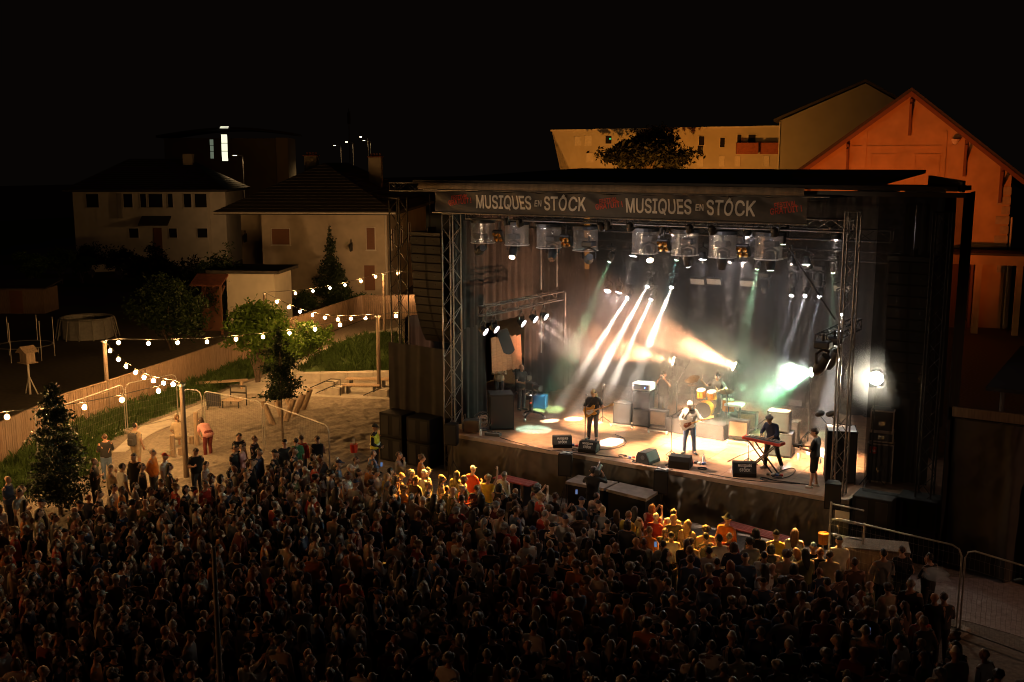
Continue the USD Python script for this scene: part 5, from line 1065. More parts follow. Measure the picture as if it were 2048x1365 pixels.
def trouser_mesh(J, res=.05, length=1.9, e=.014, wide=1.0):
    g = J['g']; hx = (J['hiR'] - J['hiL']) / np.linalg.norm(J['hiR'] - J['hiL']); h = J['hip']
    ps = [hull((h + hx * .08 + [0, 0, .04], .108 * g + e, 8), (h - hx * .08 + [0, 0, .04], .108 * g + e, 8), (J['hiR'], .092 * g + e, 8), (J['hiL'], .092 * g + e, 8))]
    for s in 'RL':
        k = min(length, 1.0); q = J['hi' + s] + (J['kn' + s] - J['hi' + s]) * k; ps.append(bone(J['hi' + s], .09 * g + e, q, .06 * g * wide + e))
        if length > 1: q2 = J['kn' + s] + (J['an' + s] - J['kn' + s]) * (length - 1); ps.append(bone(J['kn' + s], .06 * g * wide + e, q2, .05 * g * wide + e))
    t = fuse(ps, res, 5); n = meshkit.fbm(t.vertices * [8, 8, 14], 3, 5) - .5; t.vertices += t.vertex_normals * (n * .016)[:, None]; return t
def shoe_mesh(J):
    b = MB()
    for s in 'RL':
        a, t = J['an' + s], J['to' + s]; d = (t - a) * [1, 1, 0]; d /= np.linalg.norm(d)
        m = hull((a - [0, 0, .035], .047, 7), (a - d * .05 - [0, 0, .045], .037, 7), (t + [0, 0, .008], .038, 7), (t + d * .03, .028, 7)); q = m.to_mesh(); b.add(q.vert_properties[:, :3], q.tri_verts)
    return b
def hair_mesh(J, style, seed=0):
    c = J['head']; f = J['look'] / np.linalg.norm(J['look']); u = J.get('headup', V3(0, 0, 1)); r = np.cross(f, u); r /= np.linalg.norm(r); u = np.cross(r, f); P = lambda x, y, z: c + r * x + f * y + u * z
    top = hull((P(0, -.03, .045), .096, 10), (P(0, .02, .052), .078, 10), (P(0, -.045, .0), .082, 10))
    if style == 'short': ps = [top]
    elif style == 'curly': ps = [top] + [ball(.05, 7).translate(list(P(.085 * math.cos(a), -.03 + .075 * math.sin(a), .05 + .05 * math.sin(3 * a)))) for a in np.linspace(0, 6.28, 9)[:-1]] + [ball(.07, 7).translate(list(P(0, -.03, .10)))]
    elif style == 'bob': ps = [top, hull((P(.05, -.04, 0), .06, 8), (P(-.05, -.04, 0), .06, 8), (P(.055, -.035, -.11), .045, 8), (P(-.055, -.035, -.11), .045, 8))]
    elif style == 'long': ps = [top, hull((P(.05, -.045, 0), .058, 8), (P(-.05, -.045, 0), .058, 8), (P(.065, -.075, -.20), .04, 8), (P(-.065, -.075, -.20), .04, 8)), hull((P(.06, -.075, -.18), .042, 8), (P(-.06, -.075, -.18), .042, 8), (P(.03, -.10, -.34), .03, 7), (P(-.03, -.10, -.34), .03, 7))]
    elif style == 'ponytail': ps = [top, bone(P(0, -.11, .05), .035, P(0, -.15, -.05), .035), bone(P(0, -.15, -.05), .034, P(0, -.13, -.20), .014)]
    elif style == 'bun': ps = [top, ball(.045, 8).translate(list(P(0, -.10, .10)))]
    elif style == 'cap': ps = [hull((P(0, -.03, .06), .092, 10), (P(0, .02, .055), .086, 10), (P(0, -.01, .095), .055, 8)), hull((P(.05, .10, .045), .008, 5), (P(-.05, .10, .045), .008, 5), (P(.04, .165, .03), .008, 5), (P(-.04, .165, .03), .008, 5))]
    elif style == 'hat': ps = [hull((P(0, -.02, .05), .09, 10), (P(0, .0, .13), .06, 9)), m3.Manifold.batch_hull([ball(.010, 6).translate(list(P(.16 * math.cos(a), .16 * math.sin(a), .045))) for a in np.linspace(0, 6.28, 13)])]
    elif style == 'beanie': ps = [hull((P(0, -.03, .05), .100, 10), (P(0, .015, .055), .088, 10), (P(0, -.03, .11), .07, 8))]
    t = fuse(ps, .035, 3 if not LOD[0] else 1)
    if style not in ('cap', 'hat', 'beanie'): n = meshkit.fbm(t.vertices * 28 + seed, 3, seed + 2) - .5; t.vertices += t.vertex_normals * (n * .03)[:, None]
    return t
def packm(m, sm=True): return meshkit.arrays(m.mesh() if isinstance(m, MB) else m, sm)
def face_bits(P):
    e, l = MB(), MB()
    for x in (-.032, .032): e.sph(P(x, .089, .018), (.010, .008, .007), 1)
    l.sph(P(0, .086, -.058), (.022, .009, .007), 1); return e, l
def person(label, loc, face_deg, J, top='black', bottom='black', hair=('short', 'brown'), skin='skin_a', sleeve=.55, tl=1.93, shoes='shoe_dark', res=.032, scale=1.0, det=True, group=None, hatmat=None, long_=0.0, wide=1.0, loc_z=None):
    """one person in full detail; face_deg: 0 faces +y (the back of the stage), 180 faces the crowd, counter-clockwise from above"""
    t = thing('person', label, 'person', loc, math.radians(face_deg), group)
    if scale != 1.0: UsdGeom.Xformable(t).AddScaleOp().Set(Gf.Vec3f(scale, scale, scale))
    bm, P = body_mesh(J, res, det); obj('body', packm(bm)[:2], skin, t, smooth=True)
    obj('shirt', shirt_mesh(J, res, sleeve, long_=long_), 'cloth_' + top, t, smooth=True); obj('trousers', trouser_mesh(J, res, tl, wide=wide), 'cloth_' + bottom, t, smooth=True)
    obj('shoes', shoe_mesh(J), shoes, t, smooth=True)
    if hair: obj('cap' if hair[0] in ('cap', 'hat', 'beanie') else 'hair', hair_mesh(J, hair[0], 1), hatmat or 'hair_' + hair[1].replace(' ', '_'), t, smooth=True)
    e, l = face_bits(P); obj('eyes', e, 'eye_dark', t); obj('mouth', l, 'lip', t); return t
# ------------------------------------------------------------------ the band and the crew on the stage
def at_deck(px, py): p = onz(px, py, DZ); return (p[0], p[1], DZ)
def rel(loc, rz, pts): R = rotz_m(math.radians(rz)); return [np.array(loc) + R @ np.array(p) for p in pts]
def guitar(loc, rz, label, bodym, c=(.05, .22, 1.03), nd=(-.90, .06, .34), bass=False, pick='white_plastic', neck='maple_neck'):
    c, nd = np.array(c, float), np.array(nd, float); nd /= np.linalg.norm(nd); f = np.array([0, 1.0, .1]); f -= nd * (f @ nd); f /= np.linalg.norm(f); up = np.cross(f, nd); up *= np.sign(up[2]) or 1
    t = thing('electric_guitar' if not bass else 'bass_guitar', label, 'guitar', loc, math.radians(rz)); Pt = lambda a, h, y=0: c + nd * a + up * h + f * y
    out = [(-.21, .02), (-.23, .10), (-.17, .165), (-.08, .155), (0, .12), (.07, .13), (.15, .175), (.20, .15), (.18, .09), (.13, .045), (.13, -.04), (.17, -.09), (.16, -.14), (.09, -.15), (0, -.115), (-.08, -.15), (-.17, -.165), (-.23, -.10)]
    from shapely.geometry import Polygon as PG
    m = trimesh.creation.extrude_polygon(PG(out).buffer(.008), .042, engine='earcut'); v = np.array([Pt(a, h, z - .021) for a, h, z in m.vertices]); b = MB(); b.add(v, m.faces); obj('guitar_body', b, bodym, t)
    g = PG([(-.16, -.02), (-.1, .06), (.02, .05), (.12, .04), (.12, -.04), (.02, -.08), (-.1, -.10)]); m = trimesh.creation.extrude_polygon(g, .003, engine='earcut'); v = np.array([Pt(a, h, z + .0235) for a, h, z in m.vertices]); b = MB(); b.add(v, m.faces); obj('pickguard', b, pick, t)
    L = .58 if not bass else .74; b = MB(); b.tube([Pt(.10, 0, .028), Pt(.10 + L, 0, .028)], .024, 6); obj('neck', b, neck, t)
    b = MB(); b.prism([Pt(.10 + L, .022, .018), Pt(.10 + L, -.025, .018), Pt(.26 + L, -.03, .018), Pt(.29 + L, .03, .018), Pt(.18 + L, .06, .018)], f * .016); obj('headstock', b, neck, t)
    b = MB()
    for k in range(4): b.cyl(Pt(-.12, -.015 + k * .01, .03), Pt(.12 + L, -.012 + k * .008, .052), .0012, n=3, cap=False)
    obj('strings', b, 'chrome', t)
    b = MB(); b.tube([Pt(-.23, .03, -.01), V3(.16, .12, 1.20), V3(.02, .10, 1.44), V3(-.13, .07, 1.475), V3(-.19, -.08, 1.40), V3(-.05, -.17, 1.22), Pt(.2, .14, -.03)], .016, 5); obj('strap', b, 'gaffer', t)
    return t
GJ = dict(elR=V3(.30, .0, 1.14), wrR=V3(.16, .22, 1.03), hdR=V3(-.8, .3, -.25), elL=V3(-.32, .03, 1.15), wrL=V3(-.42, .24, 1.20), hdL=V3(.2, .5, .6), curl=1.1)
l = at_deck(1186, 880)
person('long haired guitarist in black shirt and bandana playing a gold guitar', l, 196, joints(GJ, look=V3(.05, 1, -.55), head=V3(0, .06, 1.615), anR=V3(.15, -.02, .085), toR=V3(.2, .14, .03), knR=V3(.13, .03, .49)), 'black', 'charcoal', ('long', 'blond'), 'skin_a', .9)
guitar(l, 196, 'gold electric guitar held by the long haired guitarist', 'gold_guitar')
t = thing('bandana', 'dark bandana around the head of the long haired guitarist', 'bandana', np.array(l) + rotz_m(math.radians(196)) @ V3(0, .06, 1.655), math.radians(196)); b = MB(); b.put(lathe([(.101, -.02), (.104, 0), (.101, .03), (.096, .03), (.096, -.02), (.101, -.02)], 14)); obj('band', b, 'cloth_black', t)
l = at_deck(1378, 908)
person('white haired singer in grey shirt and jeans looking down at his guitar', l, 200, joints(GJ, look=V3(.1, 1, -.75), head=V3(.01, .07, 1.61), anR=V3(.16, .0, .085), toR=V3(.22, .15, .03), anL=V3(-.16, -.02, .085), toL=V3(-.24, .12, .03), knR=V3(.14, .05, .49), knL=V3(-.14, .02, .49)), 'grey', 'denim', ('short', 'white'), 'skin_a', 1.4, shoes='shoe_dark')
guitar(l, 200, 'white electric guitar held by the white haired singer', 'white_plastic', pick='brick_red')
l = at_deck(1542, 937)
person('grey haired keyboard player in dark blue shirt leaning over the red keyboard', l, 168, joints(hip=V3(0, -.06, .93), waist=V3(0, 0, 1.08), chest=V3(0, .07, 1.27), neck=V3(0, .14, 1.43), head=V3(.01, .20, 1.57), shR=V3(.175, .08, 1.37), shL=V3(-.175, .08, 1.37), elR=V3(.27, .17, 1.12), elL=V3(-.27, .17, 1.12), wrR=V3(.16, .40, 1.04), wrL=V3(-.12, .42, 1.04), hdR=V3(-.1, .9, -.15), hdL=V3(.1, .9, -.15), palmR=V3(0, .1, -1), palmL=V3(0, .1, -1), look=V3(-.3, 1, -.6), anR=V3(.18, .05, .085), toR=V3(.22, .2, .03), anL=V3(-.22, -.25, .085), toL=V3(-.28, -.1, .03), knR=V3(.14, .1, .49), knL=V3(-.16, -.08, .49)), 'navy', 'black', ('curly', 'grey'), 'skin_a', 1.35, shoes='shoe_white')
# the red keyboard on its crossed stand
R168 = math.radians(168)
t = thing('stage_keyboard', 'red stage keyboard with white keys on the crossed black stand', 'keyboard', np.array(l) + rotz_m(R168) @ V3(0, .50, .93), R168)
b = MB(); b.box((0, .0, .04), (1.30, .34, .09), bev=.012); obj('case', b, 'red_paint', t)
for k in range(44): b = MB(); b.bb(-.60 + k * .0273, -.60 + k * .0273 + .0255, -.165, -.02, .088, .099); obj('key', b, 'white_plastic', t)
b = MB()
for k in range(44):
    if k % 7 not in (2, 6): b.bb(-.60 + k * .0273 + .019, -.60 + k * .0273 + .034, -.105, -.02, .0995, .112)
obj('black_keys', b, 'gaffer', t)
b = MB(); b.bb(-.60, .60, .0, .15, .086, .090); [b.cyl((x, .08, .09), (x, .08, .105), .012, n=8) for x in np.linspace(-.5, .5, 14)]; obj('control_panel', b, 'case_black', t)
t = thing('keyboard_stand', 'crossed black stand carrying the red keyboard', 'stand', np.array(l) + rotz_m(R168) @ V3(0, .50, 0), R168)
for y in (-.13, .13):
    for s in (-1, 1): b = MB(); b.box((0, y + s * .02, .46), (1.28, .035, .035), roty_m(s * .78)); obj('leg', b, 'black_paint', t)
for x in (-.45, .45): b = MB(); b.bb(x - .02, x + .02, -.2, .2, .0, .035); obj('foot', b, 'black_paint', t); b = MB(); b.bb(x - .02, x + .02, -.18, .18, .895, .928); obj('arm', b, 'black_paint', t)
# roaming cameraman on the right
l = at_deck(1627, 975)
person('camera operator in black T-shirt and shorts standing at the right stage edge', l, 92, joints(elR=V3(.25, .08, 1.13), wrR=V3(.12, .33, 1.15), elL=V3(-.25, .08, 1.13), wrL=V3(-.10, .35, 1.12), hdR=V3(-.4, .8, .2), hdL=V3(.3, .8, .2), curl=1.2, look=V3(-.15, 1, -.35), head=V3(0, .05, 1.62), anR=V3(.13, -.06, .085), toR=V3(.19, .09, .03), anL=V3(-.13, .06, .085)), 'black', 'black', ('short', 'brown'), 'skin_a', .75, tl=.95, shoes='shoe_white', wide=1.25)
t = thing('video_camera', 'small camera with monitor in the hands of the operator at the stage edge', 'camera', np.array(l) + rotz_m(math.radians(92)) @ V3(.0, .44, 1.16), math.radians(92))
b = MB(); b.box((0, 0, 0), (.13, .12, .10), bev=.012); obj('body', b, 'black_paint', t); b = MB(); b.cyl((0, .06, 0), (0, .2, 0), .04, .046, 12); obj('lens', b, 'case_black', t); b = MB(); b.box((0, -.02, .13), (.15, .015, .09), rotx_m(-.4)); obj('monitor', b, 'case_black', t)
t = thing('pass_card', 'pale pass card hanging at the hip of the camera operator', 'card', np.array(l) + rotz_m(math.radians(92)) @ V3(.02, -.155, .80), math.radians(92)); b = MB(); b.box((0, 0, 0), (.10, .006, .15)); obj('card', b, 'white_plastic', t)
# drummer, seated behind the kit on the riser
RZ = DZ + .52
rl, rr = at_deck(1331, 864), at_deck(1441, 882)
t = thing('drum_riser', 'low black covered drum riser at the back centre of the stage', 'platform', (rl[0], rl[1], DZ), math.atan2(rr[1] - rl[1], rr[0] - rl[0])); RA = math.atan2(rr[1] - rl[1], rr[0] - rl[0])
b = MB(); b.bb(0, 2.15, 0, 2.3, .40, .52, .01); obj('platform', b, 'molton', t)
b = MB(); n = 60; U, V = np.meshgrid(np.linspace(0, 2.15, n), np.linspace(0, 1, 5), indexing='ij'); b.grid(np.stack([U, -.01 - .012 * np.sin(U * 11 + np.sin(U * 3) * 2) * (1 - V), .01 + V * .5], -1)); U, V = np.meshgrid(np.linspace(0, 2.3, n), np.linspace(0, 1, 5), indexing='ij'); b.grid(np.stack([2.16 + .012 * np.sin(U * 10) * (1 - V), U, .01 + V * .5], -1)); obj('cover', b, 'cloth_dark', t, smooth=True)
KL = np.array([rl[0], rl[1], RZ]) + rotz_m(RA) @ V3(1.12, .85, 0); KR = RA
def kit(p): return KL + rotz_m(KR) @ np.array(p, float)
t = thing('drum_kit', 'orange lacquered drum kit with brass cymbals on the riser', 'drum kit', KL, KR)
def drum(c, d, r, L, name):
    c, d = np.array(c, float), np.array(d, float); d /= np.linalg.norm(d); b = MB(); b.cyl(c - d * L / 2, c + d * L / 2, r, n=22, cap=False); o2 = obj(name, b, 'orange_lacquer', t, smooth=50)
    b = MB(); [b.cyl(c + d * s * (L / 2 - .012), c + d * s * (L / 2 + .012), r * 1.03, n=22, cap=False) for s in (-1, 1)]; [b.tube([c - d * L / 2 + (q := (frame_of(d)[0] * math.cos(a) + frame_of(d)[1] * math.sin(a)) * r * 1.05), c + d * L / 2 + q], .008, 4) for a in np.linspace(0, 6.28, 9)[:-1]]; obj('hoops', b, 'chrome', o2)
    b = MB(); b.cyl(c + d * (L / 2), c + d * (L / 2 + .004), r * .98, n=22); b.cyl(c - d * (L / 2 + .004), c - d * (L / 2), r * .98, n=22); return o2, b
o2, b = drum((0, -.15, .30), (.12, -1, 0), .29, .42, 'bass_drum'); obj('drum_head', b, 'gaffer', o2)
for c, r, L, nm in (((-.20, -.02, .82), .155, .24, 'tom'), ((.20, -.02, .80), .165, .26, 'tom'), ((.62, .42, .42), .21, .40, 'floor_tom'), ((-.38, .42, .62), .18, .15, 'snare_drum')): o2, b = drum(c, (0, -.25 if nm == 'tom' else 0, 1), r, L, nm); obj('drum_head', b, 'drum_skin', o2)
for c, r, tilt in (((-.62, .05, 1.22), .24, .25), ((-.45, -.1, 1.36), .2, .3), ((.72, .0, 1.0), .25, .2), ((-.78, .45, .95), .18, .0)):
    b = MB(); b.put(lathe([(0, .03), (.03, .028), (.04, .012), (r, -.012), (r, -.015), (.04, .008), (0, .02)], 20), rotx_m(tilt), np.array(c)); o2 = obj('cymbal', b, 'brass', t, smooth=40)
    b = MB(); b.cyl((c[0], c[1], 0), c, .013, n=6); [b.tube([(c[0], c[1], .3), (c[0] + .28 * math.cos(a), c[1] + .28 * math.sin(a), 0)], .01, 4) for a in (.3, 2.4, 4.5)]; obj('cymbal_stand', b, 'chrome', o2)
b = MB(); [b.tube([(x, .42, .22), (x + .24 * math.cos(a), .42 + .24 * math.sin(a), 0)], .01, 4) for x in (-.38,) for a in (.3, 2.4, 4.5)]; b.cyl((-.38, .42, .2), (-.38, .42, .54), .012); obj('snare_stand', b, 'chrome', t)
b = MB(); b.cyl((0, .85, 0), (0, .85, .5), .03); b.cyl((0, .85, .5), (0, .85, .57), .17, n=16); obj('drum_stool', b, 'case_black', t)
person('seated drummer in black shirt and dark cap leaning into a microphone', kit((0, .85, 0)), math.degrees(KR) + 180, joints(hip=V3(0, 0, .64), waist=V3(0, .02, .80), chest=V3(0, .03, 1.0), neck=V3(0, .05, 1.16), head=V3(-.05, .10, 1.30), shR=V3(.175, .03, 1.10), shL=V3(-.175, .03, 1.10), elR=V3(.36, .12, .92), elL=V3(-.38, .10, .90), wrR=V3(.42, .36, 1.12), wrL=V3(-.20, .34, .86), hiR=V3(.10, .02, .60), hiL=V3(-.10, .02, .60), knR=V3(.24, .42, .56), knL=V3(-.26, .40, .56), anR=V3(.24, .48, .10), anL=V3(-.28, .45, .10), toR=V3(.26, .64, .04), toL=V3(-.30, .62, .04), look=V3(-.35, 1, -.1)), 'black', 'charcoal', ('cap', 'black'), 'skin_a', .6, hatmat='cloth_black')
for k, (a_, b_) in enumerate((((-.42, .44, 1.15), (-.55, .05, 1.30)), ((.20, .46, .92), (.0, .20, .98)))):
    t = thing('drumstick', 'drumstick in the %s hand of the drummer' % ('raised' if k == 0 else 'lower'), 'drumstick', kit((0, 0, 0)), KR); b = MB(); p = [V3(-x[0] * 0 + x[0], .85 - x[1] + 0, x[2]) for x in (a_, b_)]; b.cyl(p[0], p[1], .009, .006, 6); obj('stick', b, 'maple_neck', t)
# crew: a photographer behind the amplifiers, three people in the left side opening, two more cameras
l = at_deck(1325, 838)
person('photographer in dark clothes with camera raised behind the amplifiers', (l[0], l[1], DZ), 195, joints(elR=V3(.27, .12, 1.25), elL=V3(-.27, .12, 1.25), wrR=V3(.09, .27, 1.58), wrL=V3(-.08, .28, 1.55), hdR=V3(-.3, .4, .6), hdL=V3(.3, .4, .6)), 'black', 'charcoal', ('short', 'black'), 'skin_b', .6)
t = thing('photo_camera', 'camera with flash held before the face of the photographer behind the amplifiers', 'camera', np.array(l) + rotz_m(math.radians(195)) @ V3(0, .26, 1.63), math.radians(195)); b = MB(); b.box((0, 0, 0), (.15, .08, .11), bev=.01); b.box((0, 0, .10), (.07, .06, .09), bev=.01); obj('body', b, 'black_paint', t); b = MB(); b.cyl((0, .04, 0), (0, .2, 0), .04, .045, 12); obj('lens', b, 'case_black', t)
sd = lambda px, py, x: (lambda p: (p[0], p[1], DZ))(onx(px, py, x))
for k, (px, hy, x, lab, top, hair, J_) in enumerate(((998, 731, -1.7, 'stagehand with folded arms in beige jacket at the left side opening', 'beige', ('short', 'grey'), dict(elR=V3(.25, .02, 1.15), elL=V3(-.25, .02, 1.15), wrR=V3(-.08, .21, 1.18), wrL=V3(.08, .19, 1.21), hdR=V3(-1, .1, .1), hdL=V3(1, .1, .1))), (1039, 730, -1.9, 'standing person in dark top at the back of the left side opening', 'charcoal', ('short', 'brown'), {}), (1043, 747, -.3, 'bald camera operator in black behind the wheeled studio camera', 'black', None, dict(elR=V3(.26, .08, 1.13), elL=V3(-.26, .08, 1.13), wrR=V3(.15, .36, 1.12), wrL=V3(-.15, .36, 1.12))))):
    q = onx(px, hy, x); z0 = q[2] - 1.74
    person(lab, (q[0], q[1], DZ), 215 if k < 2 else 245, joints(J_), top, 'charcoal', hair, 'skin_a', 1.9 if k < 2 else .6)
t = thing('studio_camera', 'large black studio camera on a wheeled pedestal at the left of the stage', 'camera', at_deck(1062, 838), math.radians(250))
b = MB(); b.cyl((0, 0, .25), (0, 0, 1.05), .07, .055, 10); obj('column', b, 'black_paint', t)
for k in range(3): a = k * 2.094 + .4; b = MB(); b.tube([(0, 0, .28), (.35 * math.cos(a), .35 * math.sin(a), .20), (.48 * math.cos(a), .48 * math.sin(a), .10)], .035, 6); o2 = obj('leg', b, 'black_paint', t); b = MB(); b.cyl((.48 * math.cos(a) - .03, .48 * math.sin(a), .06), (.48 * math.cos(a) + .03, .48 * math.sin(a), .06), .06, n=12); obj('wheel', b, 'white_plastic', o2)
b = MB(); b.box((0, 0, 1.22), (.22, .45, .28), bev=.03); obj('camera_body', b, 'case_black', t); b = MB(); b.cyl((0, .22, 1.22), (0, .55, 1.22), .09, .11, 14); obj('lens', b, 'black_paint', t); b = MB(); b.box((-.05, -.2, 1.48), (.24, .05, .18), bev=.01); obj('viewfinder', b, 'case_black', t)
b = MB(); b.tube([(.1, -.2, 1.1), (.25, -.45, 1.0)], .015, 5); b.tube([(-.1, -.2, 1.1), (-.25, -.45, 1.0)], .015, 5); b.put(lathe([(.2, .9), (.22, .92), (.2, .94), (.2, .9)], 18)); obj('steering_ring', b, 'chrome', t); b = MB(); b.box((.1, .1, .62), (.08, .02, .06)); obj('tag', b, 'red_paint', t)

# ------------------------------------------------------------------ microphones, wedges, amplifiers, cases
def mic_stand(px, py, h, label, boom=None, rz=0, rnd=False):
    l = at_deck(px, py); t = thing('microphone_stand', label, 'microphone stand', l, rz)
    b = MB(); b.cyl((0, 0, .02), (0, 0, h), .012, n=6)
    if rnd: b.cyl((0, 0, 0), (0, 0, .025), .13, n=16)
    else: [b.tube([(0, 0, .22), (.3 * math.cos(a), .3 * math.sin(a), .0)], .011, 5) for a in (.5, 2.6, 4.7)]
    obj('stand', b, 'black_paint', t); e = V3(0, 0, h); d = V3(0, .3, .6)
    if boom is not None: b = MB(); e2 = e + np.array(boom, float); b.tube([e - np.array(boom) * .3, e2], .009, 5); obj('boom', b, 'black_paint', t); d = e2 - e; e = e2
    d = d / np.linalg.norm(d); b = MB(); b.cyl(e, e + d * .14, .012, .02, 8); b.sph(e + d * .16, .028, 1); obj('microphone', b, 'chrome', t)
mic_stand(1170, 884, 1.45, 'straight microphone stand before the long haired guitarist', rnd=True); mic_stand(1342, 915, 1.35, 'microphone stand with short boom before the white haired singer', (.22, .05, .18))
mic_stand(1496, 930, 1.05, 'microphone stand with long boom at the red keyboard', (.42, .35, .42)); mic_stand(1205, 845, 1.2, 'empty microphone stand behind the long haired guitarist'); mic_stand(1352, 862, 1.75, 'tall boom microphone stand left of the drum kit', (.25, .2, .55)); mic_stand(1452, 880, 1.55, 'boom microphone stand reaching to the drummer', (-.35, .15, .45)); mic_stand(1660, 950, .35, 'short microphone stand on the floor by the right side speaker', (-.25, -.05, .15))
for k, (px, py) in enumerate(((1643, 826), (1663, 826))):
    pass
def wedge(px, py, rz, label, plate=None, k=1.0, face='grille'):
    l = at_deck(px, py); t = thing('monitor_wedge', label, 'stage monitor', l, rz); w, d, h = .62 * k, .48 * k, .36 * k
    prof = [(-d / 2, 0), (d / 2, 0), (d / 2, .10), (.10 * k, h), (-d / 2 + .06, h * .96), (-d / 2, h * .6)]
    b = MB(); b.prism([(-w / 2, y, z) for y, z in prof], (w, 0, 0)); obj('cabinet', b, 'cabinet', t)
    n = np.array([0, h - .10, d / 2 - .10 * k]); n /= np.linalg.norm(n); c = np.array([0, (d / 2 + .10 * k) / 2, (h + .10) / 2]); up = np.array([0, -n[2], n[1]])
    R = np.stack([np.array([-1.0, 0, 0]), up, n], 1); ln = math.hypot(d / 2 - .10 * k, h - .10)
    b = MB(); b.put(MB().box((0, 0, 0), (w - .05, ln - .03, .012)), R, c + n * .004); obj('grille', b, face, t)
    for s in (-1, 1): b = MB(); b.cyl((s * (w / 2 + .001), 0, h * .55), (s * (w / 2 + .006), 0, h * .55), .07, n=14); obj('side_port', b, 'gaffer', t)
    if plate is not None:
        y, sg = plate; q = MB(); q.bb(-w * .3, w * .3, -d / 2 - .012, -d / 2 - .002, .05, h * .82)
        R2 = rotz_m(PI) if False else np.eye(3)
        pb = MB(); pb.put(MB().box((0, 0, 0), (w * .62, ln * .72, .008)), R, c + n * .014); o2 = obj('name_plate', pb, 'gaffer', t); tx = MB()
        for i, (s, hh, yy) in enumerate((('MUSIQUES', .062, .045), ('EN', .028, .002), ('STOCK', .075, -.085))):
            ms = meshkit.text_mesh(s, hh * k, .003, True); v = ms.vertices - [ms.bounds[1][0] / 2, 0, 0]; v[:, 0] *= .8; v[:, 1] += yy * k; tx.add(v @ R.T + c + n * .019, ms.faces)
        obj('lettering', tx, 'letter_white', o2)
    return t
# faces of the wedges look towards the band (+y) or, with plates, to the audience
wedge(1124, 893, math.radians(215), 'stage monitor with name plate nearest the long haired guitarist on his right', (0, -1)); wedge(1178, 903, math.radians(190), 'stage monitor with name plate directly before the long haired guitarist', (0, -1), .95)
wedge(1296, 924, math.radians(262), 'stage monitor showing its pale side left of the singer'); wedge(1361, 934, math.radians(10), 'stage monitor seen from behind before the singer', k=1.05); wedge(1488, 950, math.radians(205), 'stage monitor with name plate below the red keyboard', (0, -1), 1.1)
def cabinet(px, py, w, d, h, label, rz=0.0, m='cabinet', face='grille', z=0.0, cat='loudspeaker', name='speaker_cabinet', corners=True, top=None, loc=None):
    l = np.array(loc if loc is not None else at_deck(px, py), float) + [0, 0, z]; t = thing(name, label, cat, l, rz)
    b = MB(); b.box((0, d / 2, h / 2 + .02), (w, d, h - .02), bev=.015); obj('box', b, m, t); b = MB(); b.bb(-w / 2 + .04, w / 2 - .04, -.008, -.002, .07, h - .05); obj('front', b, face, t)
    if top: b = MB(); b.bb(-w / 2 + .03, w / 2 - .03, .04, d - .04, h + .011, h + .016); obj('top_plate', b, top, t)
    b = MB(); [b.box((sx * (w / 2 - .02), d / 2 + sy * (d / 2 - .02), sz), (.05, .05, .05)) for sx in (-1, 1) for sy in (-1, 1) for sz in (.028, h - .008)]; obj('corners', b, 'black_paint', t); return t
cabinet(1004, 861, .85, .8, 1.25, 'big black side speaker at the left edge of the stage', math.radians(40), top='cloth_dark'); cabinet(1680, 968, .85, .85, 1.55, 'tall black side speaker with pale top at the right of the stage', math.radians(20), top='white_plastic')
cabinet(1243, 850, .68, .45, .78, 'dark amplifier cabinet on a trolley left of the case stack', .05, 'tolex', 'case_black', name='guitar_amplifier', cat='amplifier'); cabinet(1281, 855, .62, .5, .62, 'lower of two black bass cabinets under the white rack case', .08, 'tolex', 'case_black', name='bass_speaker', cat='amplifier'); cabinet(1281, 855, .62, .5, .62, 'upper of two black bass cabinets under the white rack case', .08, 'tolex', 'case_black', z=.65, name='bass_speaker', cat='amplifier')
t = thing('rack_case', 'white topped flight case with blue lit amplifier on the bass cabinets', 'flight case', np.array(at_deck(1281, 855)) + [0, 0, 1.32], .08); b = MB(); b.box((0, .25, .13), (.66, .54, .24), bev=.01); obj('case', b, 'white_plastic', t); b = MB(); b.bb(-.28, .28, -.03, -.021, .04, .22); obj('amplifier_front', b, 'case_black', t); b = MB(); b.sph((.14, -.04, .12), .022, 1); b.sph((-.27, -.04, .17), .014, 1); obj('indicator', b, 'led_blue', t)
cabinet(1315, 862, .62, .3, .58, 'tan fronted combo amplifier left of the drum riser', .12, 'tolex', 'amp_cloth', z=.14, name='combo_amplifier', cat='amplifier'); cabinet(1475, 885, .66, .32, .60, 'tan fronted combo amplifier right of the drum riser', .1, 'tolex', 'amp_cloth', z=.14, name='combo_amplifier', cat='amplifier'); cabinet(1492, 868, .66, .32, .60, 'second tan fronted combo amplifier behind the first, right of the drum riser', .1, 'tolex', 'amp_cloth', z=.14, name='combo_amplifier', cat='amplifier')
cabinet(1555, 915, .85, .6, .78, 'lower dark bass cabinet behind the keyboard player', .15, 'tolex', 'case_black', name='bass_speaker', cat='amplifier'); cabinet(1553, 915, .68, .5, .66, 'upper bass cabinet with round speaker behind the keyboard player', .15, 'tolex', 'case_black', z=.8, name='bass_speaker', cat='amplifier', top='deck_edge'); cabinet(1580, 893, .45, .45, .8, 'narrow dark speaker right of the bass cabinets', .1, 'tolex', 'case_black')
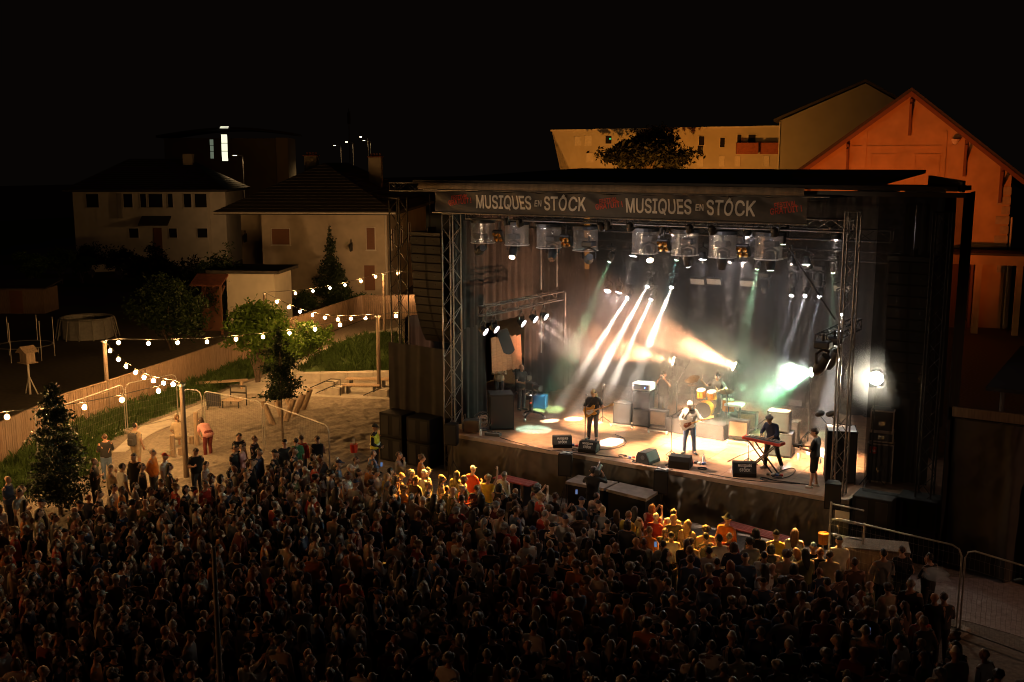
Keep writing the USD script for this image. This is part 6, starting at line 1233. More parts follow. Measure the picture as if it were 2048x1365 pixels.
for k, (px, py, w, lab) in enumerate(((1243, 856, .9, 'trolley frame under the dark amplifier cabinet'), (1315, 868, .75, 'trolley frame under the left combo amplifier'), (1475, 890, .8, 'trolley frame under the right combo amplifier'))):
    l = at_deck(px, py); t = thing('equipment_trolley', lab, 'trolley', l, .1); b = MB()
    for y in (-.02, .42): b.bb(-w / 2, w / 2, y, y + .04, .08, .12)
    obj('frame', b, 'deck_edge', t)
    for x in (-w / 2 + .05, w / 2 - .05): b = MB(); b.cyl((x - .02, 0, .04), (x + .02, 0, .04), .04, n=10); obj('wheel', b, 'white_plastic', t)
l = at_deck(1467, 868); t = thing('mixer_stand', 'small white topped mixing desk on a dark stand right of the drums', 'mixing desk', l, .1); b = MB(); b.bb(-.3, .3, -.25, .25, 1.0, 1.08, .01); obj('desk', b, 'white_plastic', t); b = MB(); [b.cyl((x, 0, 0), (x, 0, 1.0), .025) for x in (-.2, .2)]; obj('leg', b, 'black_paint', t)
l = at_deck(1742, 935); k = .75
for i, (w, h, z, lab) in enumerate(((.7, 1.15, 0.0, 'tall black flight case with red tag at the right side of the stage'), (.66, .30, 1.2, 'small flight case on top of the tall one at the right side'), (.62, .62, 1.52, 'open white edged rack, topmost of the case stack at the right side'))):
    t = thing('flight_case', lab, 'flight case', np.array((13.35, 2.2, DZ)) + [0, 0, z], .15); b = MB(); b.box((0, .3, h / 2), (w, .6, h - .01)); obj('case', b, 'case_black', t)
    b = MB(); [b.box((sx * w / 2, .3 + sy * .3, h / 2), (.035, .035, h)) for sx in (-1, 1) for sy in (-1, 1)]; [b.box((0, .3 + sy * .3, zz), (w, .035, .035)) for sy in (-1, 1) for zz in (.015, h - .015)]; [b.box((sx * w / 2, .3, zz), (.035, .6, .035)) for sx in (-1, 1) for zz in (.015, h - .015)]; obj('edge_frame', b, 'deck_edge', t)
    b = MB(); b.bb(-.09, .09, -.012, -.002, h * .3, h * .3 + .11); obj('handle', b, 'chrome', t)
    if i == 0:
        b = MB(); b.bb(-.30, -.10, -.016, -.004, .85, 1.05); o2 = obj('tag', b, 'red_paint', t); ms = meshkit.text_mesh('Au', .09, .002, True); b = MB(); v = ms.vertices + [-.27, .90, 0]; b.add(np.stack([v[:, 0], -.0185 - v[:, 2], v[:, 1]], 1), ms.faces); obj('lettering', b, 'letter_white', o2)
# small things on the deck
l = at_deck(966, 862); t = thing('stage_fan', 'round silver stage fan at the left stage edge', 'fan', l, .7); b = MB(); [b.put(lathe([(r, -.01), (r + .012, 0), (r, .01), (r - .012, 0), (r, -.01)], 20), rotx_m(PI / 2 - .2), V3(0, 0, .36)) for r in (.08, .16, .24, .31)]; obj('guard', b, 'chrome', t); b = MB(); b.put(lathe([(.32, -.06), (.33, .06), (.30, .06), (.30, -.06), (.32, -.06)], 20), rotx_m(PI / 2 - .2), V3(0, .07, .36)); b.bb(-.2, .2, -.02, .16, 0, .04); obj('housing', b, 'case_black', t)
l = at_deck(942, 868); t = thing('power_box', 'black open frame power distribution box by the left tower', 'power box', l, .4); b = MB(); b.box((0, .2, .26), (.55, .4, .4), bev=.01); obj('box', b, 'case_black', t); b = MB(); b.tube([(-.28, 0, .05), (-.28, 0, .6), (-.28, .4, .6), (-.28, .4, .05)], .014, 5); b.tube([(.28, 0, .05), (.28, 0, .6), (.28, .4, .6), (.28, .4, .05)], .014, 5); obj('frame', b, 'chrome', t)
l = at_deck(984, 873); t = thing('pedal_board', 'small black pedal board with cable at the left stage edge', 'pedal board', l, .2); b = MB(); b.box((0, .1, .05), (.55, .22, .1), bev=.01); obj('board', b, 'case_black', t); b = MB(); [b.box((x, .1, .115), (.08, .12, .03)) for x in (-.18, -.06, .06, .18)]; obj('pedal', b, 'chrome', t)
for k, (px, py, lab) in enumerate(((961, 872, 'water bottle beside the pedal board at the left stage edge'), (1407, 925, 'water bottle beside the singer floor pedals'), (1596, 920, 'water bottle on the floor right of the keyboard player'), (1403, 838, 'tall white water bottle on the edge of the drum riser'))):
    l = np.array(at_deck(px, py)); 
    if k == 3: l = KL + rotz_m(KR) @ V3(.15, -.78, 0)
    t = thing('water_bottle', lab, 'bottle', l); b = MB(); b.put(lathe([(0, 0), (.036, .005), (.036, .16), (.014, .22), (.014, .24), (0, .24)], 10)); obj('bottle', b, 'white_plastic', t); b = MB(); b.cyl((0, 0, .241), (0, 0, .26), .016, n=8); obj('bottle_cap', b, 'blue_paint', t)
for k, (px, py, lab) in enumerate(((1395, 928, 'cluster of effect pedals at the feet of the singer'), (1550, 952, 'red and white effect pedals under the keyboard'), (1150, 893, 'effect pedals between the two monitors at left'), (1272, 917, 'effect pedals left of the pale side monitor'))):
    l = at_deck(px, py); t = thing('effect_pedals', lab, 'effect pedals', l, .2 * k)
    for i in range(4): b = MB(); b.box((i * .13 - .2, .04 * (i % 2), .035), (.09, .13, .06), bev=.01); obj('pedal', b, ('red_paint', 'case_black', 'white_plastic', 'blue_paint')[(i + k) % 4], t)
r5 = random.Random(5)
for k, (pts, lab) in enumerate((([(1000, 876), (1040, 888), (1080, 898), (1100, 902)], 'thin cable along the stage edge left of the monitors'), ([(1105, 902), (1140, 905), (1200, 912), (1265, 920), (1300, 929), (1345, 940)], 'cable along the stage edge under the monitors'), ([(1455, 925), (1490, 908), (1530, 893), (1560, 880)], 'cable from the singer across the floor to the keyboard rear'), ([(1400, 945), (1440, 953), (1500, 962), (1560, 966), (1630, 972)], 'cable along the right half of the stage edge'), ([(1230, 870), (1250, 890), (1215, 900), (1190, 895)], 'guitar cable curling behind the long haired guitarist'), ([(1560, 945), (1590, 940), (1575, 955), (1540, 960), (1600, 968)], 'tangled cable by the keyboard pedals'), ([(1690, 1000), (1720, 985), (1735, 960), (1745, 945)], 'pale cable bundle at the foot of the right tower'))):
    p = [np.array(at_deck(x, y)) + [0, 0, .012] for x, y in pts]; from scipy.interpolate import make_interp_spline
    s_ = make_interp_spline(np.arange(len(p)), np.array(p), k=min(3, len(p) - 1))(np.linspace(0, len(p) - 1, 28)); s_[1:-1, :2] += NR.normal(0, .012, (26, 2))
    t = thing('floor_cable', lab, 'cable', s_[0]); b = MB(); b.tube(s_ - s_[0], .012, 5); obj('cable', b, 'white_plastic' if k == 6 else 'gaffer', t)
WHERE = ['at the left pair of monitors', 'at the singer stand', 'at the pale side monitor', 'under the keyboard', 'behind the singer monitor', 'right of the keyboard monitor', 'left of the side monitor']
for k in range(7):
    px, py = ((1150, 900), (1335, 930), (1270, 922), (1560, 955), (1400, 938), (1525, 962), (1245, 915))[k]; l = np.array(at_deck(px + r5.uniform(-6, 6), py + r5.uniform(-3, 3))); t = thing('cable_coil', 'small black coil of cable on the stage floor ' + WHERE[k], 'cable', l, 0, 'coils of cable along the stage front'); b = MB(); b.tube([((.13 + .02 * math.sin(a * 3 + k)) * math.cos(a), (.13 + .02 * math.cos(a * 2)) * math.sin(a), .012 + .008 * (a / 6.28)) for a in np.linspace(0, 17, 50)], .011, 4); obj('coil', b, 'gaffer', t)
l = onx(1075, 815, .35); t = thing('blue_crate', 'blue plastic crate behind the wheeled studio camera', 'crate', at_deck(1078, 818), .3); b = MB(); b.box((0, .2, .25), (.5, .4, .5), bev=.02); obj('crate', b, 'blue_paint', t)
c = ony(1590, 806, 9.9); t = thing('white_sign', 'small white paper sign on the backdrop at the right', 'sign', c); b = MB(); b.box((0, 0, 0), (.5, .02, .22)); obj('paper', b, 'white_plastic', t)
for k, px in enumerate((1640, 1662)):
    c = ony(px, 828, 1.2); t = thing('clip_lamp', ('left' if k == 0 else 'right') + ' one of two small dark lamps reaching out from the right tower', 'lamp', c); b = MB(); b.sph((0, 0, 0), (.16, .10, .09), 1, roty_m(-.4)); obj('head', b, 'black_paint', t); b = MB(); b.tube([(0, 0, -.05), (.2, 0, -.25), (.5, 0, -.28), (.62, 0, -.25)], .014, 5); obj('arm', b, 'black_paint', t)
# front fill speakers on poles before the stage
for k, (px, py, zt, lab) in enumerate(((1133, 928, 1.62, 'small black speaker with white cross strap on a pole before the stage, left one'), (1324, 962, 1.62, 'small black speaker with white cross strap on a pole before the stage, right one'), (1666, 990, 1.75, 'small black speaker on a pole at the right stage corner'), (905, 868, 2.0, 'small black speaker on a pole at the left stage corner'))):
    p = ony(px, py, -.45); t = thing('pole_speaker', lab, 'loudspeaker', (p[0], p[1], 0), .25); z = p[2]
    b = MB(); b.cyl((0, 0, 0), (0, 0, z - .36), .022); [b.tube([(0, 0, .7), (.4 * math.cos(a), .4 * math.sin(a), 0)], .016, 5) for a in (.3, 2.4, 4.5)]; obj('pole', b, 'black_paint', t)
    b = MB(); b.prism([(-.22, -.2, z - .36), (.22, -.2, z - .36), (.15, .2, z - .36), (-.15, .2, z - .36)], (0, 0, .72)); obj('cabinet', b, 'cabinet', t); b = MB(); b.bb(-.19, .19, -.212, -.202, z - .32, z + .33); obj('grille', b, 'grille', t)
    if k < 2: b = MB(); b.box((0, 0, z + .366), (.42, .06, .008), rotz_m(.6)); b.box((0, 0, z + .376), (.38, .05, .008), rotz_m(-.6)); obj('strap', b, 'white_plastic', t)
# platforms and red benches in the pit
def slab_thing(name, pts, z, th, m, label, cat, legs='black_paint'):
    P = [onz(x, y, z)[:2] for x, y in pts]; o = P[0]; t = thing(name, label, cat, (o[0], o[1], 0)); q = [tuple(np.array(p) - o) for p in P]
    b = MB(); b.poly(q, z - th, z); obj('top', b, m, t); P2 = Polygon(q).buffer(-.05); b = MB(); b.poly(list(P2.exterior.coords)[:-1], 0, z - th - .003); obj('skirt', b, legs, t); return t
slab_thing('pit_platform', [(1131, 963), (1157, 950), (1236, 964), (1208, 977)], 1.0, .09, 'riser_top', 'left wooden topped black platform before the stage front', 'platform', 'molton'); slab_thing('pit_platform', [(1212, 978), (1240, 965), (1318, 982), (1292, 998)], 1.0, .09, 'riser_top', 'right wooden topped black platform before the stage front', 'platform', 'molton')
def red_bench(p0, p1, z, label):
    a, c = onz(*p0, z), onz(*p1, z); d = c - a; ln = np.linalg.norm(d); t = thing('red_bench', label, 'bench', (a[0], a[1], 0), math.atan2(d[1], d[0]))
    for k in range(5): b = MB(); b.bb(0, ln, k * .1, k * .1 + .092, z - .05, z - RN.uniform(0, .006), .008); obj('plank', b, 'red_wood', t)
    for x in (.3, ln / 2, ln - .3): b = MB(); b.bb(x - .05, x + .05, .05, .45, 0, z - .053); obj('leg', b, 'black_paint', t)
red_bench((1436, 1048), (1572, 1085), .75, 'long red wooden bench before the right half of the stage'); red_bench((985, 955), (1058, 972), .75, 'red wooden bench before the left half of the stage')
# barrier with rails at the right of the crowd
A, B2 = onz(1655, 1150, 0), onz(1722, 1165, 0); d = B2 - A; ln = np.linalg.norm(d); t = thing('crowd_barrier', 'steel crowd barrier with horizontal rails right of the stage front', 'barrier', A, math.atan2(d[1], d[0]))
b = MB(); b.cyl((0, 0, 0), (0, 0, 2.0), .03); b.cyl((ln, 0, 0), (ln, 0, 1.6), .03); obj('post', b, 'galv', t)
for z in (.35, .75, 1.15, 1.55, 1.95): b = MB(); b.cyl((.03, 0, z), (ln - .03, 0, z - .02), .02, n=6); obj('rail', b, 'galv', t)
b = MB(); b.bb(.12, .5, -.03, -.025, 1.6, 1.82); obj('sign', b, 'white_plastic', t)
t = thing('grey_container', 'low beige equipment box behind the crowd barrier at the right', 'box', onz(1745, 1180, 0), .3); b = MB(); b.box((0, .5, .5), (1.7, .8, 1.0), bev=.02); obj('box', b, 'fence_wood', t); b = MB(); b.bb(-.87, .87, .08, .92, 1.001, 1.04); obj('lid', b, 'fence_wood', t)
# things at the left foot of the stage
c = onz(782, 905, 0); t = thing('wooden_crate', 'brown wooden crate beside the left truss tower', 'crate', c, .5)
for k in range(4): b = MB(); b.bb(-.55, .55, -.3, -.275, .02 + k * .19, .19 + k * .19); obj('slat', b, 'wood_panel', t)
b = MB(); b.bb(-.54, .54, -.27, .35, .02, .76); obj('box', b, 'wood_panel', t)
for k, (px, py, z, lab) in enumerate(((786, 850, .78, 'red canister with clear bottle on the wooden crate'), (708, 905, 1.45, 'red bucket with clear bottle on a post in the crowd left of the guard'), (1646, 1088, 1.5, 'orange topped bucket on a post beside the crowd barrier'))):
    c = onz(px, py, z) if k else np.array(onz(782, 905, 0)) + [.25, .1, .765]; t = thing('red_bucket', lab, 'bucket', c); b = MB(); b.put(lathe([(0, 0), (.11, 0), (.13, .28), (.11, .28), (.10, .26), (0, .26)], 14)); obj('bucket', b, 'red_paint' if k < 2 else 'orange_lacquer', t)
    if k: b = MB(); b.cyl((0, 0, -c[2]), (0, 0, -.003), .025); obj('post', b, 'galv', t)
    if k < 2: b = MB(); b.put(lathe([(0, .285), (.04, .285), (.04, .44), (.015, .5), (0, .5)], 8)); obj('bottle', b, 'rain_dome', t)
# black drape wall right of the stage with its pale timber beam
t = thing('drape_wall', 'high black drape wall with a pale timber beam on top at the right edge', 'drape wall')
cloth('drape', (15.6, .22), (26, .22), .05, 4.15, 'drape_cloth', None, .20, 1.6, 41, nv=16, parent=t, gathers=[(4.2, 3.0), (7, 2.5), (2, 2.5)])
b = MB(); b.bb(15.6, 26, .05, .16, 4.22, 4.47); obj('beam', b, 'pole_wood', t); b = MB(); b.bb(15.6, 26, .17, .21, 4.16, 4.21); obj('top_hem', b, 'molton', t)
t = thing('tent_roof', 'dark flat canopy behind the drape wall right of the stage', 'canopy'); b = MB(); b.prism([(16.0, 2.5, 4.5), (30, 2.5, 4.5), (30, 9, 4.7), (16.0, 9, 4.7)], (0, 0, .1)); obj('canopy', b, 'roof_skin', t); b = MB(); [b.cyl((x, y, 0), (x, y, 4.5), .06) for x in (16.4, 23, 29.6) for y in (2.8, 8.7)]; obj('post', b, 'truss_black', t)
# vapour of a smoker at the right
MATS['vapour'] = usdkit.material(stage, '/World/Looks/vapour', {'v': ('principled_volume', {'color': (.95, .95, .95), 'density': 2.2})}, volume='v.volume')
m_ = trimesh.creation.icosphere(3, 1.0); v = m_.vertices * (1 + .9 * (meshkit.fbm(m_.vertices * 2.2 + 3, 4, 3) - .5))[:, None] * [.30, .15, .17]; b = MB(); b.add(v + onz(1872, 1150, 1.55), m_.faces); obj('smoke_puff', b, 'vapour', None, kind='stuff')
# ------------------------------------------------------------------ the audience
LOD[0] = 1
ARMS = {
    'down': {}, 'pockets': dict(elR=V3(.26, -.10, 1.13), elL=V3(-.26, -.10, 1.13), wrR=V3(.19, .06, .96), wrL=V3(-.19, .06, .96)),
    'folded': dict(elR=V3(.25, .04, 1.15), elL=V3(-.25, .04, 1.15), wrR=V3(-.06, .21, 1.18), wrL=V3(.06, .19, 1.21), hdR=V3(-1, .1, .1), hdL=V3(1, .1, .1)),
    'phone': dict(elR=V3(.22, .16, 1.25), elL=V3(-.22, .16, 1.25), wrR=V3(.07, .36, 1.52), wrL=V3(-.07, .36, 1.52), hdR=V3(-.2, .2, 1), hdL=V3(.2, .2, 1)),
    'cup': dict(elR=V3(.25, .02, 1.13), wrR=V3(.12, .27, 1.20), hdR=V3(-.3, .5, .4)), 'hip': dict(elL=V3(-.40, -.08, 1.17), wrL=V3(-.20, -.02, .99), hdL=V3(1, .1, -.2)),
    'raised': dict(elR=V3(.28, .08, 1.62), wrR=V3(.24, .14, 1.90), hdR=V3(-.1, .1, 1)), 'clap': dict(elR=V3(.24, .08, 1.17), elL=V3(-.24, .08, 1.17), wrR=V3(.05, .32, 1.30), wrL=V3(-.05, .32, 1.30), hdR=V3(-.4, .6, .4), hdL=V3(.4, .6, .4)),
    'chin': dict(elR=V3(.20, .14, 1.18), wrR=V3(.06, .17, 1.46), hdR=V3(-.3, -.1, .6), elL=V3(-.22, .10, 1.14), wrL=V3(.10, .20, 1.15), hdL=V3(1, 0, .1)),
}
SHAPES = {}
def shape(arm, build, turn, sleeve, legs='long', pose=None, key=None):
    """body, shirt, trousers and shoes of one figure, shared by everyone of that shape"""
    k = (arm, build, turn, sleeve, legs, key)
    if k not in SHAPES:
        g = {'slim': .93, 'mid': 1.02, 'wide': 1.14}[build]; a = turn * .6
        J = joints(ARMS[arm], look=V3(math.sin(a), math.cos(a), -.05 if turn != 9 else -.6), g=g, belly=.05 if build == 'wide' else 0, **(pose or {}))
        bm, P = body_mesh(J, .1); SHAPES[k] = (J, packm(bm), packm(shirt_mesh(J, .1, sleeve)), packm(trouser_mesh(J, .1, 1.93 if legs == 'long' else .95, wide=1.0 if legs == 'long' else 1.2)), packm(shoe_mesh(J)), {}, P)
    return SHAPES[k]
def hair_of(S, style):
    if style not in S[5]: S[5][style] = packm(hair_mesh(S[0], style, len(S[5])))
    return S[5][style]
def def_piece(path, arr, m): p = raw_mesh(path, arr[0], arr[1], arr[2]).GetPrim(); bind(p, m); return p
HN = {'short': 'short %s hair', 'long': 'long %s hair', 'bob': '%s bob', 'curly': 'curly %s hair', 'ponytail': '%s ponytail', 'bun': '%s hair bun'}
def member(label, loc, deg, arm, build, turn, sleeve, top, bottom, hair, hc, skin, scale, legs='long', shoes='shoe_dark', group='audience before the stage', pose=None, key=None, name='person'):
    S = shape(arm, build, turn, sleeve, legs, pose, key); t = thing(name, label, 'person', loc, math.radians(deg), group); UsdGeom.Xformable(t).AddScaleOp().Set(Gf.Vec3f(scale, scale, scale)); p = str(t.GetPath())
    def_piece(p + '/body', S[1], skin); def_piece(p + '/shirt', S[2], 'cloth_' + top); def_piece(p + '/trousers', S[3], 'cloth_' + bottom); def_piece(p + '/shoes', S[4], shoes)
    if hair in ('cap', 'hat', 'beanie'): def_piece(p + '/' + ('hat' if hair == 'hat' else 'cap'), hair_of(S, hair), 'cloth_' + hc)
    elif hair != 'bald': def_piece(p + '/hair', hair_of(S, hair), 'hair_' + hc.replace(' ', '_'))
    return t
taken = []
def stand(px, py, h=1.72):                     # ground point of somebody whose head top shows at this photo pixel
    p = onz(px, py, h); return np.array([p[0], p[1], 0.0])
# people one can tell apart: head pixel, facing, arms, build, turn, sleeve, top, bottom, hair, hair colour, label
NOTED = [
 (209, 868, 60, 'folded', 'mid', 0, 1.9, 'black', 'denim', 'short', 'brown', 'man in black hoodie carrying a small child left of the backpack man'),
 (269, 846, 20, 'down', 'mid', 0, .6, 'beige', 'beige', 'short', 'black', 'man in pale shirt and beige shorts with dark backpack walking away'),
 (267, 906, 200, 'down', 'slim', 0, 1.9, 'black', 'black', 'short', 'black', 'young man in black sweater facing away from the stage at left'),
 (304, 898, 300, 'pockets', 'wide', 0, 1.9, 'orange', 'charcoal', 'short', 'grey', 'grey haired person in bright orange jacket at the left'),
 (328, 906, 300, 'down', 'mid', 0, .6, 'white', 'black', 'cap', 'red', 'person with red cap and white shirt left of the dark pole'),
 (337, 926, 330, 'folded', 'slim', 0, 1.9, 'black', 'black', 'long', 'black', 'woman with long black hair all in black beside the red cap'),
 (391, 896, 240, 'cup', 'mid', 9, .7, 'black', 'charcoal', 'short', 'brown', 'man in black shirt standing just right of the dark pole'),
 (410, 922, 300, 'cup', 'mid', 9, .7, 'white', 'black', 'short', 'brown', 'man in white polo shirt looking down at a device right of the dark pole'),
 (41, 970, 330, 'down', 'mid', 0, .7, 'white', 'beige', 'short', 'brown', 'man in white T-shirt left of the fir tree'),
 (14, 952, 300, 'cup', 'wide', 0, 1.9, 'navy', 'black', 'bald', '', 'bald man in dark jacket with orange lit face at the left edge'),
 (187, 916, 310, 'folded', 'wide', 0, 1.2, 'black', 'black', 'bald', '', 'bald older man in dark clothes right of the fir tree'),
 (243, 926, 350, 'down', 'mid', 0, .6, 'white', 'denim', 'short', 'black', 'dark haired person in white T-shirt behind the fir tree group'),
 (283, 926, 320, 'pockets', 'mid', 0, 1.9, 'charcoal', 'charcoal', 'short', 'brown', 'man in grey coat in front of the orange jacket'),
 (220, 928, 330, 'chin', 'wide', 9, 1.2, 'beige', 'black', 'short', 'grey', 'grey haired person in beige looking down right of the fir tree'),
 (477, 866, 250, 'cup', 'slim', 9, .7, 'black', 'black', 'short', 'black', 'young man in black T-shirt looking at his hands before the leaning logs'),
 (508, 871, 290, 'folded', 'mid', 0, 1.9, 'black', 'charcoal', 'short', 'brown', 'person in dark jacket before the leaning logs'),
 (470, 890, 280, 'down', 'mid', 0, .6, 'black', 'black', 'short', 'black', 'man in black T-shirt at the left of the group before the logs'),
 (483, 888, 300, 'folded', 'mid', 0, 1.2, 'pink', 'black', 'short', 'light brown', 'person in pinkish patterned top before the logs'),
 (569, 879, 60, 'pockets', 'mid', 0, 1.9, 'black', 'black', 'cap', 'black', 'man in black cap and black jacket left of the green shirt'),
 (592, 876, 60, 'down', 'mid', 0, .7, 'green', 'black', 'short', 'black', 'bearded man in green T-shirt beside the red jacket'),
 (602, 870, 40, 'down', 'slim', 0, 1.9, 'red', 'denim', 'short', 'brown', 'person in bright red jacket behind the green T-shirt'),
 (634, 872, 40, 'cup', 'mid', 9, .0, 'black', 'black', 'short', 'brown', 'man in black sleeveless shirt right of the red jacket'),
 (745, 900, 330, 'folded', 'wide', 0, 1.9, 'blue', 'navy', 'short', 'grey', 'grey haired man in blue shirt below the security guard'),
 (711, 913, 300, 'cup', 'mid', 0, 1.2, 'beige', 'denim', 'short', 'brown', 'man in checked beige shirt beside the red bucket'),
 (797, 903, 310, 'chin', 'mid', 0, 1.9, 'grey', 'denim', 'short', 'brown', 'man in grey jacket with hand at his mouth by the truss tower'),
 (843, 910, 320, 'down', 'mid', 0, 1.2, 'orange', 'denim', 'curly', 'light brown', 'man in orange sweater in the golden light at the stage corner'),
 (773, 946, 330, 'down', 'slim', 0, 1.2, 'yellow', 'denim', 'bob', 'blond', 'blond woman in yellow top at the left end of the golden light'),
 (847, 940, 340, 'down', 'mid', 0, .6, 'white', 'denim', 'cap', 'white', 'person in white cap and white shirt in the golden light'),
 (945, 932, 350, 'cup', 'mid', 0, .7, 'red', 'denim', 'cap', 'white', 'tall man in red T-shirt and pale cap beside the raised arm'),
 (976, 950, 0, 'raised', 'slim', 0, .3, 'yellow', 'denim', 'curly', 'blond', 'blond woman with one arm raised high in the golden light'),
 (1008, 943, 350, 'down', 'mid', 0, 1.2, 'white', 'beige', 'short', 'grey', 'person in pale shirt right of the raised arm'),
 (1304, 1008, 350, 'phone', 'wide', 0, .6, 'red', 'black', 'bob', 'red', 'woman in red orange top holding up a phone below the right front speaker'),
 (1257, 1022, 350, 'down', 'mid', 0, .6, 'yellow', 'denim', 'short', 'light brown', 'person in bright yellow T-shirt in the second golden pool'),
 (1347, 1018, 0, 'folded', 'wide', 0, 1.2, 'white', 'black', 'short', 'black', 'dark haired man in white shirt at the second golden pool'),
 (1312, 1026, 0, 'down', 'slim', 0, .6, 'red', 'black', 'short', 'white', 'white haired person in red top right of the yellow T-shirt'),
 (1376, 1040, 0, 'down', 'slim', 0, .5, 'beige', 'black', 'long', 'blond', 'woman with long blond hair shining at the second golden pool'),
 (1299, 1053, 0, 'cup', 'mid', 0, .6, 'orange', 'black', 'short', 'light brown', 'man in orange T-shirt in front of the red orange top'),
 (1193, 985, 350, 'down', 'wide', 0, 1.2, 'beige', 'black', 'short', 'black', 'man in beige shirt right behind the pit camera operator'),
 (1553, 1062, 10, 'hip', 'mid', 0, 1.9, 'yellow', 'black', 'beanie', 'black', 'person in mustard hoodie with hand on hip at the right'),
 (1590, 1057, 10, 'down', 'slim', 0, 1.2, 'white', 'beige', 'long', 'light brown', 'person with long light hair in white top right of the mustard hoodie'),
 (1627, 1086, 15, 'folded', 'mid', 0, 1.2, 'black', 'black', 'cap', 'blue', 'person in blue grey cap left of the crowd barrier'),
 (1679, 1073, 20, 'down', 'mid', 0, .6, 'white', 'beige', 'cap', 'navy', 'man in navy cap and white T-shirt at the crowd barrier'),
 (1660, 1101, 20, 'cup', 'mid', 0, .7, 'beige', 'beige', 'short', 'brown', 'person in beige T-shirt before the navy cap'),
 (1455, 1030, 0, 'down', 'mid', 0, 1.2, 'orange', 'black', 'hat', 'black', 'person in black hat and orange top before the red bench'),
 (1710, 1116, 30, 'down', 'slim', 0, 1.9, 'brown', 'black', 'short', 'brown', 'slim dark figure right of the beige T-shirt by the barrier'),
 (1641, 1096, 15, 'down', 'mid', 0, .6, 'black', 'denim', 'short', 'red', 'red haired person in black under the orange bucket'),
 (1768, 1098, 30, 'folded', 'mid', 0, 1.9, 'grey', 'black', 'short', 'black', 'man in grey sweater in the gap before the mesh fence'),
 (1805, 1092, 30, 'pockets', 'mid', 0, 1.9, 'black', 'black', 'short', 'brown', 'tall man in black before the mesh fence'),
 (1861, 1106, 60, 'chin', 'mid', 0, 1.9, 'black', 'black', 'short', 'black', 'smoker in black with a puff of vapour before the mesh fence'),
 (1822, 1158, 20, 'pockets', 'wide', 0, 1.9, 'black', 'black', 'short', 'grey', 'grey haired man in black below the smoker'),
 (1889, 1185, 30, 'folded', 'mid', 0, 1.9, 'charcoal', 'black', 'short', 'brown', 'person in charcoal jacket before the lit pavement'),
 (1870, 1186, 20, 'down', 'mid', 0, 1.2, 'black', 'black', 'bald', '', 'bald man in black seen before the lit pavement'),
 (1205, 1012, 350, 'down', 'mid', 0, 1.2, 'grey', 'black', 'short', 'blond', 'blond person in grey top behind the beige shirt'),
 (1075, 968, 350, 'phone', 'mid', 0, .6, 'burgundy', 'black', 'curly', 'grey', 'person with big grey curls and burgundy top filming at the stage front'),
 (1026, 1050, 350, 'down', 'mid', 0, 1.2, 'red', 'black', 'cap', 'white', 'person with pale cap and red jacket in the middle of the crowd'),
 (1090, 1020, 350, 'down', 'mid', 0, .7, 'red', 'black', 'short', 'grey', 'grey haired person in red T-shirt in the upper middle crowd'),
 (111, 1078, 330, 'cup', 'mid', 0, 1.9, 'red', 'black', 'short', 'brown', 'person in red jacket at the left behind the fir tree trunk'),
 (540, 1158, 340, 'down', 'mid', 0, 1.9, 'burgundy', 'black', 'beanie', 'red', 'person in bright red beanie in the middle left crowd'),
 (139, 1072, 330, 'down', 'slim', 0, 1.2, 'charcoal', 'black', 'long', 'blond', 'woman with long blond hair right of the red jacket at left'),
]
r6 = random.Random(21)
for hx, hy, deg, arm, build, turn, sl, top, bot, hair, hc, lab in NOTED:
    sc = r6.uniform(.96, 1.04); q = stand(hx, hy, 1.75 * sc); legs = 'short' if 'shorts' in lab else 'long'
    member(lab, q, deg, arm, build, turn, sl, top, bot, hair, hc, r6.choice(SKINS[:4]), sc, legs, group=None); taken.append((q[0], q[1], .40, hx, hy))
    if 'carrying a small child' in lab:
        cq = q + rotz_m(math.radians(60)) @ V3(.05, .30, .62); member('small child in red held on the arm of the man in black hoodie', cq, 240, 'folded', 'mid', 0, 1.9, 'red', 'white', 'short', 'light brown', 'skin_a', .52, group=None)
    if 'backpack' in lab and 'walking' in lab:
        t = thing('backpack', 'dark backpack on the back of the man in pale shirt', 'backpack', q + rotz_m(math.radians(20)) @ V3(0, -.21, 1.22), math.radians(20)); b = MB(); b.box((0, 0, 0), (.30, .18, .46), bev=.06); b.box((0, -.1, -.08), (.24, .07, .24), bev=.03); obj('bag', b, 'cloth_charcoal', t); b = MB(); [b.tube([(x, .06, .2), (x * 1.1, .2, .24), (x * 1.2, .36, .1), (x * 1.2, .34, -.1)], .02, 5) for x in (-.12, .12)]; obj('straps', b, 'cloth_charcoal', t)
# the guard, the bending woman and the crouching one, and the pit cameraman
LOD[0] = 0
q = stand(749, 849, 1.80); person('security guard in dark cap and yellow vest standing left of the truss tower', q, 300, joints(look=V3(.6, 1, .05), wrR=V3(.06, .22, .98), wrL=V3(-.06, .24, .96), hdR=V3(-.8, .3, -.2), hdL=V3(.8, .3, -.2), g=1.06), 'black', 'black', ('cap', 'black'), 'skin_a', 1.9, hatmat='cloth_black', res=.05, scale=1.03)
t = thing('safety_vest', 'yellow reflective vest worn by the security guard', 'vest', q, math.radians(300)); UsdGeom.Xformable(t).AddScaleOp().Set(Gf.Vec3f(1.03, 1.03, 1.03)); MATS['vest_yellow'] = MATS[mat('vest_yellow', (.70, .66, .04), .6, .1)]
vm = shirt_mesh(joints(g=1.06), .05, .0, .034); v = np.array(vm.vertices); ok = (v[:, 2] > .93) & (v[:, 2] < 1.44); f = vm.faces[ok[vm.faces].all(1)]; b = MB(); b.add(v, f); obj('vest', b, 'vest_yellow', t, smooth=True)
b = MB(); b.box((0, -.005, 1.08), (.40, .34, .05), bev=.02); obj('reflective_band', b, 'white_plastic', t); taken.append((q[0], q[1], .5, 749, 849))
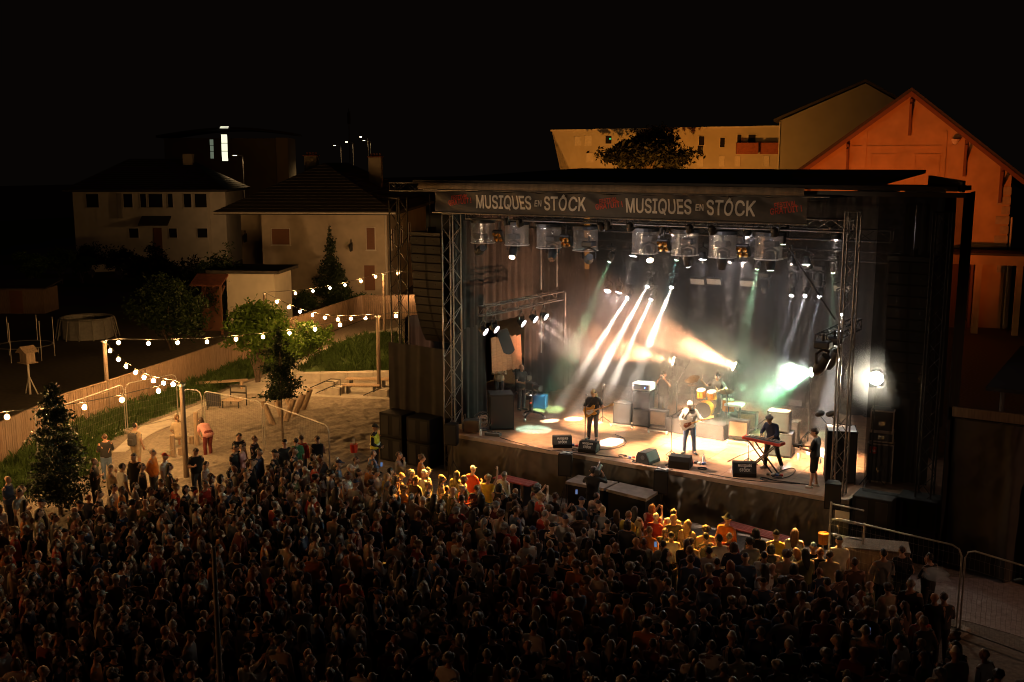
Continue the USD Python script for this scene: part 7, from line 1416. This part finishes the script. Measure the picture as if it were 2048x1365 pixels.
q = stand(413, 845, 1.35); person('woman bending forward in burgundy trousers and white shoes on the sand', q, 75, joints(hip=V3(0, -.10, .92), waist=V3(0, .04, 1.04), chest=V3(0, .22, 1.14), neck=V3(0, .36, 1.24), head=V3(0, .48, 1.32), shR=V3(.17, .27, 1.17), shL=V3(-.17, .27, 1.17), elR=V3(.20, .26, .92), elL=V3(-.20, .26, .92), wrR=V3(.10, .20, .72), wrL=V3(-.10, .20, .72), hiR=V3(.09, -.1, .9), hiL=V3(-.09, -.1, .9), look=V3(0, 1, -.3)), 'pink', 'burgundy', ('long', 'brown'), 'skin_a', .7, shoes='shoe_white', res=.05); taken.append((q[0], q[1], .5, 413, 845))
q = stand(356, 832, 1.38); person('woman in tan top and denim shorts sitting on a post behind the dark pole', q, 70, joints(hip=V3(0, -.05, .62), waist=V3(0, .02, .78), chest=V3(0, .08, .97), neck=V3(0, .12, 1.13), head=V3(0, .17, 1.27), shR=V3(.17, .08, 1.07), shL=V3(-.17, .08, 1.07), elR=V3(.24, .16, .82), elL=V3(-.24, .16, .82), wrR=V3(.12, .38, .70), wrL=V3(-.12, .38, .70), hiR=V3(.09, .0, .58), hiL=V3(-.09, .0, .58), knR=V3(.14, .42, .60), knL=V3(-.14, .40, .50), anR=V3(.14, .40, .15), anL=V3(-.14, .45, .10), toR=V3(.15, .56, .08), toL=V3(-.15, .6, .04)), 'beige', 'denim', ('ponytail', 'light brown'), 'skin_a', .8, tl=.7, shoes='shoe_white', res=.05); taken.append((q[0], q[1], .5, 356, 832))
q = stand(1186, 944, 1.72); l = (q[0], q[1], .12); person('camera operator in black shooting towards the stage from the pit platform', l, 20, joints(elR=V3(.38, .06, 1.30), elL=V3(-.28, .14, 1.25), wrR=V3(.25, .20, 1.55), wrL=V3(.0, .34, 1.50), hdR=V3(-.5, .4, .2), hdL=V3(.4, .6, .2)), 'black', 'black', ('short', 'black'), 'skin_a', 1.5, res=.05); taken.append((q[0], q[1], .6, 1186, 944))
t = thing('shoulder_camera', 'big black shoulder camera of the pit operator', 'camera', np.array(l) + rotz_m(math.radians(20)) @ V3(.13, .08, 1.60), math.radians(20)); b = MB(); b.box((0, 0, 0), (.15, .42, .20), bev=.03); obj('camera_body', b, 'case_black', t); b = MB(); b.cyl((0, .2, 0), (0, .52, 0), .06, .085, 14); obj('lens', b, 'black_paint', t); b = MB(); b.tube([(0, -.12, .1), (0, -.1, .17), (0, .14, .17), (0, .16, .1)], .016, 5); b.box((-.14, .1, .06), (.14, .12, .08), bev=.01); b.cyl((0, .22, .16), (0, .42, .18), .02); obj('fittings', b, 'truss_alu', t)
LOD[0] = 1
# everyone else: scattered over the yard with room between them
edge_px = [(-40, 985), (60, 985), (120, 1020), (180, 975), (240, 960), (300, 960), (360, 965), (430, 930), (470, 915), (545, 905), (600, 900), (660, 905), (700, 925), (770, 935), (805, 925), (900, 935), (985, 962), (1060, 975), (1130, 985), (1195, 995), (1290, 1018), (1340, 1030), (1430, 1048), (1500, 1062), (1575, 1082), (1640, 1105), (1700, 1125), (1760, 1150), (1800, 1175), (1850, 1225), (1930, 1275), (2075, 1335), (2075, 1400), (1500, 1400), (1024, 1400), (500, 1400), (-40, 1400)]
AREA = Polygon([tuple(onz(x, y, 1.72)[:2]) for x, y in edge_px]).buffer(0)
ax0, ay0, ax1, ay1 = AREA.bounds
pts = []
def project(p):
    cp, sp, cy, sy = math.cos(CAM_PITCH), math.sin(CAM_PITCH), math.cos(CAM_YAW), math.sin(CAM_YAW); f = np.array([-sy * cp, cy * cp, -sp]); r = np.array([cy, sy, 0]); u = np.cross(r, f); q = np.asarray(p) - CAM_C; z = q @ f; return 1024 + CAM_F * (q @ r) / z, 682.5 - CAM_F * (q @ u) / z
cell = {}
for p in taken: cell.setdefault((int(p[0] // 1), int(p[1] // 1)), []).append(p)
tries = 0
while tries < 60000:
    tries += 1; x, y = r6.uniform(ax0, ax1), r6.uniform(ay0, ay1); left = np.clip((-4 - x) / 8, 0, 1); dmin = r6.uniform(.41, .50) + .30 * left * r6.random()
    k = (int(x // 1), int(y // 1))
    if any(math.hypot(x - p[0], y - p[1]) < max(dmin, p[2]) for i in (-1, 0, 1) for j in (-1, 0, 1) for p in cell.get((k[0] + i, k[1] + j), ())): continue
    if not AREA.contains(Point(x, y)): continue
    px, py = project((x, y, 1.6))
    if not (-30 < px < 2075 and py < 1385) or (math.hypot(x + 8.16, y + 9.9) < 1.3): continue
    pts.append((x, y, px, py)); cell.setdefault(k, []).append((x, y, dmin))
pts.sort(key=lambda p: -p[3])
COLW = [(230, 'far left'), (425, 'left of grey mast'), (640, 'right of grey mast'), (860, 'left of mid crowd'), (1080, 'mid crowd'), (1300, 'below the pit platforms'), (1520, 'below the red bench'), (1720, 'below the crowd barrier'), (9999, 'far right')]
ROWW = [(1040, 'upper rows'), (1110, 'upper middle rows'), (1190, 'middle rows'), (1270, 'lower rows'), (9999, 'bottom edge rows')]
TOPS = ['black'] * 6 + ['charcoal'] * 4 + ['navy'] * 4 + ['grey'] * 3 + ['white'] * 3 + ['beige'] * 2 + ['brown', 'olive', 'burgundy', 'denim', 'burgundy', 'red', 'brown', 'orange', 'black', 'charcoal']
HC = ['brown'] * 7 + ['black'] * 5 + ['light brown'] * 3 + ['grey'] * 4 + ['white'] + ['blond'] * 2 + ['red']
used_labels, n_ind = set(), 0
def draw_look(px, py):
    for _ in range(60):
        hair = r6.choice(['short'] * 9 + ['bald'] * 2 + ['long'] * 4 + ['bob'] * 3 + ['curly'] * 2 + ['ponytail', 'bun', 'curly', 'cap', 'cap']); hc = r6.choice(HC); top = r6.choice(TOPS); sl = r6.choice([.6, .6, .7, 1.2, 1.9, 1.9])
        if hair == 'cap': hc = r6.choice(['black', 'navy', 'white', 'beige', 'grey'])
        if hair in ('bald',): hc = ''
        who = 'bald person' if hair == 'bald' else 'person in %s cap' % hc if hair == 'cap' else 'person with ' + HN[hair] % hc
        col = next(w for x, w in COLW if px < x); row = next(w for y, w in ROWW if py < y); gar = 'jacket' if sl > 1.5 else 'shirt' if sl > 1 else 'T-shirt'
        lab = '%s %s %s %s, %s %s' % (who, 'and' if hair == 'cap' else 'in', top, gar, row, col)
        if lab not in used_labels: break
    used_labels.add(lab); return hair, hc, top, sl, lab
arms_w = ['down'] * 6 + ['folded'] * 5 + ['pockets'] * 3 + ['cup'] * 3 + ['hip', 'chin', 'clap', 'phone']
rest = []
for i, (x, y, px, py) in enumerate(pts):
    hair, hc, top, sl, lab = draw_look(px, py); arm = r6.choice(arms_w); build = r6.choice(['slim', 'mid', 'mid', 'wide']) if hair in ('short', 'bald', 'cap', 'curly') else r6.choice(['slim', 'slim', 'mid'])
    sl = {.7: .6}.get(sl, sl); turn = r6.choice([0, 0, 0, 1, -1]) if arm in ('down', 'folded') else 0
    # everyone looks towards the singer, give or take
    deg = math.degrees(math.atan2(-(7 - x), 3.5 - y)) + r6.gauss(0, 26); sc = min(1.1, max(.82, r6.gauss(.985 if build != 'slim' else .94, .05))); bot = r6.choice(['black', 'denim', 'charcoal', 'navy', 'beige'])
    if n_ind < 300 - len(NOTED) and py < 1380:
        n_ind += 1; member(lab, (x, y, 0), deg, arm, build, turn, sl, top, bot, hair, hc, r6.choice(SKINS), sc)
    else: rest.append((x, y, deg, sc))
protos = []
for k in range(40):
    _, hair, hc, top, sl = 0, *draw_look(2000, 1300)[:4]; arm = arms_w[k % len(arms_w)]; build = ['slim', 'mid', 'wide', 'mid'][k % 4]; S = shape(arm, build, 0, {.7: .6}.get(sl, sl))
    P = [(*S[1], SKINS[k % 5]), (*S[2], 'cloth_' + top), (*S[3], 'cloth_black'), (*S[4], 'shoe_dark')]
    if hair == 'cap': P.append((*hair_of(S, 'cap'), 'cloth_' + hc))
    elif hair != 'bald': P.append((*hair_of(S, hair), 'hair_' + hc.replace(' ', '_')))
    protos.append(P)
instancer('crowd', protos, [None] * 40, [(x, y, 0) for x, y, d, s in rest], [math.radians(d) for x, y, d, s in rest], [s for x, y, d, s in rest], [r6.randrange(40) for _ in rest], label='packed audience of many dark figures watching the stage from behind the front rows', cat='crowd')
# telephones held up, glowing
for k, (px, py, lab) in enumerate(((1153, 984, 'lit phone held up behind the pit camera operator'), (1311, 1089, 'bright phone screen in the right golden pool'), (1738, 1262, 'blue phone screen at the lower right'), (763, 929, 'pale lit tablet left of the golden light'))):
    p = onz(px, py, 1.72); t = thing('phone', lab, 'phone', p, .5); b = MB(); b.box((0, 0, 0), (.075, .010, .14), rotx_m(-.3), .003); obj('case', b, 'case_black', t); b = MB(); b.box((0, -.008, 0), (.066, .004, .125), rotx_m(-.3)); obj('screen', b, 'phone_screen', t)
print('crowd', len(pts), 'individuals', n_ind, 'rest', len(rest), 'shapes', len(SHAPES), sum(len(s[1][1]) for s in SHAPES.values()) / len(SHAPES), sum(len(s[2][1]) for s in SHAPES.values()) / len(SHAPES))
